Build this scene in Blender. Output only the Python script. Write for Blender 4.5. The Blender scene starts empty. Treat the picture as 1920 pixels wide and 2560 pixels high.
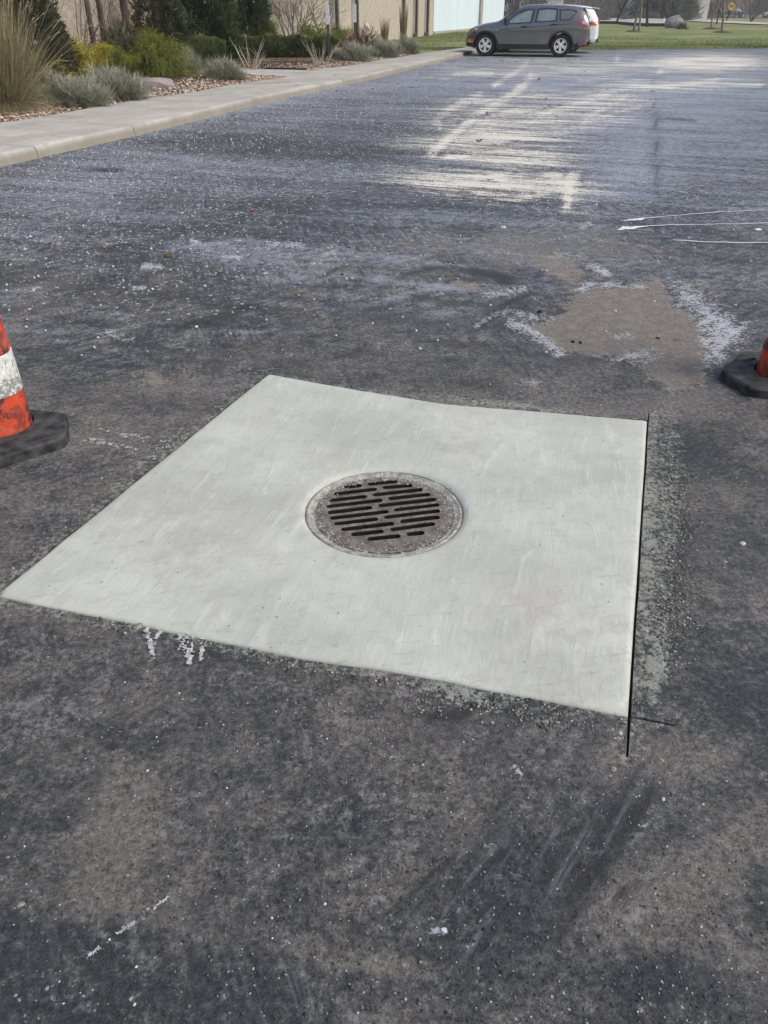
import bpy, bmesh, math, random
import numpy as np
from mathutils import Vector, Matrix
from mathutils.geometry import delaunay_2d_cdt

random.seed(7)
rng = np.random.default_rng(7)
SC = bpy.context.scene
COL = SC.collection
PI = math.pi

# ------------------------------------------------------------------ camera
F, HOR, CH = 1960.0, 12.0, 1.6          # focal length in photo pixels, horizon row, eye height
TH = math.atan((1280 - HOR) / F)
cam_d = bpy.data.cameras.new("camera")
cam = bpy.data.objects.new("camera", cam_d)
COL.objects.link(cam)
cam.location = (0, 0, CH)
cam.rotation_euler = (PI / 2 - TH, 0, 0)
cam_d.sensor_fit = 'VERTICAL'
cam_d.sensor_height = 24
cam_d.lens = F / 2560 * 24
cam_d.clip_start = 0.05
cam_d.clip_end = 3000
SC.camera = cam

# ------------------------------------------------------------------ world, sun, exposure
SUN_EL, SUN_AZ = math.radians(48), math.radians(112)      # azimuth clockwise from straight ahead
W = bpy.data.worlds.new("World")
SC.world = W
W.use_nodes = True
nt = W.node_tree
bg = nt.nodes["Background"]
sky = nt.nodes.new("ShaderNodeTexSky")
sky.sky_type = 'NISHITA'
sky.sun_disc = False
sky.sun_elevation = SUN_EL
sky.sun_rotation = SUN_AZ
sky.air_density = 1.0
sky.dust_density = 4.0
sky.ozone_density = 1.0
nt.links.new(sky.outputs[0], bg.inputs[0])
bg.inputs[1].default_value = 0.13
sun_d = bpy.data.lights.new("sun", 'SUN')
sun_d.energy = 1.3
sun_d.angle = math.radians(22)
sun_d.color = (1.0, 0.95, 0.87)
sun = bpy.data.objects.new("sun", sun_d)
COL.objects.link(sun)
sd = Vector((math.sin(SUN_AZ) * math.cos(SUN_EL), math.cos(SUN_AZ) * math.cos(SUN_EL), math.sin(SUN_EL)))
sun.rotation_euler = sd.to_track_quat('Z', 'Y').to_euler()
SC.view_settings.view_transform = 'Standard'
SC.view_settings.look = 'None'
SC.view_settings.exposure = 0.35
SC.view_settings.gamma = 1.0

# ------------------------------------------------------------------ coordinates
def zt(y):
    """terrain height: flat lot, then a slight fall towards the road"""
    t = np.clip((np.asarray(y, float) - 60) / 120, 0, 1)
    return -0.65 * t * t * (3 - 2 * t)

def ray(u, v):
    x = (u - 960) / F; y = (1280 - v) / F
    return x, math.cos(TH) + y * math.sin(TH), -math.sin(TH) + y * math.cos(TH)

def G(u, v, z=0.0):
    x, Y, Z = ray(u, v)
    t = (CH - z) / -Z
    return (x * t, Y * t)

def GT(u, v):
    x, Y, Z = ray(u, v)
    lo, hi = 1.0, 4000.0
    for _ in range(60):
        m = (lo + hi) / 2
        if CH + Z / Y * m > float(zt(m)): lo = m
        else: hi = m
    return (x / Y * lo, lo, float(zt(lo)))

def proj(x, y, z=0.0):
    x = np.asarray(x, float); y = np.asarray(y, float); z = np.asarray(z, float) - CH
    d = y * math.cos(TH) - z * math.sin(TH)
    up = y * math.sin(TH) + z * math.cos(TH)
    d = np.where(d < 0.05, 0.05, d)
    return 960 + F * x / d, 1280 - F * up / d

AZ = math.radians(72.5)
A2 = np.array([math.cos(AZ), math.sin(AZ)])      # along the kerb, away
B2 = np.array([math.sin(AZ), -math.cos(AZ)])     # across, to the right
K0 = np.array([-2.35, 17.2])
def S(a, b):
    p = K0 + a * A2 + b * B2
    return float(p[0]), float(p[1])
def toab(x, y):
    d = np.array([x, y]) - K0
    return float(d @ A2), float(d @ B2)

# ------------------------------------------------------------------ object helpers
def mesh_np(name, V, Fc, mats, parent=None, smooth=False, attrs=None, mi=None, loc=None):
    me = bpy.data.meshes.new(name)
    V = np.asarray(V, float)
    if isinstance(Fc, np.ndarray):
        n, k = Fc.shape
        me.vertices.add(len(V)); me.vertices.foreach_set('co', V.ravel())
        me.loops.add(n * k); me.loops.foreach_set('vertex_index', Fc.ravel().astype(np.int32))
        me.polygons.add(n)
        me.polygons.foreach_set('loop_start', np.arange(0, n * k, k, dtype=np.int32))
        me.update(calc_edges=True)
    else:
        me.from_pydata([tuple(v) for v in V], [], [list(f) for f in Fc])
        me.update()
    for m in (mats if isinstance(mats, (list, tuple)) else [mats]):
        me.materials.append(m)
    if mi is not None:
        me.polygons.foreach_set('material_index', np.asarray(mi, np.int32))
    if smooth:
        me.polygons.foreach_set('use_smooth', np.ones(len(me.polygons), bool))
    for k, a in (attrs or {}).items():
        at = me.attributes.new(k, 'FLOAT', 'POINT')
        at.data.foreach_set('value', np.asarray(a, np.float32))
    me.validate()
    o = bpy.data.objects.new(name, me)
    COL.objects.link(o)
    if parent is not None: o.parent = parent
    if loc is not None: o.location = loc
    return o

def tag(o, label=None, cat=None, group=None, kind=None):
    if label: o['label'] = label
    if cat: o['category'] = cat
    if group: o['group'] = group
    if kind: o['kind'] = kind
    return o

def empty(name, loc, rz=0, label=None, cat=None, group=None):
    o = bpy.data.objects.new(name, None)
    o.empty_display_size = 0.2
    COL.objects.link(o)
    o.location = loc; o.rotation_euler = (0, 0, rz)
    return tag(o, label, cat, group)

def copy_tree(o, parent=None):
    c = o.copy(); COL.objects.link(c)
    if parent is not None: c.parent = parent
    for ch in [x for x in COL.objects if x.parent == o]:
        copy_tree(ch, c)
    return c

class MB:
    """collects simple solids into one mesh"""
    def __init__(s): s.v = []; s.f = []
    def add(s, v, f):
        b = len(s.v); s.v += [tuple(p) for p in v]; s.f += [[i + b for i in q] for q in f]
    def box(s, lo, hi, M=None):
        (x0, y0, z0), (x1, y1, z1) = lo, hi
        v = [Vector(p) for p in ((x0,y0,z0),(x1,y0,z0),(x1,y1,z0),(x0,y1,z0),(x0,y0,z1),(x1,y0,z1),(x1,y1,z1),(x0,y1,z1))]
        if M is not None: v = [M @ p for p in v]
        s.add(v, [(0,3,2,1),(4,5,6,7),(0,1,5,4),(1,2,6,5),(2,3,7,6),(3,0,4,7)])
    def tube(s, pts, rad, n=8, cap=True):
        pts = [Vector(p) for p in pts]
        rr = rad if isinstance(rad, (list, tuple)) else [rad] * len(pts)
        v = []; f = []
        for i, p in enumerate(pts):
            d = (pts[min(i + 1, len(pts) - 1)] - pts[max(i - 1, 0)]).normalized()
            a = d.orthogonal().normalized() if i == 0 else (a - d * a.dot(d)).normalized()
            b = d.cross(a)
            for k in range(n):
                t = 2 * PI * k / n
                v.append(p + (a * math.cos(t) + b * math.sin(t)) * rr[i])
        for i in range(len(pts) - 1):
            for k in range(n):
                k2 = (k + 1) % n
                f.append((i * n + k, i * n + k2, (i + 1) * n + k2, (i + 1) * n + k))
        if cap:
            f.append(tuple(reversed(range(n)))); f.append(tuple((len(pts) - 1) * n + k for k in range(n)))
        s.add(v, f)
    def lathe(s, prof, n=24, M=None, closed=False):
        v = []; f = []
        for r, z in prof:
            for k in range(n):
                t = 2 * PI * k / n
                v.append(Vector((r * math.cos(t), r * math.sin(t), z)))
        m = len(prof)
        for i in range(m if closed else m - 1):
            i2 = (i + 1) % m
            for k in range(n):
                k2 = (k + 1) % n
                f.append((i * n + k, i * n + k2, i2 * n + k2, i2 * n + k))
        if M is not None: v = [M @ p for p in v]
        s.add(v, f)
    def prism(s, poly, z0, z1, M=None):
        n = len(poly)
        v = [Vector((p[0], p[1], z0)) for p in poly] + [Vector((p[0], p[1], z1)) for p in poly]
        if M is not None: v = [M @ p for p in v]
        f = [tuple(reversed(range(n))), tuple(range(n, 2 * n))]
        f += [(i, (i + 1) % n, n + (i + 1) % n, n + i) for i in range(n)]
        s.add(v, f)
    def build(s, name, mat, parent=None, smooth=False, loc=None, angle=35):
        o = mesh_np(name, np.array([tuple(p) for p in s.v]), s.f, mat, parent, smooth, loc=loc)
        if smooth:
            o.data.set_sharp_from_angle(angle=math.radians(angle))
        return o

def fix_normals(o):
    bm = bmesh.new(); bm.from_mesh(o.data)
    bmesh.ops.recalc_face_normals(bm, faces=bm.faces)
    bm.to_mesh(o.data); bm.free()
    return o

def boolean(o, cutters):
    for c in cutters:
        m = o.modifiers.new('b', 'BOOLEAN'); m.operation = 'DIFFERENCE'; m.object = c; m.solver = 'EXACT'
    bpy.context.view_layer.update()
    dg = bpy.context.evaluated_depsgraph_get()
    me = bpy.data.meshes.new_from_object(o.evaluated_get(dg))
    o.modifiers.clear(); o.data = me
    for c in cutters:
        bpy.data.objects.remove(c)
    return o

# ------------------------------------------------------------------ value noise in numpy (for raggedness, undulation)
def vnoise(x, y, seed=0):
    x = np.asarray(x, float); y = np.asarray(y, float)
    xi = np.floor(x).astype(np.int64); yi = np.floor(y).astype(np.int64)
    fx = x - xi; fy = y - yi
    fx = fx * fx * (3 - 2 * fx); fy = fy * fy * (3 - 2 * fy)
    def h(a, b):
        n = (a * 374761393 + b * 668265263 + seed * 1274126177) & 0xffffffff
        n = ((n ^ (n >> 13)) * 1103515245) & 0xffffffff
        n = (n ^ (n >> 16)) & 0xffff
        return n / 65535.0
    return (h(xi, yi) * (1 - fx) + h(xi + 1, yi) * fx) * (1 - fy) + (h(xi, yi + 1) * (1 - fx) + h(xi + 1, yi + 1) * fx) * fy
def fbm(x, y, seed=0, o=4):
    s = 0; a = .5; t = 0
    for i in range(o):
        s = s + a * vnoise(x * 2 ** i, y * 2 ** i, seed + i * 17); t += a; a *= .55
    return s / t

# ------------------------------------------------------------------ materials
class NM:
    def __init__(s, name, rough=0.8, spec=0.5, metal=0.0):
        s.m = bpy.data.materials.new(name); s.m.use_nodes = True
        s.t = s.m.node_tree; s.b = s.t.nodes['Principled BSDF']
        s.b.inputs['Roughness'].default_value = rough
        s.b.inputs['Metallic'].default_value = metal
        s.b.inputs['Specular IOR Level'].default_value = spec
        s.co = None
    def n(s, typ, **kw):
        x = s.t.nodes.new(typ)
        for k, v in kw.items(): setattr(x, k, v)
        return x
    def l(s, a, b): s.t.links.new(a, b)
    def obj(s):
        if s.co is None: s.co = s.n('ShaderNodeTexCoord').outputs['Object']
        return s.co
    def mapping(s, scale=(1, 1, 1), rot=(0, 0, 0), loc=(0, 0, 0), src=None):
        m = s.n('ShaderNodeMapping')
        m.inputs['Scale'].default_value = scale; m.inputs['Rotation'].default_value = rot; m.inputs['Location'].default_value = loc
        s.l(src or s.obj(), m.inputs['Vector']); return m.outputs[0]
    def noise(s, scale, detail=4, rough=.55, src=None, dist=0.0):
        x = s.n('ShaderNodeTexNoise'); x.inputs['Scale'].default_value = scale
        x.inputs['Detail'].default_value = detail; x.inputs['Roughness'].default_value = rough
        x.inputs['Distortion'].default_value = dist
        s.l(src or s.obj(), x.inputs['Vector']); return x.outputs['Fac']
    def voro(s, scale, feature='F1', src=None, rand=1.0):
        x = s.n('ShaderNodeTexVoronoi'); x.feature = feature; x.inputs['Scale'].default_value = scale
        x.inputs['Randomness'].default_value = rand
        s.l(src or s.obj(), x.inputs['Vector']); return x
    def rng(s, v, a, b, c=0.0, d=1.0, smooth=True):
        x = s.n('ShaderNodeMapRange'); x.interpolation_type = 'SMOOTHSTEP' if smooth else 'LINEAR'
        for i, q in enumerate((None, a, b, c, d)):
            if i: x.inputs[i].default_value = q
        s.l(v, x.inputs[0]); return x.outputs[0]
    def math(s, op, a, b=None, clamp=False):
        x = s.n('ShaderNodeMath', operation=op); x.use_clamp = clamp
        for i, q in enumerate((a, b)):
            if q is None: continue
            if isinstance(q, (int, float)): x.inputs[i].default_value = q
            else: s.l(q, x.inputs[i])
        return x.outputs[0]
    def mix(s, f, a, b, mode='MIX'):
        x = s.n('ShaderNodeMix'); x.data_type = 'RGBA'; x.blend_type = mode
        for i, q in ((0, f), (6, a), (7, b)):
            if isinstance(q, (int, float)): x.inputs[i].default_value = q
            elif isinstance(q, tuple): x.inputs[i].default_value = (*q[:3], 1)
            else: s.l(q, x.inputs[i])
        return x.outputs[2]
    def attr(s, name):
        x = s.n('ShaderNodeAttribute'); x.attribute_name = name; return x.outputs['Fac']
    def ramp(s, f, stops):
        x = s.n('ShaderNodeValToRGB'); e = x.color_ramp.elements
        while len(e) < len(stops): e.new(0.5)
        for i, (p, c) in enumerate(stops):
            e[i].position = p; e[i].color = (*c, 1)
        s.l(f, x.inputs[0]); return x.outputs[0]
    def color(s, c):
        if isinstance(c, tuple): s.b.inputs['Base Color'].default_value = (*c, 1)
        else: s.l(c, s.b.inputs['Base Color'])
        return s
    def roughv(s, r): s.l(r, s.b.inputs['Roughness']); return s
    def bump(s, h, strength=.3, dist=.01):
        x = s.n('ShaderNodeBump'); x.inputs['Strength'].default_value = strength; x.inputs['Distance'].default_value = dist
        s.l(h, x.inputs['Height']); s.l(x.outputs[0], s.b.inputs['Normal']); return s

def mottled(name, c0, c1, scale=3, rough=.8, spec=.3, bump=0.0, bs=60, metal=0.0, bd=.005):
    m = NM(name, rough, spec, metal)
    n = m.noise(scale, 5)
    m.color(m.mix(m.rng(n, .3, .7), c0, c1))
    if bump: m.bump(m.noise(bs, 4), bump, bd)
    return m.m

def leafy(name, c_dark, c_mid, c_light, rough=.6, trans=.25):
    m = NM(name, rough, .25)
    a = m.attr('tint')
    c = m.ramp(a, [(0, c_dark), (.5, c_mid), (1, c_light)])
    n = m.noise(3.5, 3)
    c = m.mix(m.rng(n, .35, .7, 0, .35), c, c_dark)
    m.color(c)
    t = m.n('ShaderNodeBsdfTranslucent'); m.l(c, t.inputs[0])
    mx = m.n('ShaderNodeMixShader'); mx.inputs[0].default_value = trans
    m.l(m.b.outputs[0], mx.inputs[1]); m.l(t.outputs[0], mx.inputs[2])
    out = m.t.nodes['Material Output']; m.l(mx.outputs[0], out.inputs['Surface'])
    return m.m

# ================================================================== SETTING: parking lot
def far_edge_y(s):
    """distance of the lot's far edge along the ray x = s*y"""
    P = [(-60, 37.2), (3.0, 37.6), (8.77, 38.33), (16.8, 39.8), (80, 51)]
    s = np.asarray(s, float); out = np.full(s.shape, 37.0)
    for (x0, y0), (x1, y1) in zip(P[:-1], P[1:]):
        k = (y1 - y0) / (x1 - x0)
        y = (y0 - k * x0) / (1 - k * s)
        x = s * y
        out = np.where((x >= x0) & (x < x1), y, out)
    return out

SL_TL, SL_TR, SL_BR, SL_BL = [np.array(G(*p)) for p in ((671, 935), (1618, 1052), (1570, 1791), (-12, 1489))]
def along(p, q, d):           # point d metres beyond q coming from p
    e = (q - p) / np.linalg.norm(q - p); return q + e * d
def perp(p, q):
    e = (q - p) / np.linalg.norm(q - p); return np.array([e[1], -e[0]])   # to the right of travel

BOW_B = [(0, 1493), (174, 1528), (370, 1568), (509, 1594), (752, 1646), (960, 1678), (1105, 1700), (1290, 1740)]
BOW_T = [(810, 961), (960, 987), (1099, 1010), (1191, 1019), (1365, 1030)]
def edge_wobble(p, q, n, amp, seed, bow=()):
    out = []
    r = perp(p, q)
    L_ = np.linalg.norm(q - p); e_ = (q - p) / L_
    bt = sorted([(float((np.array(G(*b)) - p) @ e_) / L_, float((np.array(G(*b)) - p) @ r)) for b in bow] + [(0, 0), (1, 0)])
    for i in range(n):
        t = i / n
        w = (fbm(t * 9 + seed, seed * 3.1, seed, 3) - .5) * 2 * amp * min(1, t * 12, (1 - t) * 12)
        w += float(np.interp(t, [b[0] for b in bt], [b[1] for b in bt]))
        out.append(p + (q - p) * t + r * float(w))
    return out
# slab outline, counter-clockwise seen from above: BL -> BR -> TR -> TL
SLAB = edge_wobble(SL_BL, SL_BR, 70, .008, 1, BOW_B) + edge_wobble(SL_BR, SL_TR, 30, .0015, 2) + edge_wobble(SL_TR, SL_TL, 60, .006, 3, BOW_T) + edge_wobble(SL_TL, SL_BL, 50, .004, 4)
# hole in the asphalt: slab plus saw kerf, with the overcuts at the corners
def hole_outline():
    gB, gR, gT, gL = .004, .008, .0065, .009
    def off(p, q, g): r = perp(p, q) * g; return p + r, q + r
    def isect(a, b, c, d):
        r = b - a; s_ = d - c
        t = ((c[0] - a[0]) * s_[1] - (c[1] - a[1]) * s_[0]) / (r[0] * s_[1] - r[1] * s_[0])
        return a + r * t
    B = off(SL_BL, SL_BR, gB); R = off(SL_BR, SL_TR, gR); T = off(SL_TR, SL_TL, gT); L = off(SL_TL, SL_BL, gL)
    bl = isect(*L, *B); br = isect(*B, *R); tr = isect(*R, *T); tl = isect(*T, *L)
    out = []
    out += [p + perp(SL_BL, SL_BR) * gB * .6 for p in edge_wobble(bl, br, 70, .0095, 1, BOW_B)][:-1]
    eR = (SL_TR - SL_BR) / np.linalg.norm(SL_TR - SL_BR); eB = (SL_BR - SL_BL) / np.linalg.norm(SL_BR - SL_BL)
    eT = (SL_TR - SL_TL) / np.linalg.norm(SL_TR - SL_TL); eL = (SL_TL - SL_BL) / np.linalg.norm(SL_TL - SL_BL)
    k = .0085
    # overcut towards the camera and to the right at the near right corner
    dn = np.linalg.norm(np.array(G(1565, 1895)) - np.array(G(1569, 1795)))
    rt = np.linalg.norm(np.array(G(1685, 1812)) - np.array(G(1574, 1793)))
    out += [br - eB * k, br - eB * k * .75 - eR * dn, br - eB * .001 - eR * dn, br - eR * .001,
            br + eB * rt - eR * .001, br + eB * rt + eR * .006, br + eR * .007]
    out += edge_wobble(br + eR * .02, tr - eR * .01, 60, .0035, 2)
    out += [tr, tr + eR * .075, tr + eR * .075 - eT * .005, tr - eT * .006]
    out += edge_wobble(tr - eT * .03, tl + eT * .02, 60, .007, 3, BOW_T)
    out += [tl + eT * .008, tl + eL * .10 + eT * .001, tl + eL * .10 - eT * .002, tl - eT * .001,
            tl - eT * .19 + eL * .02, tl - eT * .19 + eL * .016, tl - eT * .003 - eL * .005]
    out += edge_wobble(tl - eL * .02, bl, 50, .004, 4)
    return np.array(out)
HOLE = hole_outline()

def inside(poly, x, y):
    x = np.asarray(x, float); y = np.asarray(y, float); c = np.zeros(x.shape, bool)
    n = len(poly)
    for i in range(n):
        x0, y0 = poly[i]; x1, y1 = poly[(i + 1) % n]
        if y0 == y1: continue
        k = ((y0 > y) != (y1 > y)) & (x < (x1 - x0) * (y - y0) / (y1 - y0) + x0)
        c ^= k
    return c
def dist_poly(poly, x, y, closed=True):
    x = np.asarray(x, float); y = np.asarray(y, float); d = np.full(x.shape, 1e9)
    n = len(poly)
    for i in range(n if closed else n - 1):
        x0, y0 = poly[i]; x1, y1 = poly[(i + 1) % n]
        dx, dy = x1 - x0, y1 - y0
        t = np.clip(((x - x0) * dx + (y - y0) * dy) / (dx * dx + dy * dy + 1e-12), 0, 1)
        d = np.minimum(d, np.hypot(x - x0 - t * dx, y - y0 - t * dy))
    return d

def lot_masks(x, y):
    """where stains, painted sunlight and painted sky sheen lie on the asphalt; written as spots and strokes read off the photo"""
    u, v = proj(x, y, 0 * x)
    behind = y < .4
    n1 = fbm(x * 1.3, y * 1.3, 5); n2 = fbm(x * 5, y * 5, 9); n3 = fbm(x * 14, y * 14, 21, 3)
    rag = (n2 - .5) * 1.0 + (n3 - .5) * .7
    def blob(cu, cv, ru, rv, rot=0.0, soft=1.0):
        c, s_ = math.cos(math.radians(rot)), math.sin(math.radians(rot))
        a = ((u - cu) * c + (v - cv) * s_) / ru; b = (-(u - cu) * s_ + (v - cv) * c) / rv
        r = np.sqrt(a * a + b * b)
        return np.clip((1.35 - r) / soft, 0, 1)
    def stroke(pts, w, soft=1.0):
        return np.clip(1.5 - dist_poly(pts, u, v, False) / w, 0, 1) ** soft
    def poly(pts, f):
        d = dist_poly(pts, u, v); i = inside(pts, u, v)
        return np.clip(.5 + np.where(i, d, -d) / f, 0, 1)
    Z = np.zeros_like(x)
    M = {}
    # sun patch on dusty asphalt in the middle distance, painted in as cream
    sunlit_dust = Z.copy()
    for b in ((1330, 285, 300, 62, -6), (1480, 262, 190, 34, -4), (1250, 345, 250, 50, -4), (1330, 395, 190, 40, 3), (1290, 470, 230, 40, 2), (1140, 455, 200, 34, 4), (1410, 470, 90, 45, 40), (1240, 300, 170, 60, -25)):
        sunlit_dust = np.maximum(sunlit_dust, blob(*b, soft=1.1) * .66)
    sunlit_dust = np.maximum(sunlit_dust, blob(1760, 158, 190, 26, 0, .9) * .85)
    sunlit_dust = np.maximum(sunlit_dust, blob(1400, 170, 380, 40, 0, 1.2) * .5)
    sunlit_dust = np.maximum(sunlit_dust, blob(1620, 215, 330, 26, -3, 1.2) * .45)
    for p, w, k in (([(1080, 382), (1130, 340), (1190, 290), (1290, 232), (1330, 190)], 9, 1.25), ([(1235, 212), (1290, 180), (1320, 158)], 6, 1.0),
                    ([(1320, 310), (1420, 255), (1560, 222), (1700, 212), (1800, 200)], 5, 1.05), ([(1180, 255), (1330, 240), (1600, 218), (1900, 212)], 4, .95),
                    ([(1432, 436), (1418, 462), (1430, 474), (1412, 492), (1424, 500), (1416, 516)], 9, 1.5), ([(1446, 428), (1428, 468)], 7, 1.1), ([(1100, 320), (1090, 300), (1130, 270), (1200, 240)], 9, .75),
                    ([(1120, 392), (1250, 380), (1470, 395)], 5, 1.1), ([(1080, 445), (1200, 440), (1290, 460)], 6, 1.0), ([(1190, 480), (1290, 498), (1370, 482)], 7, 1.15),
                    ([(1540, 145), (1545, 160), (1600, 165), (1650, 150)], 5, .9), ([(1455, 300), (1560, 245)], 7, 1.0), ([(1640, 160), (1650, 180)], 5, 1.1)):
        sunlit_dust = np.maximum(sunlit_dust, stroke(p, w * 1.25, .8) * (.30 + .38 * k))
    sunlit_dust = sunlit_dust * np.where(v > 330, np.clip(1.25 - blob(1520, 400, 110, 60) * 1.2, .1, 1.25), 1)
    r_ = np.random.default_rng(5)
    for i in range(46):                     # crossing wheel and broom scrapes through the painted sun patch
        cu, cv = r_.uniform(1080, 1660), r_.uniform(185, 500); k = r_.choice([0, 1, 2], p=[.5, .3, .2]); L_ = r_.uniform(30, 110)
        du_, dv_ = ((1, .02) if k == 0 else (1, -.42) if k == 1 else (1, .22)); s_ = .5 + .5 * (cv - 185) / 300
        sunlit_dust = sunlit_dust + stroke([(cu - du_ * L_, cv - dv_ * L_ * s_), (cu, cv + r_.uniform(-4, 4)), (cu + du_ * L_, cv + dv_ * L_ * s_)], r_.uniform(2.5, 5), .8) * r_.uniform(-.30, .34) * (sunlit_dust > .12)
    M['sunlit_dust'] = np.clip(sunlit_dust, 0, 1.3)
    # general pale film, plus painted sky sheen growing with distance
    film_sheen = .10 + .35 * (n1 - .5) + np.clip((1050 - v) / 850, 0, 1) * .42
    film_sheen = film_sheen + blob(1650, 300, 420, 170, 0, 1.3) * .30 + blob(1250, 200, 900, 60, 0, 1.2) * .22 + blob(200, 500, 300, 110, -8, 1.2) * .26
    film_sheen = film_sheen + blob(1560, 440, 150, 80, -20, 1.2) * .30 + blob(650, 395, 520, 60, 3, 1.2) * .18 + blob(560, 275, 300, 22, -14, 1) * .3
    r_ = np.random.default_rng(8)
    smear = Z.copy()
    for i in range(150):                    # long soft sweeps in the foreground, curving up to the right
        reg = i % 3
        if reg == 0: cu, cv, an, L_ = r_.normal(1430, 190), r_.normal(2120, 130), math.radians(r_.uniform(-66, -38)), r_.uniform(50, 130)
        elif reg == 1: cu, cv, an, L_ = r_.normal(350, 330), r_.normal(2430, 90), math.radians(r_.uniform(28, 66)), r_.uniform(50, 120)
        else: cu, cv, an, L_ = r_.uniform(300, 1500), r_.uniform(1700, 2350), math.radians(r_.uniform(-40, -12)), r_.uniform(60, 170)
        c_, s_ = math.cos(an), math.sin(an); b_ = r_.uniform(-.18, .18) * L_
        smear = smear + stroke([(cu - c_ * L_, cv - s_ * L_), (cu - s_ * b_, cv + c_ * b_), (cu + c_ * L_, cv + s_ * L_)], r_.uniform(6, 16), 1) * r_.choice([-1, 1]) * r_.uniform(.08, .26)
    for i in range(60):
        cu, cv, L_ = r_.uniform(0, 1500), r_.uniform(600, 900), r_.uniform(40, 130); an = math.radians(r_.uniform(-16, 14))
        smear = smear + stroke([(cu - math.cos(an) * L_, cv - math.sin(an) * L_), (cu + math.cos(an) * L_, cv + math.sin(an) * L_)], r_.uniform(4, 9), 1) * r_.choice([-1, 1]) * r_.uniform(.1, .3)
    film_sheen = film_sheen + np.clip(smear, -.3, .6)
    film_sheen = film_sheen - blob(680, 370, 330, 34, 3, .8) * .45 - blob(1640, 350, 20, 150, 0, 1) * .15 - blob(950, 330, 160, 40, 0, 1) * .1 - blob(200, 690, 400, 90, 0, 1.2) * .16
    for c in ((640, 655, 260, 26, 4, .30), (860, 690, 240, 20, -4, .26), (1010, 745, 200, 30, -6, .22), (330, 880, 260, 60, -10, .16), (1220, 745, 220, 18, -18, .35), (480, 780, 300, 40, 4, .12), (1060, 660, 260, 18, 8, .25), (600, 620, 300, 20, 6, .25), (1100, 540, 240, 26, 0, .20)):
        film_sheen = film_sheen + blob(*c[:5], soft=1.1) * c[5]
    film_sheen = film_sheen - blob(1700, 1300, 120, 420, 6, 1) * .18 - blob(900, 2400, 900, 260, 0, 1.2) * .10 - blob(1350, 2050, 260, 190, -30, 1.2) * .16 - blob(1100, 960, 170, 50, 10, 1) * .2
    film_sheen = film_sheen + blob(140, 1790, 200, 50, 0, 1) * .28 + blob(500, 1700, 200, 18, -8, 1) * .15 + blob(260, 2500, 260, 40, -36, 1) * .15
    M['film_sheen'] = np.clip(film_sheen, 0, 1)
    # brownish, bare and dusty old asphalt
    br = .30 + .5 * (n1 - .45)
    br = br - .12 + np.clip((v - 800) / 1500, 0, .12)
    for c in ((1180, 610, 220, 45, 6, .5), (1430, 600, 190, 40, 0, .45), (1500, 640, 180, 30, 0, .2), (250, 1080, 300, 60, 0, .25), (420, 970, 160, 55, 0, .2), (1700, 1010, 220, 40, -5, .4), (1250, 1010, 380, 30, 5, .3),
              (300, 2080, 90, 190, 28, .50), (200, 2260, 220, 50, 6, .45), (1000, 1900, 420, 150, 0, .2), (1750, 1880, 200, 70, 0, .45), (1640, 2250, 200, 120, -30, .5), (1850, 2120, 120, 90, -30, .45), (1850, 2400, 130, 100, 0, .3),
              (900, 2400, 260, 28, 8, .35), (1400, 2500, 240, 60, 0, .3), (1000, 2420, 350, 25, 0, .2), (1760, 1350, 120, 120, 0, .12), (100, 1540, 300, 30, 8, .2), (320, 660, 300, 50, 0, -.1)):
        br = br + blob(*c[:5], soft=1.2) * c[5]
    br = br - np.clip((650 - v) / 700, 0, .55) * 1.0
    for c in ((600, 480, 600, 120, 0, .35), (150, 2430, 250, 160, 0, .4), (1250, 2250, 240, 150, -25, .45), (560, 2480, 380, 110, 0, .35), (1200, 2460, 500, 100, 0, .25), (300, 1860, 160, 60, 0, .22), (1500, 2100, 110, 160, 30, .35), (900, 2050, 280, 120, -20, .22), (1700, 1120, 170, 90, 0, .35), (1620, 2480, 260, 90, 0, .2)):
        br = br - blob(*c[:5], soft=1.3) * c[5]
    M['brown'] = np.clip(br, 0, 1)
    # tan dried mud
    tanp = [(1295, 815), (1350, 800), (1420, 780), (1400, 760), (1440, 745), (1420, 728), (1480, 715), (1540, 720), (1600, 698), (1640, 700), (1672, 725), (1690, 760), (1740, 790), (1765, 850), (1775, 900), (1760, 960), (1690, 985), (1630, 950), (1600, 915), (1500, 890), (1400, 880), (1350, 850), (1320, 835)]
    tan = poly(tanp, 36)
    tan = np.maximum(tan, blob(1400, 668, 70, 36, 25, .8) * .85)
    tan = np.maximum(tan, blob(1165, 715, 50, 15, 8, .9) * .8)
    tan = np.maximum(tan, blob(385, 950, 40, 22, 10, 1.1) * .95)
    tan = np.maximum(tan, blob(1700, 940, 120, 34, 0, 1.2) * .6)
    tan = np.maximum(tan, blob(750, 725, 60, 8, -5, 1.2) * .6)
    tan = np.maximum(tan, blob(1000, 725, 40, 9, -16, 1.2) * .6)
    tan = np.maximum(tan, blob(800, 790, 60, 20, 25, 1.2) * .5)
    tan = tan - stroke([(1683, 760), (1690, 860)], 5) * .4
    M['tan'] = np.clip(tan, 0, 1)
    # white residue
    wh = poly([(1672, 708), (1700, 705), (1755, 730), (1800, 770), (1850, 805), (1880, 830), (1830, 870), (1800, 912), (1760, 925), (1760, 850), (1740, 790), (1700, 755)], 60) * .85
    wh = np.maximum(wh, blob(1545, 712, 90, 8, 4, .9) * .7)
    wh = np.maximum(wh, blob(1460, 718, 40, 11, -20, .9) * .75)
    wh = np.maximum(wh, blob(1330, 790, 60, 14, 10, 1) * .6)
    wh = np.maximum(wh, stroke([(1275, 808), (1330, 832), (1370, 862), (1400, 885)], 12) * .8)
    wh = np.maximum(wh, blob(1600, 893, 90, 18, 0, 1) * .55)
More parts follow.
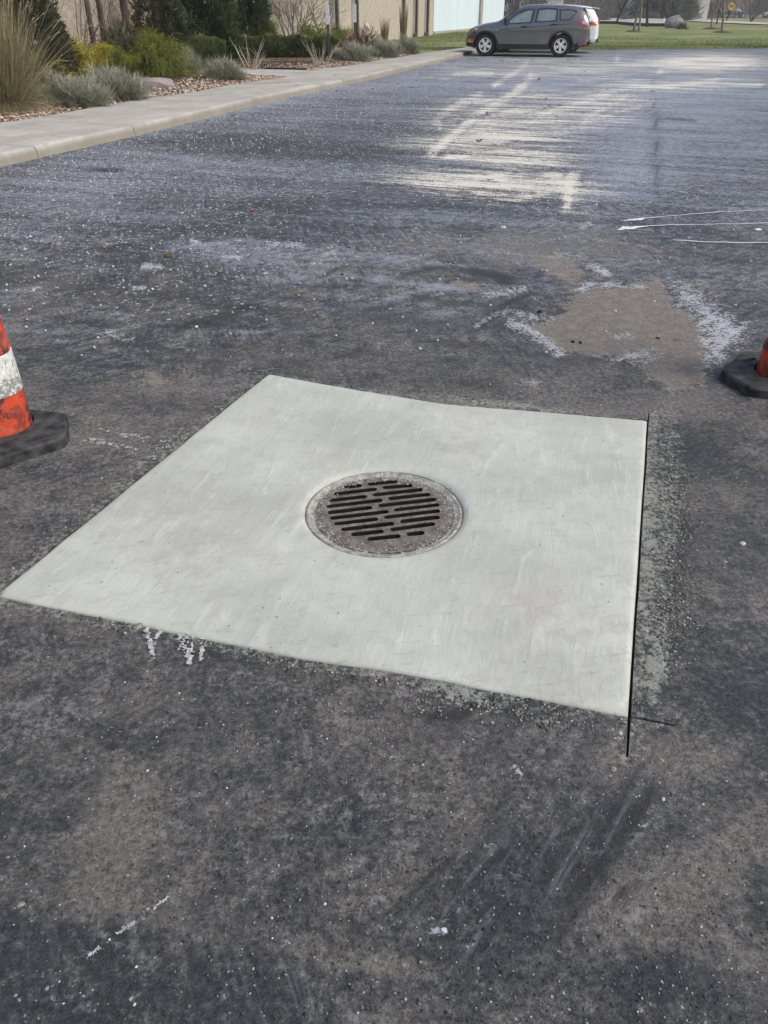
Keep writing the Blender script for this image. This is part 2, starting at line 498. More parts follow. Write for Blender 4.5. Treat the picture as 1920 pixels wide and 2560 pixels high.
    wh = np.maximum(wh, blob(1500, 675, 45, 14, 28, 1) * .8)
    wh = np.maximum(wh, stroke([(1400, 630), (1380, 640), (1450, 640)], 8) * .4)
    wh = np.maximum(wh, blob(1460, 568, 30, 12, -40, 1) * .6)
    wh = np.maximum(wh, blob(1550, 840, 40, 10, 0, 1) * .45)
    wh = np.maximum(wh, stroke([(1220, 735), (1310, 722)], 10) * .5)
    for p, w, k in (([(1190, 815), (1230, 790), (1270, 775)], 6, .6), ([(366, 1575), (378, 1600), (378, 1645)], 9, .3), ([(463, 1592), (468, 1625), (474, 1660)], 9, .3),
                    ([(215, 1102), (250, 1104), (330, 1130)], 9, .30), ([(305, 1086), (370, 1096)], 9, .3),
                    ([(420, 2255), (330, 2310), (260, 2360), (200, 2400)], 7, .26), ([(380, 2020), (500, 2150)], 3, .0), ([(1660, 2030), (1585, 2080)], 4, .4), ([(1200, 2112), (1250, 2110)], 5, .5), ([(1085, 2325), (1110, 2330)], 7, 1.0), ([(1285, 1917), (1305, 1940)], 4, .8), ([(1170, 2245), (1110, 2300)], 5, .35),
                    ([(1810, 1380), (1825, 1430)], 3, .5), ([(1290, 2085), (1350, 2200)], 14, .0), ([(250, 830), (330, 845)], 10, .45), ([(560, 640), (600, 645)], 8, .8), ([(475, 600), (500, 605)], 7, .8), ([(355, 665), (400, 668)], 8, .8), ([(670, 607), (760, 612)], 8, .6), ([(1080, 740), (1110, 730)], 6, .5), ([(800, 640), (840, 628)], 7, .55),
                    ([(100, 720), (70, 728)], 6, .7), ([(330, 718), (360, 720)], 5, .8), ([(100, 2430), (150, 2530)], 4, .4), ([(30, 2450), (60, 2530)], 4, .5), ([(300, 2440), (330, 2500)], 3, .3), ([(500, 2430), (640, 2560)], 4, .35)):
        wh = np.maximum(wh, stroke(p, w) * k)
    wh = np.maximum(wh, blob(1210, 1770, 220, 12, 12, 1) * .25)
    M['white'] = np.clip(wh, 0, 1.1)
    # cement smears beside the slab
    dS = dist_poly([tuple(p) for p in HOLE], x, y)
    ce = np.clip(1.1 - dS / .05, 0, 1) * .35
    ce = np.maximum(ce, np.clip(1.1 - dS / .07, 0, 1) * (blob(1640, 1330, 60, 480, 3, 1.2)) * 1.0)
    ce = np.maximum(ce, blob(1655, 1300, 48, 330, 4, 1.4) * .62)
    ce = np.maximum(ce, blob(1640, 1640, 34, 120, 4, 1) * .85)
    ce = np.maximum(ce, blob(1150, 1735, 140, 22, 12, 1) * .8)
    ce = np.maximum(ce, blob(1330, 957, 42, 10, -6, 1) * .75)
    ce = np.maximum(ce, blob(1250, 1010, 200, 9, 6, 1) * .6)
    ce = np.maximum(ce, blob(330, 1180, 260, 10, -41, 1) * .35)
    M['cement'] = np.clip(ce, 0, 1)
    # dark fresh smears and cracks
    dk = Z.copy()
    for c in ((1225, 685, 60, 10, 10, .8), (1260, 700, 40, 16, 25, .8), (1290, 750, 50, 8, -20, .8), (1230, 795, 60, 9, -28, .9), (1060, 740, 60, 10, 0, .45), (1040, 680, 60, 12, -10, .5), (830, 680, 50, 9, -25, .6), (730, 745, 60, 7, 0, .6), (1000, 800, 220, 30, 6, .40), (560, 790, 60, 14, 5, .3),
              (1690, 1400, 80, 130, 10, .45), (1200, 960, 120, 30, 10, .4), (1120, 1790, 110, 14, 0, .4), (280, 1868, 20, 10, 0, .9), (318, 1966, 9, 7, 0, 1.2), (1450, 2200, 90, 70, -40, .5), (1560, 2230, 60, 22, -45, .5), (270, 426, 50, 6, 0, .9), (50, 2265, 16, 8, 0, .8), (1560, 2000, 120, 60, -60, .3), (1700, 1110, 130, 60, 0, .35), (560, 2030, 90, 10, -25, .3), (700, 2050, 100, 8, -25, .35), (640, 2130, 20, 30, 35, .4), (1090, 1850, 130, 26, 0, .25), (980, 1840, 60, 10, 0, .2)):
        dk = np.maximum(dk, blob(*c[:5], soft=1.1) * c[5])
    for p, w, k in (([(1630, 150), (1632, 230), (1640, 300), (1643, 420), (1636, 520), (1640, 640)], 3.2, .5), ([(1660, 295), (1735, 302)], 4, .6), ([(860, 390), (760, 430), (690, 470), (620, 540), (560, 580), (515, 600), (430, 650), (300, 730), (180, 790), (30, 845)], 3.2, .42),
                    ([(1230, 400), (1100, 300)], 1, 0), ([(50, 2440), (10, 2500)], 4, .0), ([(1700, 870), (1690, 700), (1645, 560)], 4, .35), ([(150, 2190), (260, 2175)], 3, .3)):
        dk = np.maximum(dk, stroke(p, w) * k)
    dk = dk + np.clip(-smear, 0, .6) * 1.2
    M['dark'] = np.clip(dk * 1.35, 0, 1.4)
    # density of white chips
    fl = .10 + .10 * n1 + blob(500, 420, 560, 170, -6, 1.3) * .55 + blob(1500, 450, 500, 130, 0, 1.3) * .22 + blob(300, 700, 400, 180, 0, 1.3) * .15 + np.clip((v - 1500) / 900, 0, .12)
    M['chips'] = np.clip(fl * (.25 + 1.5 * np.clip(fbm(x * 3.1, y * 3.1, 51, 3) * 2 - .55, 0, 1)), 0, 1)
    fk = blob(420, 440, 620, 150, -8, 1.3) * .9 + blob(900, 330, 500, 110, 0, 1.3) * .35 + blob(1600, 450, 420, 120, 0, 1.3) * .55 + blob(300, 660, 380, 150, 0, 1.2) * .45 + blob(700, 640, 400, 60, 0, 1.2) * .35 - blob(700, 372, 250, 30, 3, 1) * .25
    fk = fk * (.35 + 1.3 * np.clip(n2 * 1.6 - .3, 0, 1))
    M['flecks'] = np.clip(fk, 0, 1) * (v < 1000)
    M['farness'] = np.clip((1150 - v) / 600, 0, 1)  # distance ramp that blends in the blue of the painted sky sheen
    M['sweep'] = np.clip(blob(1430, 2130, 380, 270, -40, 1.2) + blob(1130, 2290, 260, 120, -40, 1.2) * .8 + blob(640, 2060, 360, 130, -30, 1.2) * .6 + blob(1250, 1850, 250, 90, 0, 1.2) * .3, 0, 1)
    M['sweep_b'] = np.clip(blob(120, 2460, 260, 160, 0, 1.2) + blob(600, 2430, 330, 130, 20, 1.2), 0, 1)
    for k in M: M[k] = np.where(behind, np.median(M[k]), M[k]).astype(np.float32)
    return M

def lot_z(x, y):
    z = (fbm(x * .8, y * .8, 31, 3) - .5) * .008 + (fbm(x * 9, y * 9, 33, 3) - .5) * .0035
    near = np.clip(1 - (np.abs(y) - 9) / 6, 0, 1)
    d = np.hypot(x, y - 2.49)
    return z * near

def build_lot():
    s = np.concatenate([np.linspace(-1.7, -.8, 14)[:-1], np.linspace(-.8, .8, 290), np.linspace(.8, 1.7, 14)[1:]])
    # rows equally spaced in the view between 0.55 m and the far edge
    vr = np.concatenate([np.linspace(2720, 1250, 215), np.linspace(1243, 700, 95), np.linspace(694, 135, 118)])
    Yr = np.array([G(960, v)[1] for v in vr]); Yr = Yr[Yr > .35]
    yf = far_edge_y(s)
    t = (np.log(Yr) - np.log(Yr[0])) / (np.log(Yr[-1]) - np.log(Yr[0]))
    # keep rows exact near the camera, bend the last ones to the edge
    Y = Yr[:, None] + (yf[None, :] - Yr[-1]) * (t[:, None] ** 6)
    # the fan spreads from a point behind the camera foot
    X = s[None, :] * (Y + .6 * np.clip(1 - Y / 8, 0, 1))
    nr, nc = Y.shape
    back = 5
    Yb = np.linspace(-7, Yr[0], back + 1)[:-1]
    X = np.vstack([np.repeat(np.linspace(-8, 8, nc)[None], back, 0) * 1.0, X]); 
    for i in range(back):
        w = (i + 1) / (back + 1); X[i] = np.linspace(-8, 8, nc) * (1 - w) + X[back] * w
    Y = np.vstack([np.repeat(Yb[:, None], nc, 1), Y]); nr += back
    idx = np.arange(nr * nc).reshape(nr, nc)
    Q = np.stack([idx[:-1, :-1], idx[:-1, 1:], idx[1:, 1:], idx[1:, :-1]], -1).reshape(-1, 4)
    x, y = X.ravel(), Y.ravel()
    box = (x > -1.7) & (x < 1.8) & (y > 1.0) & (y < 4.4)
    bad = np.zeros(len(x), bool)
    bi = np.where(box)[0]
    ins = inside(HOLE, x[bi], y[bi]) | (dist_poly(HOLE, x[bi], y[bi]) < .018)
    bad[bi] = ins
    fb = bad[Q].any(1)
    keep = Q[~fb]; gone = Q[fb]
    # boundary of the removed patch
    from collections import defaultdict
    ec = defaultdict(int)
    for q in gone:
        for i in range(4):
            a, b = int(q[i]), int(q[(i + 1) % 4]); ec[(min(a, b), max(a, b))] += 1
    bed = [e for e, c in ec.items() if c == 1]
    bv = sorted({i for e in bed for i in e}); mp = {v: i for i, v in enumerate(bv)}
    pts = [Vector((x[i], y[i])) for i in bv]
    n0 = len(pts)
    pts += [Vector((float(p[0]), float(p[1]))) for p in HOLE]
    m = len(HOLE)
    edges = [(mp[a], mp[b]) for a, b in bed] + [(n0 + i, n0 + (i + 1) % m) for i in range(m)]
    vo, eo, fo, ov, oe, of = delaunay_2d_cdt(pts, edges, [], 0, 1e-7)
    vo = np.array([tuple(p) for p in vo])
    cen = np.array([vo[list(f)].mean(0) for f in fo])
    gc = np.stack([x[gone], y[gone]], -1)
    inr = np.zeros(len(cen), bool)
    # inside the removed patch = inside one of the removed quads
    loops = {}
    adj = defaultdict(list)
    for a, b in bed: adj[a].append(b); adj[b].append(a)
    st = bed[0][0]; loop = [st]; prev = None; cur = st
    while True:
        nx = [k for k in adj[cur] if k != prev][0]
        if nx == st: break
        loop.append(nx); prev, cur = cur, nx
    outer = np.stack([x[loop], y[loop]], -1)
    ok = inside(outer, cen[:, 0], cen[:, 1]) & ~inside(HOLE, cen[:, 0], cen[:, 1])
    tri = [tuple(f) for f, k in zip(fo, ok) if k]
    base = len(x)
    remap = {}
    for i, o in enumerate(ov):
        if o and o[0] < n0: remap[i] = bv[o[0]]
    newv = []
    def gi(i):
        if i not in remap:
            remap[i] = base + len(newv); newv.append(vo[i])
        return remap[i]
    tri = [tuple(gi(i) for i in f) for f in tri]
    newv = np.array(newv)
    x = np.concatenate([x, newv[:, 0]]); y = np.concatenate([y, newv[:, 1]])
    z = lot_z(x, y)
    # walls of the cut
    hb = len(x)
    hx, hy = HOLE[:, 0], HOLE[:, 1]
    x = np.concatenate([x, hx, hx]); y = np.concatenate([y, hy, hy])
    z = np.concatenate([z, lot_z(hx, hy), np.full(m, -.09)])
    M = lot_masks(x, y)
    faces = [tuple(map(int, q)) for q in keep] + tri + [(hb + i, hb + m + i, hb + m + (i + 1) % m, hb + (i + 1) % m) for i in range(m)]
    # earth under the kerf
    V = np.stack([x, y, z], -1)
    used = np.zeros(len(V), bool)
    for f in faces: used[list(f)] = True
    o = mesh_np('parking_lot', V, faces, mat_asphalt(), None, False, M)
    tag(o, kind='structure')
    fl = mesh_np('cut_bed', [(*p, -.088) for p in HOLE], [tuple(range(m))], mottled('kerf_dirt', (.02, .02, .02), (.05, .05, .045), 30), o)
    fl.data.polygons.foreach_set('use_smooth', [False])
    return o

def mat_asphalt():
    m = NM('worn_asphalt', .8, .35)
    A = m.attr
    co = m.obj()
    along_s = m.mapping(scale=(2.6, .33, 1), src=m.mapping(rot=(0, 0, -AZ)))       # streaks that run across the lot
    def S1(x, k): return m.math('MULTIPLY', m.math('SUBTRACT', x, .5), k)          # centred and amplified noise
    def add(*q):
        r = q[0]
        for x in q[1:]: r = m.math('ADD', r, x)
        return r
    fine = m.noise(170, 3, .75)
    grit = m.noise(52, 6, .8)
    med = m.noise(13, 7, .75)
    big = m.noise(2.4, 7, .68)
    br1 = m.noise(1, 6, .75, m.mapping(scale=(30, 3.0, 1), src=m.mapping(rot=(0, 0, math.radians(48)))), .5)
    br2 = m.noise(1, 6, .75, m.mapping(scale=(34, 2.6, 1), src=m.mapping(rot=(0, 0, math.radians(-14)))), .5)
    st = m.noise(1, 7, .78, along_s, .3)
    bm_ = m.rng(m.noise(.8, 2), .44, .56)
    brush = m.math('ADD', m.math('MULTIPLY', br1, bm_), m.math('MULTIPLY', br2, m.math('SUBTRACT', 1.0, bm_)))
    f = add(m.math('MULTIPLY', A('brown'), 1.15), S1(big, 1.9), S1(med, 1.9), S1(brush, .9))
    base = m.mix(m.rng(f, -.15, .95), (.036, .043, .049), (.150, .143, .133))
    sp = m.rng(add(m.math('MULTIPLY', fine, .40), m.math('MULTIPLY', grit, .60)), .37, .63, .28, 1.78, False)
    cc = m.n('ShaderNodeCombineColor'); [m.l(sp, cc.inputs[i]) for i in range(3)]
    base = m.mix(1.0, base, cc.outputs[0], 'MULTIPLY')
    # curved broom and tyre sweeps in the foreground
    sw1 = m.noise(1, 5, .72, m.mapping(scale=(38, 3.2, 1), src=m.mapping(rot=(0, 0, math.radians(36)))), .35)
    sw2 = m.noise(1, 5, .72, m.mapping(scale=(40, 3.0, 1), src=m.mapping(rot=(0, 0, math.radians(-24)))), .35)
    for sw, at in ((sw1, 'sweep'), (sw2, 'sweep_b')):
        base = m.mix(m.math('MULTIPLY', m.math('MULTIPLY', m.rng(sw, .50, .74), A(at)), .55), base, (.22, .235, .25))
        base = m.mix(m.math('MULTIPLY', m.math('MULTIPLY', m.rng(sw, .50, .30), A(at)), .65), base, (.026, .028, .034))
    # pale film, patchy and brushed; bluish far off as painted sky sheen
    ff = add(A('film_sheen'), S1(st, 1.5), S1(brush, 1.6), S1(grit, 1.7), S1(med, 1.9))
    base = m.mix(m.math('MULTIPLY', m.rng(ff, .16, 1.12), .80), base, m.mix(A('farness'), (.30, .305, .31), (.385, .42, .495)))
    dk = m.rng(add(A('dark'), S1(brush, 3.0), S1(med, 1.5)), .22, .9)
    base = m.mix(m.math('MULTIPLY', dk, .8), base, (.028, .030, .034))
    tn = m.rng(add(A('tan'), S1(med, 1.6), S1(grit, 1.2)), .40, .62)
    tc = m.mix(m.rng(add(S1(grit, 1), med), .3, .75), (.18, .160, .136), (.305, .272, .235))
    base = m.mix(m.math('MULTIPLY', tn, .8), base, tc)
    ce = m.rng(add(A('cement'), S1(med, 2.4), S1(grit, 2.8)), .16, .98)
    ce = m.math('MULTIPLY', ce, m.rng(A('cement'), .05, .25))
    base = m.mix(m.math('MULTIPLY', ce, .82), base, (.36, .375, .335))
    wt = m.rng(add(A('white'), S1(brush, 1.8), S1(grit, 3.0), S1(med, 2.2)), .38, .92)
    wt = m.math('MULTIPLY', wt, m.rng(A('white'), .04, .20))
    base = m.mix(m.math('MULTIPLY', wt, .88), base, (.52, .54, .58))
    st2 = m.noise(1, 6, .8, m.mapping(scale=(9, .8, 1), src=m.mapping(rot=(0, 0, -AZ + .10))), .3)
    du = m.rng(add(A('sunlit_dust'), S1(st, 2.8), S1(st2, 3.0), S1(grit, 2.6), S1(med, 1.4)), .32, .98)
    du = m.math('MULTIPLY', du, m.rng(A('sunlit_dust'), .03, .22))
    base = m.mix(m.math('MULTIPLY', du, .93), base, (.80, .77, .67))  # cream of the sun patch painted onto the dusty lot
    # chips of pale stone and dried spatter
    wob = m.n('ShaderNodeTexNoise'); wob.inputs['Scale'].default_value = 90; m.l(co, wob.inputs['Vector'])
    wv = m.n('ShaderNodeVectorMath', operation='MULTIPLY_ADD'); m.l(wob.outputs['Color'], wv.inputs[0]); wv.inputs[1].default_value = (.012, .012, 0); m.l(co, wv.inputs[2])
    def chips(scale, size, gain):
        v = m.voro(scale, src=wv.outputs[0])
        r = m.n('ShaderNodeSeparateColor'); m.l(v.outputs['Color'], r.inputs[0])
        on = m.math('LESS_THAN', r.outputs[0], m.math('MULTIPLY', A('chips'), gain))
        sz = m.math('MULTIPLY', m.math('POWER', r.outputs[1], 1.6), size)
        return m.math('MULTIPLY', on, m.math('LESS_THAN', v.outputs['Distance'], sz))
    c1 = chips(70, .22, .12); c2 = chips(150, .38, .42); c3 = chips(30, .15, .06)
    def flecks(scale, size, gain):
        v = m.voro(scale, src=wv.outputs[0])
        r = m.n('ShaderNodeSeparateColor'); m.l(v.outputs['Color'], r.inputs[0])
        on = m.math('LESS_THAN', r.outputs[0], m.math('MULTIPLY', A('flecks'), gain))
        return m.math('MULTIPLY', on, m.math('LESS_THAN', v.outputs['Distance'], m.math('MULTIPLY', m.math('POWER', r.outputs[1], 1.3), size)))
    ch = m.math('MAXIMUM', m.math('MAXIMUM', c1, c2), m.math('MAXIMUM', c3, m.math('MAXIMUM', flecks(30, .42, .42), flecks(52, .48, .5))))
    base = m.mix(m.math('MULTIPLY', ch, .85), base, m.mix(A('farness'), (.44, .45, .46), (.62, .65, .69)))
    m.color(base)
    h = add(m.math('MULTIPLY', fine, .8), m.math('MULTIPLY', grit, 1.2), m.math('MULTIPLY', ch, .35))
    m.bump(h, .8, .008)
    m.roughv(m.rng(big, .3, .7, .46, .72))
    return m.m

lot = build_lot()

M_CHALK = mottled('white_mark_paint', (.34, .35, .35), (.62, .63, .63), 40, .8)
def flake_mark(strokes, label, size=(.0010, .0030), cat='paint mark', name='paint_mark', mat=None):
    """worn paint or smeared cement: many thin flakes along strokes given in the photo"""
    V = []; Fc = []
    for pts, w, n in strokes:
        P = np.array([G(*p) for p in pts]); seg = np.linalg.norm(P[1:] - P[:-1], axis=1); cum = np.concatenate([[0], np.cumsum(seg)])
        for i in range(n):
            t = rng.uniform(0, cum[-1]); k = min(np.searchsorted(cum, t, side='right') - 1, len(seg) - 1)
            e = (P[k + 1] - P[k]) / seg[k]; c = P[k] + e * (t - cum[k]) + np.array([-e[1], e[0]]) * rng.normal(0, w * .42)
            if float(vnoise(c[0] * 110, c[1] * 110, 5)) < .46: continue
            s_ = rng.uniform(*size); th = rng.uniform(0, 6.3); b = len(V); m_ = int(rng.integers(4, 7)); z = .0045 + rng.uniform(0, .0015)
            ax = rng.uniform(1, 2.4)
            for j in range(m_):
                a = 2 * PI * j / m_; r_ = s_ * rng.uniform(.6, 1.2); x_, y_ = r_ * ax * math.cos(a), r_ * math.sin(a)
                V.append((c[0] + x_ * math.cos(th) - y_ * math.sin(th), c[1] + x_ * math.sin(th) + y_ * math.cos(th), z))
            Fc.append(tuple(range(b, b + m_)))
    return tag(mesh_np(name, V, Fc, mat or M_CHALK), label, cat)
flake_mark([([(366, 1573), (371, 1590), (377, 1606)], .010, 150), ([(403, 1576), (394, 1596), (383, 1612)], .010, 150), ([(378, 1604), (378, 1625), (377, 1652)], .011, 260)], 'white Y-shaped paint mark below the near edge of the slab')
flake_mark([([(449, 1588), (452, 1610), (450, 1632)], .007, 90), ([(449, 1588), (470, 1591)], .008, 110), ([(466, 1590), (464, 1612), (471, 1640), (472, 1664)], .011, 300), ([(482, 1592), (479, 1625), (476, 1662)], .004, 110)], 'white W-shaped paint mark right of the white Y below the slab')
flake_mark([([(508, 1596), (507, 1612), (503, 1655)], .008, 170)], 'short fading white paint tick, rightmost below the slab')
for st_, nm_ in ((([(212, 1103), (240, 1101), (256, 1104)], .022, 150), 'left'), (([(270, 1112), (310, 1116), (345, 1128)], .016, 180), 'middle'), (([(372, 1140), (392, 1148)], .020, 90), 'right')):
    flake_mark([st_], nm_ + ' piece of the nearer broken white smear between left cone and slab')
for st_, nm_ in ((([(250, 1072), (272, 1080)], .012, 150), 'left'), (([(305, 1087), (340, 1092), (370, 1097)], .018, 160), 'middle'), (([(400, 1104), (425, 1112), (440, 1118)], .018, 130), 'right')):
    flake_mark([st_], nm_ + ' piece of the farther broken white smear between left cone and slab')
flake_mark([([(425, 2243), (390, 2272), (330, 2312), (290, 2340), (222, 2393)], .005, 320)], 'long thin broken white scratch across the asphalt at lower left', (.0006, .0017), 'scratch', 'scratch_mark')
flake_mark([([(1085, 2325), (1100, 2322), (1115, 2330)], .005, 70)], 'small bright white paint dab low in the middle', (.001, .003))
flake_mark([([(1284, 1916), (1292, 1926), (1304, 1940)], .0025, 45)], 'tiny white dash left of the end of the long saw cut', (.001, .0025))

# fine wheel and broom marks already lie in the asphalt; spilled white paint runs are thin raised films
def paint_run(pts, label):
    P = [np.array(G(u, v)) for u, v, w in pts]; n = len(P)
    V = []; Fc = []
    steps = []
    for i in range(n - 1):
        for k in range(8): steps.append((P[i] + (P[i + 1] - P[i]) * k / 8, pts[i][2] + (pts[i + 1][2] - pts[i][2]) * k / 8))
    steps.append((P[-1], pts[-1][2]))
    for i, (p, w) in enumerate(steps):
        j = (vnoise(i * .9, w * 7, 3) - .5) * 1.0; k = vnoise(i * .7, 9.3, 8)
        V += [(p[0], p[1] + w * (.5 + .5 * k) + j * .012, .0055), (p[0], p[1] - w * (.5 + .5 * (1 - k)) + j * .012, .0055)]
    for i in range(len(steps) - 1): Fc.append((2 * i, 2 * i + 1, 2 * i + 3, 2 * i + 2))
    o = mesh_np('paint_streak', V, Fc, MP_PAINT)
    tag(o, label, 'paint streak', 'thin white paint streaks on the asphalt')
MP_PAINT = mottled('spilled_white_paint', (.70, .71, .70), (.80, .80, .78), 8, .5)
paint_run([(1556, 553, .006), (1578, 551, .035), (1603, 549, .05), (1612, 547, .012), (1641, 544, .010), (1700, 539, .008), (1769, 533, .012), (1830, 530, .008), (1893, 526, .007), (1960, 528, .007)], 'thin white paint streak on asphalt, farthest of three at right')
paint_run([(1542, 577, .004), (1562, 571, .07), (1582, 571, .06), (1600, 568, .03), (1620, 566, .012), (1664, 564, .012), (1760, 562, .010), (1850, 561, .009), (1960, 556, .010)], 'white paint streak starting in a wide blob, middle of three at right')
paint_run([(1682, 601, .010), (1720, 603, .016), (1755, 606, .012), (1840, 608, .014), (1960, 607, .012)], 'thin white paint streak on asphalt, nearest and shortest of three at right')
o = mesh_np('paint_drop', [(*G(1896 + math.cos(t) * 8 + 2 * math.cos(3 * t), 575 + math.sin(t) * 3), .0055) for t in np.linspace(0, 2 * PI, 13)[:-1]], [tuple(range(12))][::1], MP_PAINT)
tag(o, 'small white paint drop just below the middle paint streak at right', 'paint drop')

# ================================================================== concrete slab round the drain
RC = np.array([0.0, 2.492]); RR = .297
def mat_slab():
    m = NM('fresh_concrete', .72, .35)
    n = m.noise(1.8, 5, .6); f = m.noise(14, 6, .7); g = m.noise(160, 3, .7)
    tr = m.noise(1, 6, .65, m.mapping(scale=(22, 4.5, 1), src=m.mapping(rot=(0, 0, math.radians(14)))), .8)
    c = m.mix(m.rng(n, .3, .7), (.405, .428, .382), (.535, .560, .508))
    c = m.mix(m.math('MULTIPLY', m.rng(f, .48, .70), .42), c, (.38, .385, .35))
    c = m.mix(m.math('MULTIPLY', m.rng(m.noise(2.6, 4, .6, m.mapping(loc=(4, 2, 0))), .52, .72), .45), c, (.47, .455, .42))
    c = m.mix(m.math('MULTIPLY', m.rng(tr, .54, .72), .42), c, (.66, .69, .66))
    sc = m.noise(1, 7, .8, m.mapping(scale=(9, 55, 1), src=m.mapping(rot=(0, 0, math.radians(-10)))), .35)
    c = m.mix(m.math('MULTIPLY', m.rng(sc, .60, .72), .28), c, (.33, .34, .31))
    c = m.mix(m.math('MULTIPLY', m.math('MULTIPLY', m.rng(m.noise(1.1, 3, .6, m.mapping(loc=(2.2, 7, 1))), .50, .64), m.rng(f, .40, .62)), .38), c, (.40, .375, .345))
    ed = m.attr('edge')
    c = m.mix(m.math('MULTIPLY', m.rng(m.math('ADD', ed, m.math('MULTIPLY', m.math('SUBTRACT', f, .5), .8)), .35, .9), .45), c, (.34, .36, .32))
    pit = m.voro(42); r = m.n('ShaderNodeSeparateColor'); m.l(pit.outputs['Color'], r.inputs[0])
    pm = m.math('MULTIPLY', m.math('LESS_THAN', r.outputs[0], .035), m.math('LESS_THAN', pit.outputs['Distance'], .17))
    c = m.mix(m.math('MULTIPLY', pm, .75), c, (.17, .17, .15))
    m.color(c)
    h = m.math('ADD', m.math('MULTIPLY', g, .15), m.math('ADD', m.math('MULTIPLY', tr, 1.0), m.math('MULTIPLY', f, .7)))
    h = m.math('SUBTRACT', h, m.math('MULTIPLY', pm, .7))
    h = m.math('ADD', h, m.math('MULTIPLY', m.rng(sc, .56, .74), -.7))
    m.bump(h, .45, .008)
    return m.m

def build_slab():
    pts = [Vector((float(p[0]), float(p[1]))) for p in SLAB]; n = len(pts)
    edges = [(i, (i + 1) % n) for i in range(n)]
    nr = 120
    rings = [RR + .0005, RR + .006, RR + .014, RR + .026, RR + .045]
    b0 = len(pts)
    for r in rings:
        for k in range(nr):
            t = 2 * PI * k / nr; pts.append(Vector((RC[0] + r * math.cos(t), RC[1] + r * math.sin(t))))
    edges += [(b0 + k, b0 + (k + 1) % nr) for k in range(nr)]
    inn = []
    for d in (.004, .010, .020, .035):
        c = np.mean([SL_BL, SL_BR, SL_TR, SL_TL], 0)
        for i in range(0, n):
            a = np.array(pts[i]); pr = np.array(pts[i - 1]); nx = np.array(pts[(i + 1) % n])
            e = (nx - pr) / np.linalg.norm(nx - pr); inn.append(a + np.array([-e[1], e[0]]) * d)
    gx, gy = np.meshgrid(np.arange(-1.3, 1.3, .022), np.arange(1.4, 3.9, .022))
    gx = gx.ravel() + rng.uniform(-.005, .005, gx.size); gy = gy.ravel() + rng.uniform(-.005, .005, gy.size)
    ok = inside(SLAB, gx, gy); gx, gy = gx[ok], gy[ok]
    ok = (dist_poly(SLAB, gx, gy) > .05) & (np.hypot(gx - RC[0], gy - RC[1]) > RR + .055)
    inn = np.array(inn)
    ki = inside(SLAB, inn[:, 0], inn[:, 1]); inn = inn[ki]
    pts += [Vector((float(a), float(b))) for a, b in inn] + [Vector((float(a), float(b))) for a, b in zip(gx[ok], gy[ok])]
    vo, eo, fo, ov, oe, of = delaunay_2d_cdt(pts, edges, [], 0, 1e-6)
    vo = np.array([tuple(p) for p in vo])
    cen = np.array([vo[list(f)].mean(0) for f in fo])
    ok = inside(SLAB, cen[:, 0], cen[:, 1]) & (np.hypot(cen[:, 0] - RC[0], cen[:, 1] - RC[1]) > RR)
    F2 = [tuple(f) for f, k in zip(fo, ok) if k]
    x, y = vo[:, 0], vo[:, 1]
    d = dist_poly(SLAB, x, y); r = np.hypot(x - RC[0], y - RC[1])
    z = .006 + (fbm(x * 2.2, y * 2.2, 77, 4) - .5) * .010 + (fbm(x * 14, y * 14, 78, 2) - .5) * .0018
    z = z - .009 * np.clip(1 - d / .014, 0, 1) ** 2
    z = z - .012 * np.clip(1 - (r - RR) / .022, 0, 1) ** 1.5 - .006 * np.clip(1 - (r - RR) / .16, 0, 1)
    edge = np.maximum(np.clip(1 - d / .016, 0, 1) * .8, np.clip(1 - (r - RR) / .02, 0, 1) * .6)
    V = np.stack([x, y, z], -1)
    # skirts at the outer edge and at the drain
    def skirt(start, cnt, inwards, zb):
        nonlocal V, F2, edge
        ids = []
        for i in range(cnt):
            k = [j for j, o in enumerate(ov) if start + i in o]
            ids.append(k[0] if k else None)
        ids = [i for i in ids if i is not None]
        b = len(V); low = V[ids].copy(); low[:, 2] = zb
        V = np.vstack([V, low]); edge = np.concatenate([edge, np.ones(len(ids))]); m_ = len(ids)
        for i in range(m_):
            j = (i + 1) % m_
            q = (ids[i], b + i, b + j, ids[j]); F2.append(q if not inwards else q[::-1])
    skirt(0, n, False, -.085); skirt(b0, nr, True, -.06)
    o = mesh_np('concrete_slab', V, F2, mat_slab(), None, True, {'edge': edge})
    o.data.set_sharp_from_angle(angle=math.radians(50))
    tag(o, 'fresh pale grey square concrete slab cut into the asphalt round the drain', 'concrete slab')
    return o
slab = build_slab()

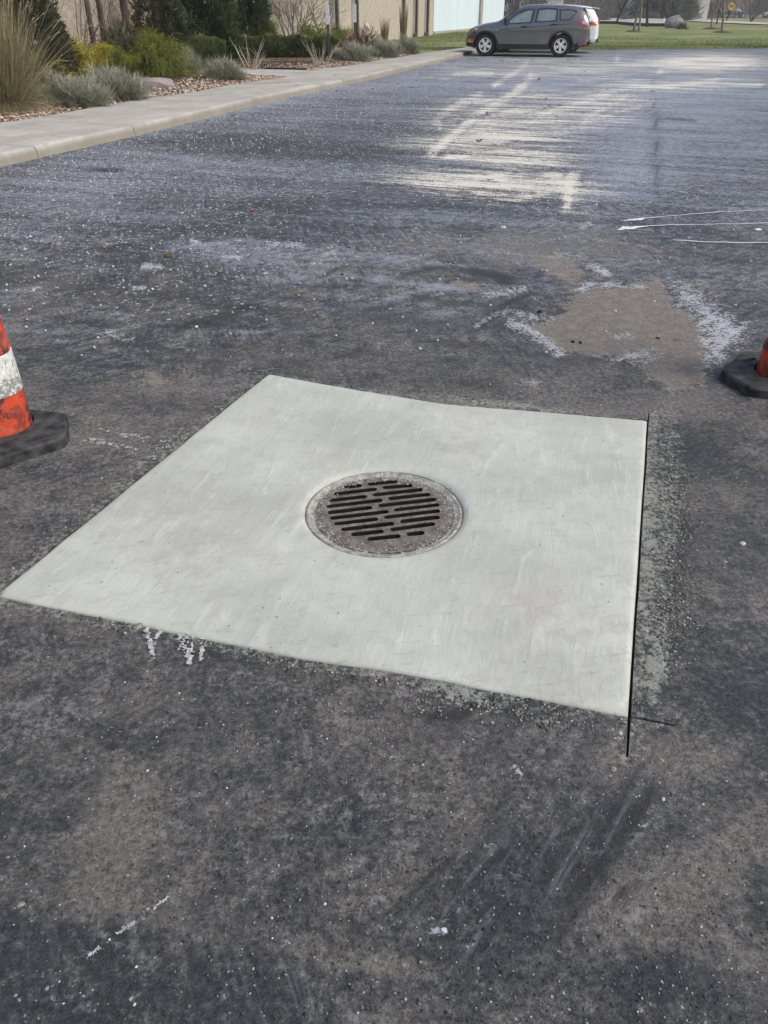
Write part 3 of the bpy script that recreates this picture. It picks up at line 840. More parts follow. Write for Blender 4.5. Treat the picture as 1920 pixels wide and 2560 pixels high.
# ------------------------------------------------------------------ storm drain: frame ring, slotted grate, pit
def build_drain():
    root = empty('storm_drain', (RC[0], RC[1], -.012), 0, 'round iron storm drain with slotted grate in the middle of the slab', 'drain')
    Z8 = [((470, 275), (630, 260)), ((680, 250), (950, 222)), ((375, 338), (768, 292)), ((815, 283), (1092, 257)), ((328, 397), (678, 357)), ((724, 347), (1183, 294)),
          ((312, 452), (817, 391)), ((866, 381), (1249, 338)), ((320, 506), (725, 457)), ((777, 445), (1300, 383)), ((340, 556), (872, 493)), ((918, 483), (1330, 433)),
          ((378, 608), (778, 560)), ((829, 550), (1340, 487)), ((440, 657), (921, 600)), ((975, 587), (1335, 543)), ((530, 705), (828, 672)), ((885, 658), (1292, 605)),
          ((680, 745), (980, 712)), ((1033, 700), (1197, 683))]
    sc = 460 / 1659
    slots = []
    for a, b in Z8:
        p = np.array(G(730 + a[0] * sc, 1140 + a[1] * sc, -.012)) - RC; q = np.array(G(730 + b[0] * sc, 1140 + b[1] * sc, -.012)) - RC
        e = (q - p) / np.linalg.norm(q - p); nn = np.array([-e[1], e[0]]); w = .0126
        p = p + e * w; q = q - e * w
        ring = []
        for k in range(7): t = -PI / 2 + PI * k / 6; ring.append(q + e * w * math.cos(t) + nn * w * math.sin(t))
        for k in range(7): t = PI / 2 + PI * k / 6; ring.append(p + e * w * math.cos(t) + nn * w * math.sin(t))
        slots.append(ring)
    RG = .262
    circ = [np.array([RG * math.cos(t), RG * math.sin(t)]) for t in np.linspace(0, 2 * PI, 97)[:-1]]
    pts = [Vector(c) for c in circ]; edges = [(i, (i + 1) % 96) for i in range(96)]
    for s_ in slots:
        b = len(pts); pts += [Vector(p) for p in s_]; edges += [(b + i, b + (i + 1) % len(s_)) for i in range(len(s_))]
    g = [(a, b) for a in np.arange(-.26, .26, .012) for b in np.arange(-.26, .26, .012) if math.hypot(a, b) < RG - .008]
    g = np.array(g) + rng.uniform(-.002, .002, (len(g), 2))
    okg = np.ones(len(g), bool)
    for s_ in slots: okg &= ~inside(s_, g[:, 0], g[:, 1]) & (dist_poly(s_, g[:, 0], g[:, 1]) > .003)
    pts += [Vector(p) for p in g[okg]]
    vo, eo, fo, ov, oe, of = delaunay_2d_cdt(pts, edges, [], 0, 1e-7)
    vo = np.array([tuple(p) for p in vo]); cen = np.array([vo[list(f)].mean(0) for f in fo])
    ok = np.hypot(cen[:, 0], cen[:, 1]) < RG
    for s_ in slots: ok &= ~inside(s_, cen[:, 0], cen[:, 1])
    top = [tuple(f) for f, k in zip(fo, ok) if k]
    n = len(vo)
    def tz(p): return -.003 + (fbm(p[:, 0] * 60 + 9, p[:, 1] * 60, 3, 3) - .5) * .004
    V = np.vstack([np.c_[vo, tz(vo)], np.c_[vo, np.full(n, -.032)]])
    Fc = list(top) + [tuple(i + n for i in reversed(f)) for f in top]
    cnt = {}
    for f in top:
        for i in range(len(f)):
            e = (f[i], f[(i + 1) % len(f)]); cnt[e] = 1
    for (a, b) in list(cnt):
        if (b, a) not in cnt: Fc.append((a, a + n, b + n, b))
    m = NM('rusty_cast_iron', .75, .3, 0.0)
    f = m.noise(22, 6, .75); h = m.noise(110, 4, .7)
    c = m.mix(m.rng(f, .35, .65), (.085, .072, .064), (.20, .18, .165))
    c = m.mix(m.math('MULTIPLY', m.rng(m.noise(60, 5, .8), .52, .72), .7), c, (.38, .37, .34))
    c = m.mix(m.math('MULTIPLY', m.rng(m.noise(9, 3), .55, .75), .4), c, (.16, .13, .115))
    m.color(c); m.bump(m.math('ADD', f, h), .5, .004)
    dk_ = mottled('shaded_slot_iron', (.006, .006, .006), (.016, .015, .014), 30, .8)  # slot sides coloured black to paint in the shade inside them
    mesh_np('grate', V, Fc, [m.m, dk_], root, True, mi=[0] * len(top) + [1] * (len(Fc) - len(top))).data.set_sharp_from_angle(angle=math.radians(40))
    mr = NM('cement_crusted_rim', .85, .25)
    f = mr.noise(26, 6, .78); g_ = mr.noise(90, 4, .7)
    c = mr.mix(mr.rng(f, .40, .60), (.25, .245, .22), (.46, .47, .43))
    c = mr.mix(mr.math('MULTIPLY', mr.rng(g_, .55, .7), .6), c, (.15, .14, .13))
    mr.color(c); mr.bump(mr.math('ADD', f, g_), .8, .006)
    # ring with crusted surface
    nn = 160; prof = [(RR - .001, -.05), (RR - .001, .002), (RR - .007, .0045), (RR - .012, .003), (RR - .016, -.001), (RR - .024, -.002), (.270, -.003), (RG + .0012, -.005), (RG + .0012, -.05)]
    V = []; Fc = []
    for i, (r, z) in enumerate(prof):
        for k in range(nn):
            t = 2 * PI * k / nn
            j = (vnoise(k * .6, i * 1.7, 5) - .5) * .004 if 1 <= i <= 6 else 0
            V.append(((r + j * .3) * math.cos(t), (r + j * .3) * math.sin(t), z + j))
    for i in range(len(prof) - 1):
        for k in range(nn): Fc.append((i * nn + k, i * nn + (k + 1) % nn, (i + 1) * nn + (k + 1) % nn, (i + 1) * nn + k))
    fix_normals(mesh_np('frame_ring', V, Fc, mr.m, root, True))
    # crust of dried cement creeping over the edge of the grate
    cr = MB()
    for i in range(600):
        t = rng.uniform(0, 2 * PI); w = vnoise(math.cos(t) * 4 + 5, math.sin(t) * 4 + 5, 6)
        r = RG - abs(rng.normal(0, .014 + .022 * w)) + .008
        s_ = rng.uniform(.0015, .0042)
        c0 = Vector((r * math.cos(t), r * math.sin(t), -.0015))
        if any(abs(c0.x - 0) < 0 for _ in (0,)): continue
        if r < .225 and any(inside(q, np.array([c0.x]), np.array([c0.y]))[0] for q in slots): continue
        vs = [c0 + Vector((s_ * rng.uniform(.7, 1.8) * math.cos(a), s_ * rng.uniform(.7, 1.8) * math.sin(a), -.002)) for a in np.linspace(0, 2 * PI, 6)[:-1]] + [c0 + Vector((0, 0, s_ * .8))]
        cr.add(vs, [(k, (k + 1) % 5, 5) for k in range(5)])
    tag(cr.build('cement_crust', mr.m, root), kind='stuff')
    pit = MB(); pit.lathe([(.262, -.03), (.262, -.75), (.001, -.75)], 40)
    pit.build('pit', mottled('shaded_pit_brick', (.005, .005, .005), (.013, .012, .011), 12, .7), root, True)  # pit coloured near black to paint in the shade below the grate
    return root
build_drain()

# ================================================================== sidewalk with kerb
KP = [toab(*G(u, v, 0)) for u, v in ((0, 415), (116, 389), (353, 338), (480, 304), (659, 256), (835, 222), (900, 208), (1000, 183), (1162, 137))]
IP = [toab(*G(u, v, .14)) for u, v in ((0, 305), (75, 295), (191, 275), (356, 247), (480, 230), (581, 211), (719, 190), (774, 175), (900, 158), (954, 146), (1007, 139), (1065, 129), (1159, 117))]
_ka = [p[0] for p in KP]; _kb = np.array([p[1] for p in KP]); _kb = _kb * .5 + np.polyval(np.polyfit(_ka, _kb, 1), _ka) * .5
_ia = [p[0] for p in IP]; _ib = [p[1] for p in IP]
def kb(a): return float(np.interp(a, [-40] + _ka, [_kb[0]] + list(_kb)))
def ib(a): return float(np.interp(a, [-40] + _ia + [30], [_ib[0]] + _ib + [_ib[-1]]))
PATH_A = (toab(*G(719, 190, .14))[0] + .05, toab(*G(774, 175, .14))[0])       # where the side path leaves the sidewalk

def mat_walk():
    m = NM('old_concrete', .85, .25)
    n = m.noise(1.6, 6, .65); g = m.noise(70, 4, .75); d = m.noise(7, 6, .7)
    c = m.mix(m.rng(n, .3, .7), (.37, .36, .33), (.50, .49, .455))
    c = m.mix(m.math('MULTIPLY', m.rng(d, .46, .68), .55), c, (.27, .26, .23))
    c = m.mix(m.math('MULTIPLY', m.rng(m.noise(.7, 5, .7, m.mapping(loc=(5, 5, 5))), .50, .66), .5), c, (.27, .255, .22))
    c = m.mix(m.math('MULTIPLY', m.rng(g, .55, .8), .5), c, (.66, .65, .61))
    # kerb face painted darker for its shade, with a brown-grey splash stain
    x = m.n('ShaderNodeSeparateXYZ'); m.l(m.obj(), x.inputs[0])
    low = m.rng(m.math('ADD', x.outputs[2], m.math('MULTIPLY', d, .03)), .07, .155, 1, 0)
    c = m.mix(m.math('MULTIPLY', low, .7), c, (.21, .19, .145))
    m.color(c); m.bump(m.math('ADD', g, d), .4, .006)
    return m.m
M_WALK = mat_walk()

def build_walk():
    V = []; Fc = []
    joints = [-15.0]
    a = -15.0
    marks = sorted([toab(*G(u, v, .1))[0] for u, v in ((116, 375), (353, 322), (650, 250), (835, 215))])
    js = [-14.3, -11.2] + marks
    while js[-1] < 24: js.append(js[-1] + 3.05)
    js = js[:]
    g = .005
    for j0, j1 in zip(js[:-1], js[1:]):
        n = max(2, int((j1 - j0) / .12))
        ts = np.linspace(j0 + g, j1 - g, n)
        secs = []
        for k, t in enumerate(ts):
            e = .006 if k in (0, n - 1) else 0
            k_ = kb(t) + (float(fbm(t * 3, 1.5, 4, 3)) - .5) * .008; i_ = ib(t)
            chip = max(0, float(fbm(t * 5, 7.7, 9, 3)) - .60) * .25
            if t < toab(*G(116, 375, .1))[0] and t > -9: chip += .02 * float(vnoise(t * 9, 3, 2))
            z = .14 - e + (float(fbm(t * .8, 4, 2, 2)) - .5) * .01
            hh = float(np.interp(t, (3, 16), (1.0, .8)))
            secs.append([(i_, -.02), (i_, z * hh - .004), (i_ + .03, z * hh), ((i_ + k_) / 2, z * hh + .004), (k_ - .06, z * hh), (k_ - .025 - chip, z * hh - .004), (k_ - .008 - chip * .5, z * hh - .016 - chip * .5), (k_ + .002, z * hh * .55), (k_ + .012, -.01)])
        b = len(V); w = len(secs[0])
        for t, sct in zip(ts, secs):
            for bb, z in sct: V.append((*S(t, bb), z))
        for r in range(n - 1):
            for c in range(w - 1):
                Fc.append((b + r * w + c, b + r * w + c + 1, b + (r + 1) * w + c + 1, b + (r + 1) * w + c))
        Fc.append(tuple(b + c for c in reversed(range(w)))); Fc.append(tuple(b + (n - 1) * w + c for c in range(w)))
    # side path to the building
    p0, p1 = PATH_A
    for q0, q1 in ((-2.9, -4.5), (-4.51, -6.4)):
        b = len(V)
        i0 = ib(p0) - .004; i1 = ib(p1) - .004
        st0 = q0 if q0 != -2.9 else None
        c = [(p0, i0 if st0 is None else q0), (p1, i1 if st0 is None else q0), (p1, q1), (p0, q1)]
        for aa, bb in c: V.append((*S(aa, bb), .137))
        for aa, bb in c: V.append((*S(aa, bb), -.02))
        Fc += [(b, b + 1, b + 2, b + 3), (b, b + 4, b + 5, b + 1), (b + 1, b + 5, b + 6, b + 2), (b + 3, b + 2, b + 6, b + 7), (b, b + 3, b + 7, b + 4)]
    o = mesh_np('sidewalk', V, Fc, M_WALK, None, True)
    fix_normals(o); o.data.set_sharp_from_angle(angle=math.radians(30))
    tag(o, kind='structure')
build_walk()

# ================================================================== ground: lawn running out to the horizon
def build_ground():
    le = [S(a, -1.6) for a in (-24, -10, 0, 10, 17, 20)]
    # left edge of the hole lies under the sidewalk; far edge is the lot edge
    fe = []
    for x in np.linspace(le[-1][0] + .1, 40, 40):
        yy = float(far_edge_y(np.array([x / 38.0]))[0]); s_ = x / yy
        yy = float(far_edge_y(np.array([s_]))[0]); fe.append((x, yy))
    hole = [(-9.9, -6.9)] + [p for p in le if p[1] > -6.5] + [(p[0], p[1]) for p in fe if p[1] > le[-1][1]] + [(40, 30), (7.9, -6.9)]
    pts = [Vector(p) for p in hole]; nh = len(pts); edges = [(i, (i + 1) % nh) for i in range(nh)]
    ou = [(-900, -60), (900, -60), (900, 1800), (-900, 1800)]
    b = len(pts); pts += [Vector(p) for p in ou]; edges += [(b + i, b + (i + 1) % 4) for i in range(4)]
    P = []
    for y in np.concatenate([np.arange(38, 70, .8), np.geomspace(70, 700, 50)]):
        for s_ in np.linspace(-.35, .65, 60): P.append((s_ * y, y))
    P = np.array(P)
    hp = np.array(hole)
    ok = ~inside(hp, P[:, 0], P[:, 1]) & (dist_poly(hp, P[:, 0], P[:, 1]) > .3)
    pts += [Vector(p) for p in P[ok]]
    vo, eo, fo, ov, oe, of = delaunay_2d_cdt(pts, edges, [], 0, 1e-5)
    vo = np.array([tuple(p) for p in vo]); cen = np.array([vo[list(f)].mean(0) for f in fo])
    k = ~inside(hp, cen[:, 0], cen[:, 1])
    d = dist_poly(hp, vo[:, 0], vo[:, 1])
    z = zt(vo[:, 1]) + .012 + np.clip(d / 3, 0, 1) * (.03 + (fbm(vo[:, 0] * .12, vo[:, 1] * .12, 3, 3) - .5) * .10)
    m = NM('winter_lawn', .95, .1)
    n = m.noise(.55, 6, .7); q = m.noise(.14, 3, .6); g = m.noise(9, 5, .8)
    mp_ = m.noise(1, 5, .7, m.mapping(scale=(.12, .5, 1)))
    c = m.mix(m.rng(n, .3, .72), (.105, .15, .055), (.235, .255, .11))
    c = m.mix(m.rng(m.math('ADD', m.math('MULTIPLY', mp_, .7), m.math('MULTIPLY', q, .3)), .46, .66), c, (.37, .36, .20))
    c = m.mix(m.math('MULTIPLY', m.rng(g, .5, .8), .4), c, (.06, .085, .035))
    y_ = m.n('ShaderNodeSeparateXYZ'); m.l(m.obj(), y_.inputs[0])
    c = m.mix(m.math('MULTIPLY', m.rng(y_.outputs[1], 90, 170), .7), c, (.28, .25, .14))
    m.color(c); m.bump(g, .6, .05)
    o = mesh_np('ground', np.c_[vo, z], [tuple(f) for f, kk in zip(fo, k) if kk], m.m, None, True)
    tag(o, kind='structure')
build_ground()

# ================================================================== planting bed with river gravel and mulch
WALL_B = toab(2.93, 56.0)[1]
BED_END = toab(*G(1048, 132, .14))[0]
def bed_z(a, b):
    i_ = ib(a)
    d = np.clip((i_ - b) / 1.2, 0, 1)
    near = min(abs(a - PATH_A[0]), abs(a - PATH_A[1])) if not (PATH_A[0] < a < PATH_A[1]) else 0
    k = min(1, near / .5)
    return .118 + float(d) * .08 * k
def build_bed():
    V = []; Fc = []; idx = {}
    As = np.concatenate([np.arange(-12, PATH_A[0], .09), [PATH_A[0]]]), np.concatenate([[PATH_A[1]], np.arange(PATH_A[1] + .05, BED_END, .13), [BED_END]])
    for seg in As:
        b = len(V); nb = 46
        for a in seg:
            i_ = ib(a); far = max(0, (BED_END - a)) 
            wb = WALL_B if a < BED_END - 3 else WALL_B * min(1, far / 3) + (i_ - .1) * (1 - min(1, far / 3))
            for k in range(nb):
                bb = i_ + .002 + (wb - i_) * (k / (nb - 1)) ** 1.3
                z = bed_z(a, bb) + (float(vnoise(a * 17, bb * 17, 3)) - .5) * .018
                V.append((*S(a, bb), z))
        for r in range(len(seg) - 1):
            for k in range(nb - 1):
                q = (b + r * nb + k, b + r * nb + k + 1, b + (r + 1) * nb + k + 1, b + (r + 1) * nb + k)
                Fc.append(q[::-1])
    m = NM('mulch_and_gravel', .9, .2)
    v = m.voro(26); v2 = m.voro(60)
    r = m.n('ShaderNodeSeparateColor'); m.l(v.outputs['Color'], r.inputs[0])
    c = m.ramp(r.outputs[0], [(0, (.045, .028, .022)), (.35, (.16, .10, .07)), (.7, (.34, .25, .18)), (1, (.50, .44, .36))])
    c = m.mix(m.math('MULTIPLY', m.rng(m.noise(1.3, 4), .5, .62), .85), c, (.060, .033, .027))
    c = m.mix(m.rng(v.outputs['Distance'], .3, .7, 0, .8), c, (.03, .02, .016))
    m.color(c); m.bump(m.math('SUBTRACT', 1.0, v.outputs['Distance']), 1.0, .03)
    o = mesh_np('planting_bed', V, Fc, m.m, None, True); tag(o, kind='structure')
    return o
build_bed()

def scatter_stones(name, P, R, mat, kind='stuff', label=None, cat=None, squash=.6, tint=None):
    """low irregular stones, one mesh"""
    ico = bmesh.new(); bmesh.ops.create_icosphere(ico, subdivisions=1, radius=1)
    bv = np.array([tuple(v.co) for v in ico.verts]); bf = np.array([[v.index for v in f.verts] for f in ico.faces]); ico.free()
    n = len(P); k = len(bv)
    sc = rng.uniform(.6, 1.35, (n, 1, 3)); sc[:, :, 2] *= squash
    j = rng.uniform(.78, 1.22, (n, k, 1))
    th = rng.uniform(0, 2 * PI, n); c, s_ = np.cos(th), np.sin(th)
    v = bv[None] * j * sc * np.asarray(R)[:, None, None]
    x = v[:, :, 0] * c[:, None] - v[:, :, 1] * s_[:, None]; y = v[:, :, 0] * s_[:, None] + v[:, :, 1] * c[:, None]
    v = np.stack([x, y, v[:, :, 2]], -1) + np.asarray(P)[:, None, :]
    f = bf[None] + (np.arange(n) * k)[:, None, None]
    t = np.repeat(rng.uniform(0, 1, n) if tint is None else tint, k)
    o = mesh_np(name, v.reshape(-1, 3), f.reshape(-1, 3), mat, None, False, {'tint': t})
    tag(o, label, cat, kind=kind)
    return o
def mat_tint(name, stops, rough=.8, spec=.3, bump=0):
    m = NM(name, rough, spec); c = m.ramp(m.attr('tint'), stops)
    n = m.noise(60, 3); c = m.mix(m.rng(n, .3, .7, 0, .3), c, (.08, .06, .05)); m.color(c)
    return m.m
M_RIVER = mat_tint('river_gravel', [(0, (.10, .06, .05)), (.3, (.25, .17, .12)), (.6, (.46, .36, .27)), (.85, (.60, .53, .44)), (1, (.70, .66, .60))])
P = []; R = []
for i in range(9000):
    a = rng.uniform(-11.5, BED_END - .3) if i % 3 else rng.uniform(-8, 8)
    if PATH_A[0] - .05 < a < PATH_A[1] + .05: continue
    i_ = ib(a); d = abs(rng.normal(0, .55)) + .03
    bb = i_ - d
    if bb < WALL_B + .3: continue
    r = rng.uniform(.014, .034)
    P.append((*S(a, bb), bed_z(a, bb) + r * .25)); R.append(r)
scatter_stones('river_gravel', P, R, M_RIVER)
M_MULCH = mat_tint('bark_mulch', [(0, (.045, .022, .018)), (.5, (.11, .05, .036)), (1, (.22, .12, .085))])
P = []; R = []
for i in range(5000):
    a = rng.uniform(-11.5, BED_END - .3)
    if PATH_A[0] - .05 < a < PATH_A[1] + .05: continue
    bb = ib(a) - abs(rng.normal(.5, .6)) - .02
    if bb < WALL_B + .3 or bb > ib(a) - .02: continue
    r = rng.uniform(.012, .035)
    P.append((*S(a, bb), bed_z(a, bb) + r * .3)); R.append(r)
scatter_stones('bark_mulch', P, R, M_MULCH, squash=.4)
# black edging strip of the bed beyond the side path
e = MB()
for k in range(12):
    b0 = ib(PATH_A[1]) - .1 - k * .3
    p0 = S(PATH_A[1] + .012, b0); p1 = S(PATH_A[1] + .012, b0 - .3)
    q0 = S(PATH_A[1] + .035, b0); q1 = S(PATH_A[1] + .035, b0 - .3)
    e.add([(*p0, .10), (*p1, .10), (*q1, .10), (*q0, .10), (*p0, .175), (*p1, .175), (*q1, .175), (*q0, .175)], [(0, 1, 5, 4), (3, 7, 6, 2), (4, 5, 6, 7)] + ([(0, 4, 7, 3)] if k == 0 else []) + ([(1, 2, 6, 5)] if k == 11 else []))
tag(fix_normals(e.build('bed_edging', mottled('black_plastic', (.012, .012, .013), (.03, .03, .03), 10, .6))), 'black edging strip along the gravel bed beyond the side path', 'edging')

# ================================================================== buildings
def on_plane(u, v, b):
    """where the view ray meets the vertical plane at offset b from the kerb; returns a, z"""
    x, Y, Z = ray(u, v)
    n = B2; c = float((K0 + b * B2) @ n)
    t = c / (x * n[0] + Y * n[1])
    p = np.array([x * t, Y * t])
    return float((p - K0) @ A2), CH + Z * t

def build_office():
    root = empty('office_building', (*S(18, WALL_B), 0), AZ, 'beige stone-aggregate building with tall dark window slots behind the shrubs', 'building')
    # local frame: x along the facade away, y to the left (into the building)
    def loc_a(a): return a - 18.0
    end = on_plane(1082, 88, WALL_B)[0]; start = -26.0
    st = []
    for u0, u1 in ((214, 228), (243, 258), (302, 322), (411, 424), (651, 664), (826, 848), (878, 898), (1003, 1014), (1032, 1046), (1061, 1074)):
        a0 = on_plane(u0, 30, WALL_B)[0]; a1 = on_plane(u1, 30, WALL_B)[0]; st.append([a0, a1])
    a = st[0][0] - 3.2
    while a > start + 2:
        st.insert(0, [a, a + .45]); a -= 3.2
    # split windows that overlap
    m = NM('stone_aggregate_panel', .92, .15)
    v = m.voro(7); r = m.n('ShaderNodeSeparateColor'); m.l(v.outputs['Color'], r.inputs[0])
    c = m.mix(m.rng(m.noise(6, 6, .75), .35, .65), (.40, .355, .28), (.56, .52, .43))
    c = m.mix(m.math('MULTIPLY', r.outputs[0], .35), c, (.36, .33, .27))
    c = m.mix(m.math('MULTIPLY', m.rng(m.noise(1.2, 3), .5, .7), .3), c, (.60, .56, .46))
    m.color(c); m.bump(m.noise(14, 6, .8), .9, .04)
    MW = m.m
    H = 6.5
    w = MB(); cur = start
    for a0, a1 in st:
        w.box((loc_a(cur), 0, 0), (loc_a(a0), .3, H)); cur = a1
    w.box((loc_a(cur), 0, 0), (loc_a(end), .3, H))
    w.build('wall', MW, root)
    c_ = MB()
    c_.box((loc_a(start), .302, -.0), (loc_a(end) - .002, 14, H - .1))
    c_.build('building_core', mottled('grey_infill_panel', (.16, .15, .14), (.24, .225, .21), 1.5, .8), root)
    g = mottled('smoked_glass', (.018, .020, .022), (.03, .03, .033), 1, .12, .5)
    fr = mottled('bronze_frame', (.055, .042, .035), (.09, .072, .06), 3, .5)
    pn = mottled('grey_reveal', (.20, .19, .18), (.27, .26, .245), 2, .85)
    for i, (a0, a1) in enumerate(st):
        x0, x1 = loc_a(a0), loc_a(a1)
        z0 = .12 if i >= len(st) - 3 else .35
        t = .07; zt_ = H - .2
        f = MB(); f.prism([(x0 + .003, z0), (x1 - .003, z0), (x1 - .003, zt_), (x1 - t, zt_), (x1 - t, z0 + .12), (x0 + t, z0 + .12), (x0 + t, zt_), (x0 + .003, zt_)], .06, .298, Matrix(((1, 0, 0, 0), (0, 0, 1, 0), (0, 1, 0, 0), (0, 0, 0, 1)))); 
        fo = fix_normals(f.build('window', fr, root))
        p = MB(); p.box((x0 + t + .002, .16, z0 + .122), (x1 - t - .002, .20, H - .25)); p.build('pane', g if i < len(st) - 5 else pn, fo)
    rf = MB(); rf.box((loc_a(start) - .1, -.12, H + .002), (loc_a(end) + .12, 14.1, H + .35)); rf.build('roof', mottled('brown_fascia', (.08, .06, .05), (.11, .09, .08), 2, .7), root)
build_office()

def build_blue():
    p0 = np.array(G(1083, 86)); 
    q = np.array(G(1163, 78.5)); d = (q - p0) / np.linalg.norm(q - p0)
    ang = math.atan2(d[1], d[0])
    # length: far corner seen at u = 1259
    x, Y, Z = ray(1259, 40); s_ = x / Y
    L = (s_ * p0[1] - p0[0]) / (d[0] - s_ * d[1])
    root = empty('metal_building', (p0[0], p0[1], 0), ang, 'pale blue metal-clad building wall behind the grey car', 'building')
    m = NM('pale_blue_cladding', .6, .3)
    n = m.noise(1, 3, .6, m.mapping(scale=(2.0, 2.0, .15)))
    m.color(m.mix(m.rng(n, .3, .7), (.60, .72, .79), (.67, .78, .85)))
    w = m.n('ShaderNodeTexWave'); w.inputs['Scale'].default_value = 1.6; w.bands_direction = 'X'; m.l(m.obj(), w.inputs['Vector'])
    m.bump(w.outputs[1], .15, .03)
    b = MB(); b.box((0, 0, -.6), (L, 22, 8)); b.build('wall', m.m, root)
    r = MB(); r.box((-.2, -.2, 8.002), (L + .2, 22.2, 8.3)); r.build('roof', mottled('white_roof_trim', (.6, .6, .6), (.7, .7, .7), 1), root)
    f = MB(); f.box((.0, -.05, -.5), (L - .01, -.002, .16)); f.build('footing', mottled('concrete_footing', (.3, .29, .26), (.42, .4, .37), 2), root)
    # downpipe on the wall
    x, Y, Z = ray(1199, 40); s_ = x / Y; t = (s_ * p0[1] - p0[0]) / (d[0] - s_ * d[1])
    dp = MB(); dp.box((t - .28, -.16, .3), (t + .28, -.004, 7.9)); dp.build('downpipe', mottled('weathered_downpipe', (.28, .26, .25), (.42, .40, .40), 6, .6), root)
build_blue()

# ================================================================== far setting
def strip_on_ground(name, top, bot, mat, dz=.03):
    """a band of ground between two picture-row polylines"""
    us = np.linspace(max(top[0][0], bot[0][0]), min(top[-1][0], bot[-1][0]), 60)
    V = []; Fc = []
    for u in us:
        vt = float(np.interp(u, [p[0] for p in top], [p[1] for p in top])); vb = float(np.interp(u, [p[0] for p in bot], [p[1] for p in bot]))
        a = GT(u, vt); b = GT(u, vb)
        for k in range(5):
            t = k / 4; x = b[0] + (a[0] - b[0]) * t; y = b[1] + (a[1] - b[1]) * t
            V.append((x, y, float(zt(y)) + dz + .10))
    for i in range(len(us) - 1):
        for k in range(4): Fc.append((i * 5 + k, (i + 1) * 5 + k, (i + 1) * 5 + k + 1, i * 5 + k + 1))
    o = mesh_np(name, V, Fc, mat); tag(o, kind='structure'); return o
strip_on_ground('path', [(1700, 51.5), (1780, 53), (1860, 57), (1960, 61.5), (2300, 74)], [(1700, 52.5), (1780, 58.5), (1860, 62.5), (1960, 67), (2300, 82)], mottled('pale_gravel_path', (.42, .41, .37), (.52, .50, .46), .5, .9))
strip_on_ground('road', [(1300, 41), (1960, 44), (2300, 46)], [(1300, 43.5), (1960, 47), (2300, 49)], mottled('far_road', (.12, .12, .12), (.17, .17, .165), .5, .9), .05)
# railway embankment behind the road
V = []; Fc = []
for i, x in enumerate(np.linspace(-60, 330, 80)):
    y = 262 + x * .03; w = (fbm(x * .05, 2, 3, 3) - .5) * .5
    for dy, z in ((-9, -.7), (-5, .25 + w * .4), (-3, .75 + w * .2), (-2.5, .98), (2.5, .98), (7, -.7)): V.append((x, y + dy, z))
for i in range(79):
    for k in range(5): Fc.append((i * 6 + k, (i + 1) * 6 + k, (i + 1) * 6 + k + 1, i * 6 + k + 1))
o = mesh_np('railway_embankment', V, Fc, mottled('brushy_embankment', (.09, .075, .06), (.16, .14, .12), .3, .95, .1, .8, 1.0)); tag(o, kind='structure')

# ================================================================== plants
def unit(v): return v / (np.linalg.norm(v, axis=-1, keepdims=True) + 1e-9)
def cards_geo(P, D, L, Wd, segs=1, droop=0.0, tip=.25, side=None):
    """blades: origin P, direction D, length L, width Wd; droop bends them down along their length"""
    P = np.asarray(P, float); D = unit(np.asarray(D, float)); n = len(P)
    L = np.broadcast_to(np.asarray(L, float), (n,)); Wd = np.broadcast_to(np.asarray(Wd, float), (n,)); droop = np.broadcast_to(np.asarray(droop, float), (n,))
    r = unit(rng.normal(size=(n, 3))) if side is None else side
    s = unit(np.cross(D, r))
    rows = []
    for k in range(segs + 1):
        t = k / segs
        c = P + D * (L * t)[:, None] + np.array([0, 0, -1.0]) * (droop * L * t * t)[:, None]
        w = Wd * (1 - (1 - tip) * t) * .5
        rows += [c - s * w[:, None], c + s * w[:, None]]
    V = np.stack(rows, 1)                                # n, 2(segs+1), 3
    k = 2 * (segs + 1)
    base = (np.arange(n) * k)[:, None]
    F_ = np.concatenate([np.stack([base[:, 0] + 2 * i, base[:, 0] + 2 * i + 1, base[:, 0] + 2 * i + 3, base[:, 0] + 2 * i + 2], -1) for i in range(segs)])
    return V.reshape(-1, 3), F_, k
def cards(name, P, D, L, Wd, mat, parent=None, tint=None, **kw):
    V, F_, k = cards_geo(P, D, L, Wd, **kw)
    n = len(P)
    t = rng.uniform(0, 1, n) if tint is None else np.clip(tint, 0, 1)
    return mesh_np(name, V, F_, mat, parent, False, {'tint': np.repeat(t, k)})

M_LAV = leafy('lavender_leaf', (.13, .13, .09), (.30, .305, .235), (.55, .55, .47), .8, .15)
M_GOLD = leafy('gold_cypress', (.16, .14, .02), (.42, .37, .055), (.62, .56, .13))
M_YG = leafy('yellow_green_juniper', (.050, .065, .018), (.17, .20, .035), (.36, .38, .06))
M_BOX = leafy('boxwood_leaf', (.040, .056, .020), (.13, .165, .055), (.27, .30, .12))
M_ARB = leafy('arborvitae_leaf', (.024, .044, .020), (.060, .095, .042), (.12, .155, .07))
M_DKGR = leafy('dark_spruce', (.035, .042, .025), (.08, .085, .048), (.16, .145, .08))
M_STRAW = leafy('straw_blade', (.17, .135, .07), (.42, .36, .21), (.70, .63, .44), .7, .3)
M_STRAWG = leafy('green_straw_blade', (.13, .12, .06), (.34, .31, .17), (.58, .52, .33), .7, .3)
M_TWIG = leafy('bare_twig', (.07, .05, .042), (.19, .155, .135), (.36, .31, .27), .8, 0)
M_RED = leafy('red_brown_twig', (.055, .022, .018), (.13, .06, .045), (.24, .13, .09), .8, .1)
M_CANE = leafy('pale_cane', (.30, .26, .19), (.52, .47, .36), (.70, .66, .54), .8, 0)
M_BARK = mottled('grey_brown_bark', (.13, .115, .10), (.30, .27, .245), 9, .9, .1, .6, 40)
M_DBARK = mottled('dark_bark', (.022, .020, .019), (.055, .05, .045), 9, .9, .1, .5, 40)

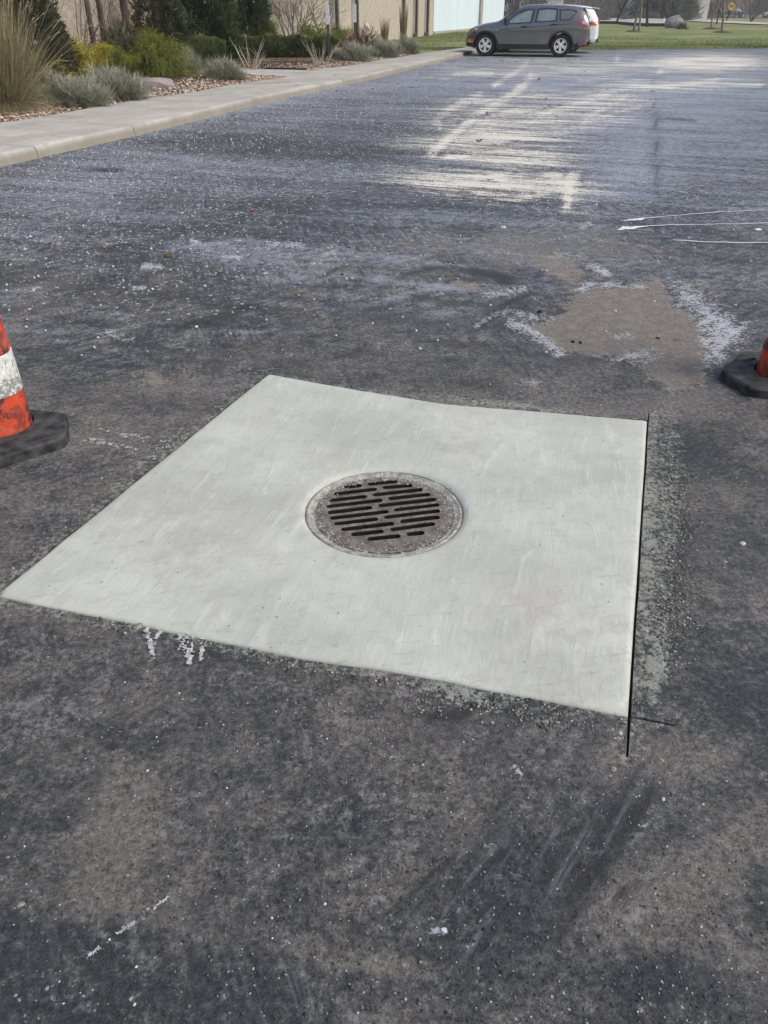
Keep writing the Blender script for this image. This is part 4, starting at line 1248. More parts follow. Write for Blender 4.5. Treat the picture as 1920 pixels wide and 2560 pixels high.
def ground_at(u, v):
    x, y = G(u, v, .15); return x, y
def at_wall(u, v, d):
    a, z = on_plane(u, v, WALL_B + d)
    return S(a, WALL_B + d)
def vis_h(y, px):        # height in metres of px picture rows near the top of the frame at distance y
    return px * y / 2790.0
def vis_w(y, px): return px * y * math.cos(TH) / F * 1.0

def mound(name, x, y, z, rx, ry, h, n, mat, leaf, label, cat, group=None, wid=.012, up=.5, spiky=1.0, droop=0.0, stems=True, segs=1, base_open=.25):
    root = empty(name, (x, y, z), 0, label, cat, group)
    # points through a lumpy dome
    d = unit(rng.normal(size=(n, 3))); d[:, 2] = np.abs(d[:, 2])
    lump = 1 + .14 * np.sin(d[:, 0] * 11 + d[:, 1] * 8 + x * 7) + .22 * np.sin(d[:, 0] * 5 + x * 3) * np.sin(d[:, 1] * 6 + y) + .15 * np.sin(d[:, 2] * 9 + d[:, 0] * 4 + x)
    r = rng.uniform(base_open, 1, n) ** .5 * lump
    P = d * r[:, None] * np.array([rx, ry, h * .85])
    P[:, 2] = np.maximum(P[:, 2], .01)
    D = unit(d + np.array([0, 0, up]) + rng.normal(size=(n, 3)) * .35 * spiky)
    L = rng.uniform(.5, 1.3, n) * leaf * np.where(rng.uniform(0, 1, n) < .08, 1.7, 1.0)
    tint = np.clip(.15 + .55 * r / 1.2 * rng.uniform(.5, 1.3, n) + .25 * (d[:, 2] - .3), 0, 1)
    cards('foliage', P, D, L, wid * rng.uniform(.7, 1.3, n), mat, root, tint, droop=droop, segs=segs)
    if stems:
        m = MB()
        for i in range(26):
            q = d[i] * np.array([rx, ry, h]) * .7
            m.tube([(q[0] * .15, q[1] * .15, -.03), tuple(q * np.array([.6, .6, .5])), tuple(q)], [.008, .006, .003], 4)
        mesh_np('stem', np.array([tuple(p) for p in m.v]), m.f, M_TWIG, root, False, {'tint': np.full(len(m.v), .4)})
    return root

# tall ornamental grass at the left edge of the photo
def feather_grass(u, v, h, spread, n, label, plume_n, lean=0.6):
    x, y = ground_at(u, v)
    root = empty('ornamental_grass', (x, y, .16), 0, label, 'grass clump')
    th = rng.uniform(0, 2 * PI, n); rr = rng.uniform(0, 1, n) ** .5 * .30 * spread
    P = np.stack([rr * np.cos(th), rr * np.sin(th), np.zeros(n)], -1)
    tilt = np.abs(rng.normal(0, .34, n)) * spread
    az = th + rng.normal(0, .5, n)
    D = np.stack([np.cos(az) * np.sin(tilt), np.sin(az) * np.sin(tilt), np.cos(tilt)], -1)
    L = rng.uniform(.35, .8, n) * h
    cards('blades', P, D, L, rng.uniform(.005, .011, n), M_STRAWG, root, rng.uniform(0, 1, n) ** 1.2, segs=5, droop=rng.uniform(.05, .5, n) * (.5 + tilt), tip=.1)
    # skirt of fallen, greyer blades
    m_ = n // 2; th = rng.uniform(0, 2 * PI, m_)
    D = np.stack([np.cos(th), np.sin(th), rng.uniform(.3, 1.3, m_)], -1)
    P = np.stack([np.cos(th) * .16 * spread, np.sin(th) * .16 * spread, np.full(m_, .02)], -1)
    cards('dry_skirt', P, D, rng.uniform(.5, 1.0, m_) * .42 * h, rng.uniform(.004, .008, m_), M_STRAW, root, rng.uniform(0, .9, m_), segs=5, droop=rng.uniform(.5, 1.1, m_), tip=.2)
    # flower stalks with plumes
    k = plume_n; th = rng.uniform(0, 2 * PI, k); tilt = np.abs(rng.normal(0, .32, k)) * spread + .04
    D = np.stack([np.cos(th) * np.sin(tilt), np.sin(th) * np.sin(tilt), np.cos(tilt)], -1)
    P = np.stack([np.cos(th) * .15 * spread, np.sin(th) * .15 * spread, np.zeros(k)], -1)
    L = rng.uniform(.7, 1.05, k) * h; dr = rng.uniform(.0, .25, k) + tilt * .25
    cards('stalks', P, D, L, .0055, M_STRAW, root, rng.uniform(.5, 1, k), segs=6, droop=dr, tip=.6)
    E0 = P + D * L[:, None] + np.array([0, 0, -1.0]) * (dr * L)[:, None]
    T = unit(D + np.array([0, 0, -1.0]) * (2 * dr)[:, None])
    q = 26
    PP = np.repeat(E0, q, 0) + np.repeat(T, q, 0) * np.tile(np.linspace(-.20, .06, q), k)[:, None]
    DD = unit(np.repeat(T, q, 0) + rng.normal(size=(k * q, 3)) * .16)
    cards('plumes', PP, DD, rng.uniform(.03, .07, k * q), .005, M_STRAW, root, rng.uniform(.45, 1, k * q))
    return root
feather_grass(18, 278, 2.35, 1.0, 3600, 'tall straw-coloured ornamental grass with feathery plumes at the left edge', 120)

SHR = 'grey-green lavender clumps along the sidewalk'
def lav(u, v, w, hpx, lab, n=5200):
    x, y = ground_at(u, v)
    rx = vis_w(y, w) / 2; h = vis_h(y, hpx)
    return mound('lavender_bush', x, y, .13, rx, rx * .8, h, n, M_LAV, .125, lab, 'shrub', SHR, wid=.010, up=.55, spiky=1.7)
lav(184, 262, 190, 84, 'grey lavender bush right beside the tall straw grass', 7500)
lav(292, 247, 160, 92, 'grey-green lavender bush between the straw grass and the flat stone', 6500)
lav(562, 200, 96, 62, 'rounded silvery lavender bush before the nearer clipped hedge')
lav(880, 152, 92, 48, 'blue-grey lavender bush at the right end of the longer hedge')
lav(958, 141, 80, 44, 'blue-grey lavender bush below the tan grass tufts, nearer of two')
lav(1016, 133, 62, 46, 'small blue-grey lavender bush last in the bed before the lawn')
x, y = ground_at(480, 190)
mound('twiggy_shrub', x, y, .13, .38, .35, .55, 800, M_LAV, .22, 'sparse grey twiggy shrub in front of the nearer clipped hedge', 'shrub', wid=.007, up=.8)

def threadleaf(x, y, z, rx, h, n, mat, label, name='cypress_shrub', group=None, L=.22):
    """drooping thread foliage hung from arching boughs"""
    root = empty(name, (x, y, z), 0, label, 'shrub', group)
    B = max(18, n // 170); Ps = []; Ds = []; tn = []
    stem = MB()
    for i in range(B):
        th = rng.uniform(0, 2 * PI); el = rng.uniform(.15, 1.45); R_ = rng.uniform(.55, 1.05)
        e = np.array([math.cos(th) * math.cos(el) * rx, math.sin(th) * math.cos(el) * rx, math.sin(el) * h]) * R_
        mid = e * np.array([.45, .45, .75])
        stem.tube([(0, 0, 0), tuple(mid), tuple(e)], [.014, .009, .004], 4)
        k = n // B
        t = rng.uniform(.35, 1.08, k)
        c = (1 - t)[:, None] ** 2 * 0 + 2 * ((1 - t) * t)[:, None] * mid + (t ** 2)[:, None] * e
        c = c + rng.normal(size=(k, 3)) * np.array([.10, .10, .06]) * rx
        d = unit(e)[None] + rng.normal(size=(k, 3)) * .45
        Ps.append(c); Ds.append(d); tn.append(np.clip((t - .35) * .9 + rng.normal(0, .15, k) + .1, 0, 1) * rng.uniform(.75, 1.1))
    P = np.concatenate(Ps); P[:, 2] = np.maximum(P[:, 2], .05); D = np.concatenate(Ds); k = len(P)
    cards('foliage', P, D, rng.uniform(.5, 1.2, k) * L, rng.uniform(.006, .014, k), mat, root, np.concatenate(tn), segs=2, droop=rng.uniform(.3, 1.1, k), tip=.3)
    mesh_np('stem', np.array([tuple(p) for p in stem.v]), stem.f, M_RED, root, False, {'tint': np.full(len(stem.v), .5)})
    return root
x, y = ground_at(212, 205); threadleaf(x, y, .18, .72, vis_h(y, 108), 8500, M_GOLD, 'golden thread-leaf cypress mound behind the lavender beside the straw grass')
x, y = ground_at(262, 203); threadleaf(x, y, .18, .50, vis_h(y, 92), 4800, M_GOLD, 'smaller golden cypress tuft touching the right side of the golden mound')
x, y = ground_at(150, 215); threadleaf(x, y, .18, .34, vis_h(y, 55), 2000, M_GOLD, 'low golden cypress tuft between the straw grass and the golden mound')
x, y = ground_at(385, 197); threadleaf(x, y, .18, .98, vis_h(y, 124), 14000, M_YG, 'broad yellow-green juniper with feathery boughs above the flat stone', 'juniper')
x, y = ground_at(312, 205); threadleaf(x, y, .18, .42, vis_h(y, 80), 3200, M_YG, 'yellow-green juniper tuft between the golden cypress and the broad juniper', 'juniper')
x, y = ground_at(380, 200); mound('heather', x, y, .16, .55, .3, .26, 1600, M_RED, .13, 'low rust-brown heather skirt at the foot of the yellow-green juniper', 'shrub', wid=.008, stems=False)

def cone_tree(name, x, y, z, rx, h, n, mat, label, cat='evergreen', top=.35, leaf=.16, group=None, wid=.05, flare=1.0):
    root = empty(name, (x, y, z), 0, label, cat, group)
    t = rng.uniform(0, 1, n) ** 1.1; th = rng.uniform(0, 2 * PI, n)
    clump = 1 + .16 * np.sin(th * 5 + t * 17 + x) + .12 * np.sin(th * 9 - t * 31) + .08 * np.sin(th * 3 + t * 60)
    R_ = rx * ((1 - t) ** .75 * (1 - top * 0) + .05) * clump
    r = R_ * rng.uniform(.35, 1.0, n) ** .45
    P = np.stack([r * np.cos(th), r * np.sin(th), .1 + t * h], -1)
    D = np.stack([np.cos(th), np.sin(th), np.full(n, .9)], -1) + rng.normal(size=(n, 3)) * .5
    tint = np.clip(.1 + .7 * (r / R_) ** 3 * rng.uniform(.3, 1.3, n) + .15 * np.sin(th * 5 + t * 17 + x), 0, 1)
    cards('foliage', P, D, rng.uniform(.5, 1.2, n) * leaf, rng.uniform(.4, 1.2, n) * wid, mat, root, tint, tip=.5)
    m = MB(); m.tube([(0, 0, -.1), (0, 0, h * .5), (0, 0, h * .97)], [.09 * rx + .03, .05 * rx + .02, .01], 7); m.build('trunk', M_DBARK, root)
    return root
x, y = at_wall(508, 70, 1.15); cone_tree('arborvitae', x, y, .18, 1.0, 4.6, 26000, M_ARB, 'wide dark green arborvitae behind the nearer clipped hedge')
x, y = at_wall(627, 50, .9); cone_tree('arborvitae', x, y, .18, .62, 5.0, 18000, M_ARB, 'narrow dark green arborvitae behind the gap between the two hedges')
x, y = at_wall(388, 60, 1.25); cone_tree('spruce', x, y, .18, .72, 2.6, 8000, M_DKGR, 'olive-brown spruce behind the broad yellow-green juniper', leaf=.13, wid=.03)
x, y = at_wall(438, 100, 1.6); cone_tree('juniper', x, y, .18, .5, 1.5, 5000, M_ARB, 'blue-green upright juniper left of the wide arborvitae', leaf=.14, wid=.03)
x, y = at_wall(50, 70, 1.1); cone_tree('spruce', x, y, .18, .85, 4.2, 15000, M_DKGR, 'large dark spruce behind the tall straw grass', leaf=.16, wid=.035)
x, y = at_wall(138, 110, 1.3); cone_tree('spruce', x, y, .18, .42, 1.2, 5000, M_ARB, 'low dark evergreen between the straw grass and the golden cypress', leaf=.14, wid=.03)
x, y = at_wall(300, 110, 1.9); mound('dark_shrub', x, y, .18, .8, .6, 1.0, 3500, M_DKGR, .16, 'dark green shrub under the bare reddish branches', 'shrub', wid=.025, stems=False)

def hedge(name, corners, h, n, label):
    """clipped box hedge over the ground line p->q with thickness"""
    p, q, w = corners
    p = np.array(p); q = np.array(q); L = np.linalg.norm(q - p); e = (q - p) / L; nn = np.array([-e[1], e[0]])
    root = empty(name, (p[0], p[1], .17), 0, label, 'hedge')
    # superellipse section swept along the line, leaves on the shell
    t = rng.uniform(0, 1, n); q = rng.uniform(0, 1, n) * (2 * h + w)
    sx = np.where(q < h, -1, np.where(q > h + w, 1, (q - h - w / 2) / (w / 2))); zz = np.where(q < h, q / h, np.where(q > h + w, (2 * h + w - q) / h, 1.0))
    rd = np.clip((np.abs(sx) - .7) / .3, 0, 1) * np.clip((zz - .7) / .3, 0, 1)
    wob = 1 + .05 * np.sin(t * L * 7) + .04 * np.sin(t * L * 17 + sx * 3) + (fbm(t * L * 3, zz * 3 + sx, 5, 3) - .5) * .22
    k = rng.uniform(.6, 1, n) ** .3 * wob
    end = np.minimum(1, np.minimum(t, 1 - t) * L / .2) ** .4
    s_ = t * L; sx2 = sx * (1 - .22 * rd) * k; z2 = zz * (1 - .10 * rd)
    P = np.stack([e[0] * s_ + nn[0] * sx2 * w / 2 * (.6 + .4 * end), e[1] * s_ + nn[1] * sx2 * w / 2 * (.6 + .4 * end), z2 * h * (.92 + .08 * end) * np.where(zz > .99, k, 1)], -1)
    sz = zz
    D = np.stack([nn[0] * sx, nn[1] * sx, zz * .9 + .25], -1) + rng.normal(size=(n, 3)) * .55
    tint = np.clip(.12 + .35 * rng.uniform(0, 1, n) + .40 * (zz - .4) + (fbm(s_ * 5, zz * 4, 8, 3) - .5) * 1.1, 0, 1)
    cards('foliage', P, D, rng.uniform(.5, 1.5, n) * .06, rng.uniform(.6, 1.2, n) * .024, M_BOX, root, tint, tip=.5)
    m = MB(); Mx = Matrix(((e[0], nn[0], 0, 0), (e[1], nn[1], 0, 0), (0, 0, 1, 0), (0, 0, 0, 1)))
    for i in range(int(L / .3)):
        xx = .15 + i * .3
        m.tube([(*(e * xx), -.05), (*(e * xx + nn * .04), h * .45), (*(e * (xx + .06)), h * .8)], [.02, .015, .006], 5)
    m.build('stem', M_DBARK, root)
    return root
def hb(u, v): return ground_at(u, v)
p = hb(420, 176); q = hb(572, 172)
hedge('clipped_hedge', ((p[0] - .3, p[1] + .3), (q[0] - .05, q[1] + .0), .95), vis_h(p[1], 76), 20000, 'shorter clipped green hedge, nearer of two, below the wide arborvitae')
p = hb(598, 150); q = hb(838, 147)
hedge('clipped_hedge', ((p[0] - .2, p[1] + .35), (q[0] - .0, q[1] + .35), .8), vis_h(p[1], 56), 30000, 'longer clipped green hedge beyond the side path, below the bare shrub')

def canes(u, v, hpx, n, spread, label):
    x, y = ground_at(u, v); root = empty('cut_canes', (x, y, .13), 0, label, 'shrub', 'pale cut canes in the gravel bed')
    h = vis_h(y, hpx)
    for i in range(n):
        m = MB()
        a = rng.uniform(-1, 1) * spread; b = rng.normal(0, .12); k = rng.uniform(.45, 1)
        p0 = (a * .22 + rng.normal(0, .03), b * .5, -.02)
        m.tube([p0, (a * .5, b, h * k * .45), (a * (.75 + .2 * k) + rng.normal(0, .03), b * 1.3, h * k)], [.009, .007, .003], 5)
        if k > .7: m.tube([(a * .5, b, h * k * .45), (a * .5 + rng.normal(0, .08), b - .1, h * k * .8)], [.006, .003], 4)
        mesh_np('cane', np.array([tuple(p) for p in m.v]), m.f, M_CANE, root, False, {'tint': np.full(len(m.v), rng.uniform(.2, 1))})
    m_ = 160; th = rng.uniform(0, 2 * PI, m_)
    cards('dead_leaves', np.stack([rng.normal(0, .2, m_), rng.normal(0, .14, m_), np.full(m_, .01)], -1), np.stack([np.cos(th), np.sin(th), rng.uniform(.2, 1.5, m_)], -1), rng.uniform(.03, .10, m_), .012, M_CANE, root, rng.uniform(0, .8, m_))
canes(628, 172, 92, 13, .62, 'pale cut canes beside the silvery lavender at the path corner')
canes(800, 163, 80, 14, .75, 'pale cut canes fanning out before the right part of the longer hedge')

# branching bare trees and shrubs
def branch_geo(base, d0, L, r, depth, out, spread=.55, kids=(2, 4), grav=.0, ratio=.72):
    d = np.array(d0, float); d /= np.linalg.norm(d); p = np.array(base, float)
    pts = [p.copy()]; rad = [r]; n = 4
    for i in range(n):
        d = d + rng.normal(0, .10, 3) + np.array([0, 0, grav]); d /= np.linalg.norm(d)
        p = p + d * L / n; pts.append(p.copy()); rad.append(r * (1 - .42 * (i + 1) / n))
    out.append((pts, rad))
    if depth == 0: return
    for k in range(rng.integers(kids[0], kids[1] + 1)):
        j = rng.integers(1, n + 1); q = pts[j]
        nd = d + rng.normal(0, spread, 3); nd[2] += .15
        branch_geo(q, nd, L * ratio * rng.uniform(.75, 1.15), rad[j] * .62, depth - 1, out, spread, kids, grav, ratio)
def bare(name, x, y, z, h, r, label, cat, depth=4, stems=1, mat=None, group=None, spread=.5, kids=(2, 4), lean=(0, 0), L0=.38, trunk_mat=None):
    root = empty(name, (x, y, z), 0, label, cat, group)
    out = []
    for s_ in range(stems):
        sp = 0 if stems == 1 else .45
        a = rng.uniform(0, 2 * PI)
        branch_geo((math.cos(a) * .1 * sp, math.sin(a) * .1 * sp, -.05), (math.cos(a) * sp + lean[0], math.sin(a) * sp + lean[1], 1), h * L0 * rng.uniform(.8, 1.1) if stems > 1 else h * L0, r, depth, out, spread, kids)
    tr = MB(); cr = MB()
    lim = r * .45
    for i, (pts, rad) in enumerate(out):
        main = rad[0] > lim
        (tr if main else cr).tube([tuple(p) for p in pts], rad, 7 if main else 3, cap=False)
    tr.build('trunk', trunk_mat or M_BARK, root, True)
    if cr.v:
        mesh_np('branches', np.array([tuple(p) for p in cr.v]), cr.f, mat or M_TWIG, root, False, {'tint': rng.uniform(0, 1, 1).repeat(len(cr.v)) * .5 + .2})
    return root
x, y = at_wall(185, 90, .9)
bare('bare_tree', x, y, .2, 4.2, .020, 'bare many-stemmed grey tree behind the golden cypress', 'tree', 6, 5, spread=.45)
x, y = at_wall(300, 70, 1.2)
bare('bare_shrub', x, y, .2, 3.4, .020, 'bare shrub with reddish arching twigs before the dark spruce', 'shrub', 5, 6, mat=M_RED, spread=.5)
x, y = at_wall(728, 60, .9)
bare('bare_shrub', x, y, .2, 4.0, .026, 'tangled bare brown shrub behind the longer hedge', 'shrub', 5, 8, spread=.45, kids=(3, 4))
x, y = at_wall(795, 60, .8)
bare('bare_tree', x, y, .2, 4.2, .032, 'bare crooked tree left of the two white signs', 'tree', 5, 3, spread=.5)
x, y = at_wall(775, 80, 1.6); threadleaf(x, y, .2, .62, vis_h(y, 82), 6500, M_YG, 'tall yellow-green cypress standing behind the longer hedge', L=.18)
x, y = at_wall(812, 100, 2.2); threadleaf(x, y, .2, .45, vis_h(y, 55), 3500, M_GOLD, 'small golden cypress behind the right end of the longer hedge', L=.15)
x, y = at_wall(850, 100, 2.0); threadleaf(x, y, .2, .75, vis_h(y, 62), 5500, M_YG, 'broad olive-green cypress below the left white sign', L=.18)
x, y = at_wall(672, 80, 1.5); threadleaf(x, y, .2, .6, vis_h(y, 90), 5000, M_YG, 'yellow-green cypress between narrow arborvitae and bare shrub', L=.18)
x, y = ground_at(905, 142); mound('barberry', x, y + 1.8, .2, .75, .5, .75, 3000, M_RED, .14, 'dark red-brown twiggy barberry around the right white sign', 'shrub', wid=.01)
def tuft(u, v, hpx, wpx, label):
    x, y = ground_at(u, v); h = vis_h(y, hpx); w = vis_w(y, wpx) / 2; n = 420
    root = empty('tall_grass', (x, y, .15), 0, label, 'grass clump', 'slim tan grass tufts against the beige wall')
    th = rng.uniform(0, 2 * PI, n); r = rng.uniform(0, 1, n) ** .5
    P = np.stack([np.cos(th) * r * w * .35, np.sin(th) * r * w * .35, 0 * r], -1)
    D = np.stack([np.cos(th) * r * w * .8, np.sin(th) * r * w * .8, np.full(n, h)], -1)
    cards('blades', P, D, rng.uniform(.5, 1, n) * h, .010, M_STRAW, root, rng.uniform(0, .7, n), segs=2, droop=.03)
tuft(962, 128, 92, 26, 'slim tan grass tuft left of the taller one against the beige wall')
tuft(1008, 122, 128, 26, 'tallest slim tan grass tuft against a dark window slot')
tuft(883, 130, 60, 22, 'dark tan grass tuft at the foot of the right white sign')

# flat stone in the bed
def rock(name, x, y, z, sx, sy, sz, mat, label, cat='stone', rz=0, seed=1, sub=3, flat=.0):
    bm = bmesh.new(); bmesh.ops.create_icosphere(bm, subdivisions=sub, radius=1)
    for v in bm.verts:
        n = float(fbm(v.co.x * 1.3 + seed * 3, v.co.y * 1.3 + v.co.z * .9, seed, 4)) - .5
        p = v.co * (1 + n * .55); q = [max(-1, min(1, c * 1.25)) for c in p] if flat else list(p)
        v.co = Vector((q[0] * sx, q[1] * sy, q[2] * sz))
    me = bpy.data.meshes.new(name); bm.to_mesh(me); bm.free(); me.materials.append(mat)
    me.polygons.foreach_set('use_smooth', np.ones(len(me.polygons), bool))
    o = bpy.data.objects.new(name, me); COL.objects.link(o); o.location = (x, y, z); o.rotation_euler = (0, 0, rz)
    me.set_sharp_from_angle(angle=math.radians(28))
    return tag(o, label, cat)
x, y = ground_at(383, 222)
rock('flat_stone', x, y, .20, .42, .26, .15, mottled('mauve_sandstone', (.17, .14, .145), (.32, .28, .285), 3, .9, .1, .4, 30), 'flat mauve stone in the gravel below the yellow-green juniper', rz=.3, flat=1)
# small white garden ornament
x, y = ground_at(917, 118); orn = MB()
orn.lathe([(.001, 0), (.10, .01), (.11, .06), (.06, .14), (.05, .2), (.09, .26), (.10, .34), (.06, .42), (.001, .44)], 12)
tag(orn.build('garden_ornament', mottled('white_ceramic', (.7, .7, .7), (.8, .8, .8), 5, .4), None, True, loc=(x, y, .55)), 'small white garden ornament above the lavender near the right sign', 'ornament')
ob = [o for o in COL.objects if o.name == 'garden_ornament'][0]
ped = MB(); ped.lathe([(.12, -.55), (.09, -.5), (.06, -.1), (.09, 0.0)], 12); ped.build('pedestal', mottled('dark_pedestal', (.08, .08, .08), (.12, .12, .12), 5), ob)

# lawn blades nearest the lot
n = 42000
yy = 37.6 + rng.exponential(5, n) ; ss = rng.uniform(.02, .50, n)
xx = ss * yy; fe_ = far_edge_y(ss)
k = (yy > fe_ + .05) & (yy < 75); xx, yy = xx[k], yy[k]; n = len(xx)
P = np.stack([xx, yy, zt(yy) + .01], -1)
M_GRASS = leafy('grass_blade', (.07, .11, .035), (.18, .235, .085), (.42, .40, .21))
patch = fbm(xx * .35, yy * .8, 12, 3)
tag(cards('lawn_grass', P, np.stack([rng.normal(0, .5, n), rng.normal(0, .5, n), np.ones(n)], -1), rng.uniform(.05, .11, n), .02, M_GRASS, None, np.clip(patch * 1.6 - .35 + rng.normal(0, .18, n), 0, 1)), kind='stuff')
n = 9000
a_ = rng.uniform(BED_END, 45, n); b_ = rng.uniform(WALL_B, -2.6, n)
kk = b_ < np.array([ib(a) for a in a_]) - .05
a_, b_ = a_[kk], b_[kk]; n = len(a_)
P = np.array([(*S(a, b), .015) for a, b in zip(a_, b_)])
tag(cards('side_lawn_grass', P, np.stack([rng.normal(0, .5, n), rng.normal(0, .5, n), np.ones(n)], -1), rng.uniform(.05, .12, n), .02, M_GRASS, None, np.clip(rng.normal(.35, .2, n), 0, 1)), kind='stuff')

# ================================================================== island bed, trees and thicket beyond the lot
isl = [(1400, 57), (1480, 60.5), (1540, 61.5), (1580, 66), (1620, 68), (1695, 68.5)]
def island():
    top = [(1400, 55.5), (1480, 57), (1540, 57.5), (1620, 59.5), (1695, 62)]
    us = np.linspace(1400, 1695, 60); V = []; Fc = []
    for u in us:
        b = GT(u, float(np.interp(u, [p[0] for p in isl], [p[1] for p in isl]))); t = GT(u, float(np.interp(u, [p[0] for p in top], [p[1] for p in top])))
        for k in range(6):
            w = k / 5; V.append((b[0] + (t[0] - b[0]) * w, b[1] + (t[1] - b[1]) * w, b[2] + .28 + .02 * k))
    for i in range(len(us) - 1):
        for k in range(5): Fc.append((i * 6 + k, (i + 1) * 6 + k, (i + 1) * 6 + k + 1, i * 6 + k + 1))
    m = NM('white_gravel', .9, .2); v = m.voro(5); r = m.n('ShaderNodeSeparateColor'); m.l(v.outputs['Color'], r.inputs[0])
    m.color(m.mix(r.outputs[0], (.20, .20, .19), (.60, .60, .57))); m.bump(v.outputs['Distance'], .8, .1)
    tag(mesh_np('gravel_bed', V, Fc, m.m), kind='structure')
    w = MB()
    for i in range(len(us) - 1):
        a = V[i * 6]; b = V[(i + 1) * 6]
        w.add([(a[0], a[1] - .18, a[2] - .5), (b[0], b[1] - .18, b[2] - .5), (b[0], b[1] - .002, b[2] - .5), (a[0], a[1] - .002, a[2] - .5), (a[0], a[1] - .18, a[2] + .02), (b[0], b[1] - .18, b[2] + .02), (b[0], b[1] - .002, b[2] + .02), (a[0], a[1] - .002, a[2] + .02)],
              [(0, 1, 5, 4), (4, 5, 6, 7), (2, 3, 7, 6)])
    tag(w.build('timber_edging', mottled('dark_wet_timber', (.022, .02, .018), (.05, .045, .04), 3, .85)), 'low dark timber edging curved round the white gravel bed', 'edging')
island()
def far_pt(u, v): return GT(u, v)
def trunk_tree(u, v, r, label, h=9, mat=None, lean=(0, 0), depth=4, name='tree', L0=.5, group=None, spread=.35):
    x, y, z = far_pt(u, v)
    return bare(name, x, y, z, h, r, label, 'tree', depth, 1, M_TWIG, group, spread, (3, 4), lean, L0, mat or M_BARK)
trunk_tree(1538, 62, .11, 'dark straight trunk at the left end of the gravel island', 10, M_DBARK, lean=(.02, 0))
trunk_tree(1617, 68.5, .12, 'dark leaning trunk in the middle of the gravel island', 10, M_DBARK, lean=(.06, 0))
trunk_tree(1583, 80, .09, 'pale grey slim trunk on the lawn, left of the pair', 8, lean=(.02, 0))
trunk_tree(1597, 79, .08, 'pale grey slim trunk on the lawn, right of the pair', 8, lean=(.03, 0))
trunk_tree(1778, 72.5, .07, 'thin young tree in a mulch ring right of the boulder', 6, lean=(-.01, 0))
trunk_tree(1804, 83, .085, 'grey leaning trunk on the lawn in front of the pickup', 8, lean=(-.01, 0), spread=.3)
for u, v, r in ((1778, 74, .8), (1804, 83.5, .7), (1583, 82, .7)):
    x, y, z = far_pt(u, v); mr_ = MB(); mr_.lathe([(r, -.02), (r * .7, .10), (.08, .16)], 18)
    tag(mr_.build('mulch_ring', mottled('dark_mulch', (.05, .04, .03), (.10, .08, .06), 4, .95), None, True, loc=(x, y, z + .01)), 'dark mulch ring round %s' % {1778: 'the thin young tree', 1804: 'the leaning trunk before the pickup', 1583: 'the pair of slim trunks'}[u], 'mulch ring')
x, y, z = far_pt(1686, 71); rock('boulder', x, y, z + .30, .80, .6, .56, mottled('grey_granite', (.16, .16, .16), (.34, .34, .33), 3, .9, .1, .5, 8), 'large grey round boulder at the right end of the gravel island', 'boulder', seed=4)
x, y, z = far_pt(1704, 74); mound('small_shrub', x, y, z, .4, .3, .5, 500, M_DKGR, .14, 'small dark shrub at the right foot of the boulder', 'shrub', wid=.03, stems=False)
for u, lab in ((1628, 'grey leafless shrub on the gravel behind the middle dark trunk'), (1569, 'brown dry shrub on the gravel between dark and pale trunks'), (1500, 'low brown dry shrub at the left of the gravel island')):
    x, y, z = far_pt(u, 59.5); mound('dry_shrub', x, y, z + .2, 1.0, .7, .85 if u > 1600 else .5, 1300, M_TWIG, .3, lab, 'shrub', wid=.02)
def marker(u, v, hpx, r, mat, name, label, cat):
    x, y, z = far_pt(u, v); h = vis_h(y, hpx); m = MB()
    m.tube([(0, 0, -.05), (0, 0, h * .96), (0, 0, h)], [r, r, r * .6], 8)
    tag(m.build(name, mat, None, True, loc=(x, y, z)), label, cat)
marker(1658, 61.5, 18, .05, mottled('white_plastic', (.75, .75, .74), (.8, .8, .8), 4, .5), 'marker_post', 'white marker post on the island left of the boulder', 'post')
marker(1791, 62, 55, .07, M_DBARK, 'wooden_post', 'dark leaning wooden post beside the path', 'post')
def hydrant(u, v, hpx, c1, label, name, cat):
    x, y, z = far_pt(u, v); h = vis_h(y, hpx); root = empty(name, (x, y, z), 0, label, cat)
    m = MB(); m.lathe([(.001, 0), (h * .24, 0), (h * .24, h * .06), (h * .16, h * .08), (h * .15, h * .4), (h * .22, h * .43), (h * .22, h * .48), (h * .15, h * .5)], 12); m.build('base', mottled(name + '_pale', (.6, .58, .55), (.75, .72, .7), 3, .6), root, True)
    m = MB(); m.lathe([(h * .15, h * .5), (h * .15, h * .75), (h * .19, h * .78), (h * .17, h * .88), (h * .07, h * .95), (.001, h)], 12)
    m.tube([(-h * .3, 0, h * .62), (h * .3, 0, h * .62)], h * .07, 8); m.build('barrel', c1, root, True)
hydrant(1596, 56, 14, mottled('red_enamel', (.55, .03, .03), (.65, .06, .05), 4, .4), 'red and white hydrant behind the pair of pale trunks', 'hydrant', 'hydrant')
hydrant(1522, 58, 15, mottled('orange_enamel', (.62, .20, .10), (.70, .30, .16), 4, .4), 'orange and white hydrant-like marker left of the dark trunk', 'utility_marker', 'marker')

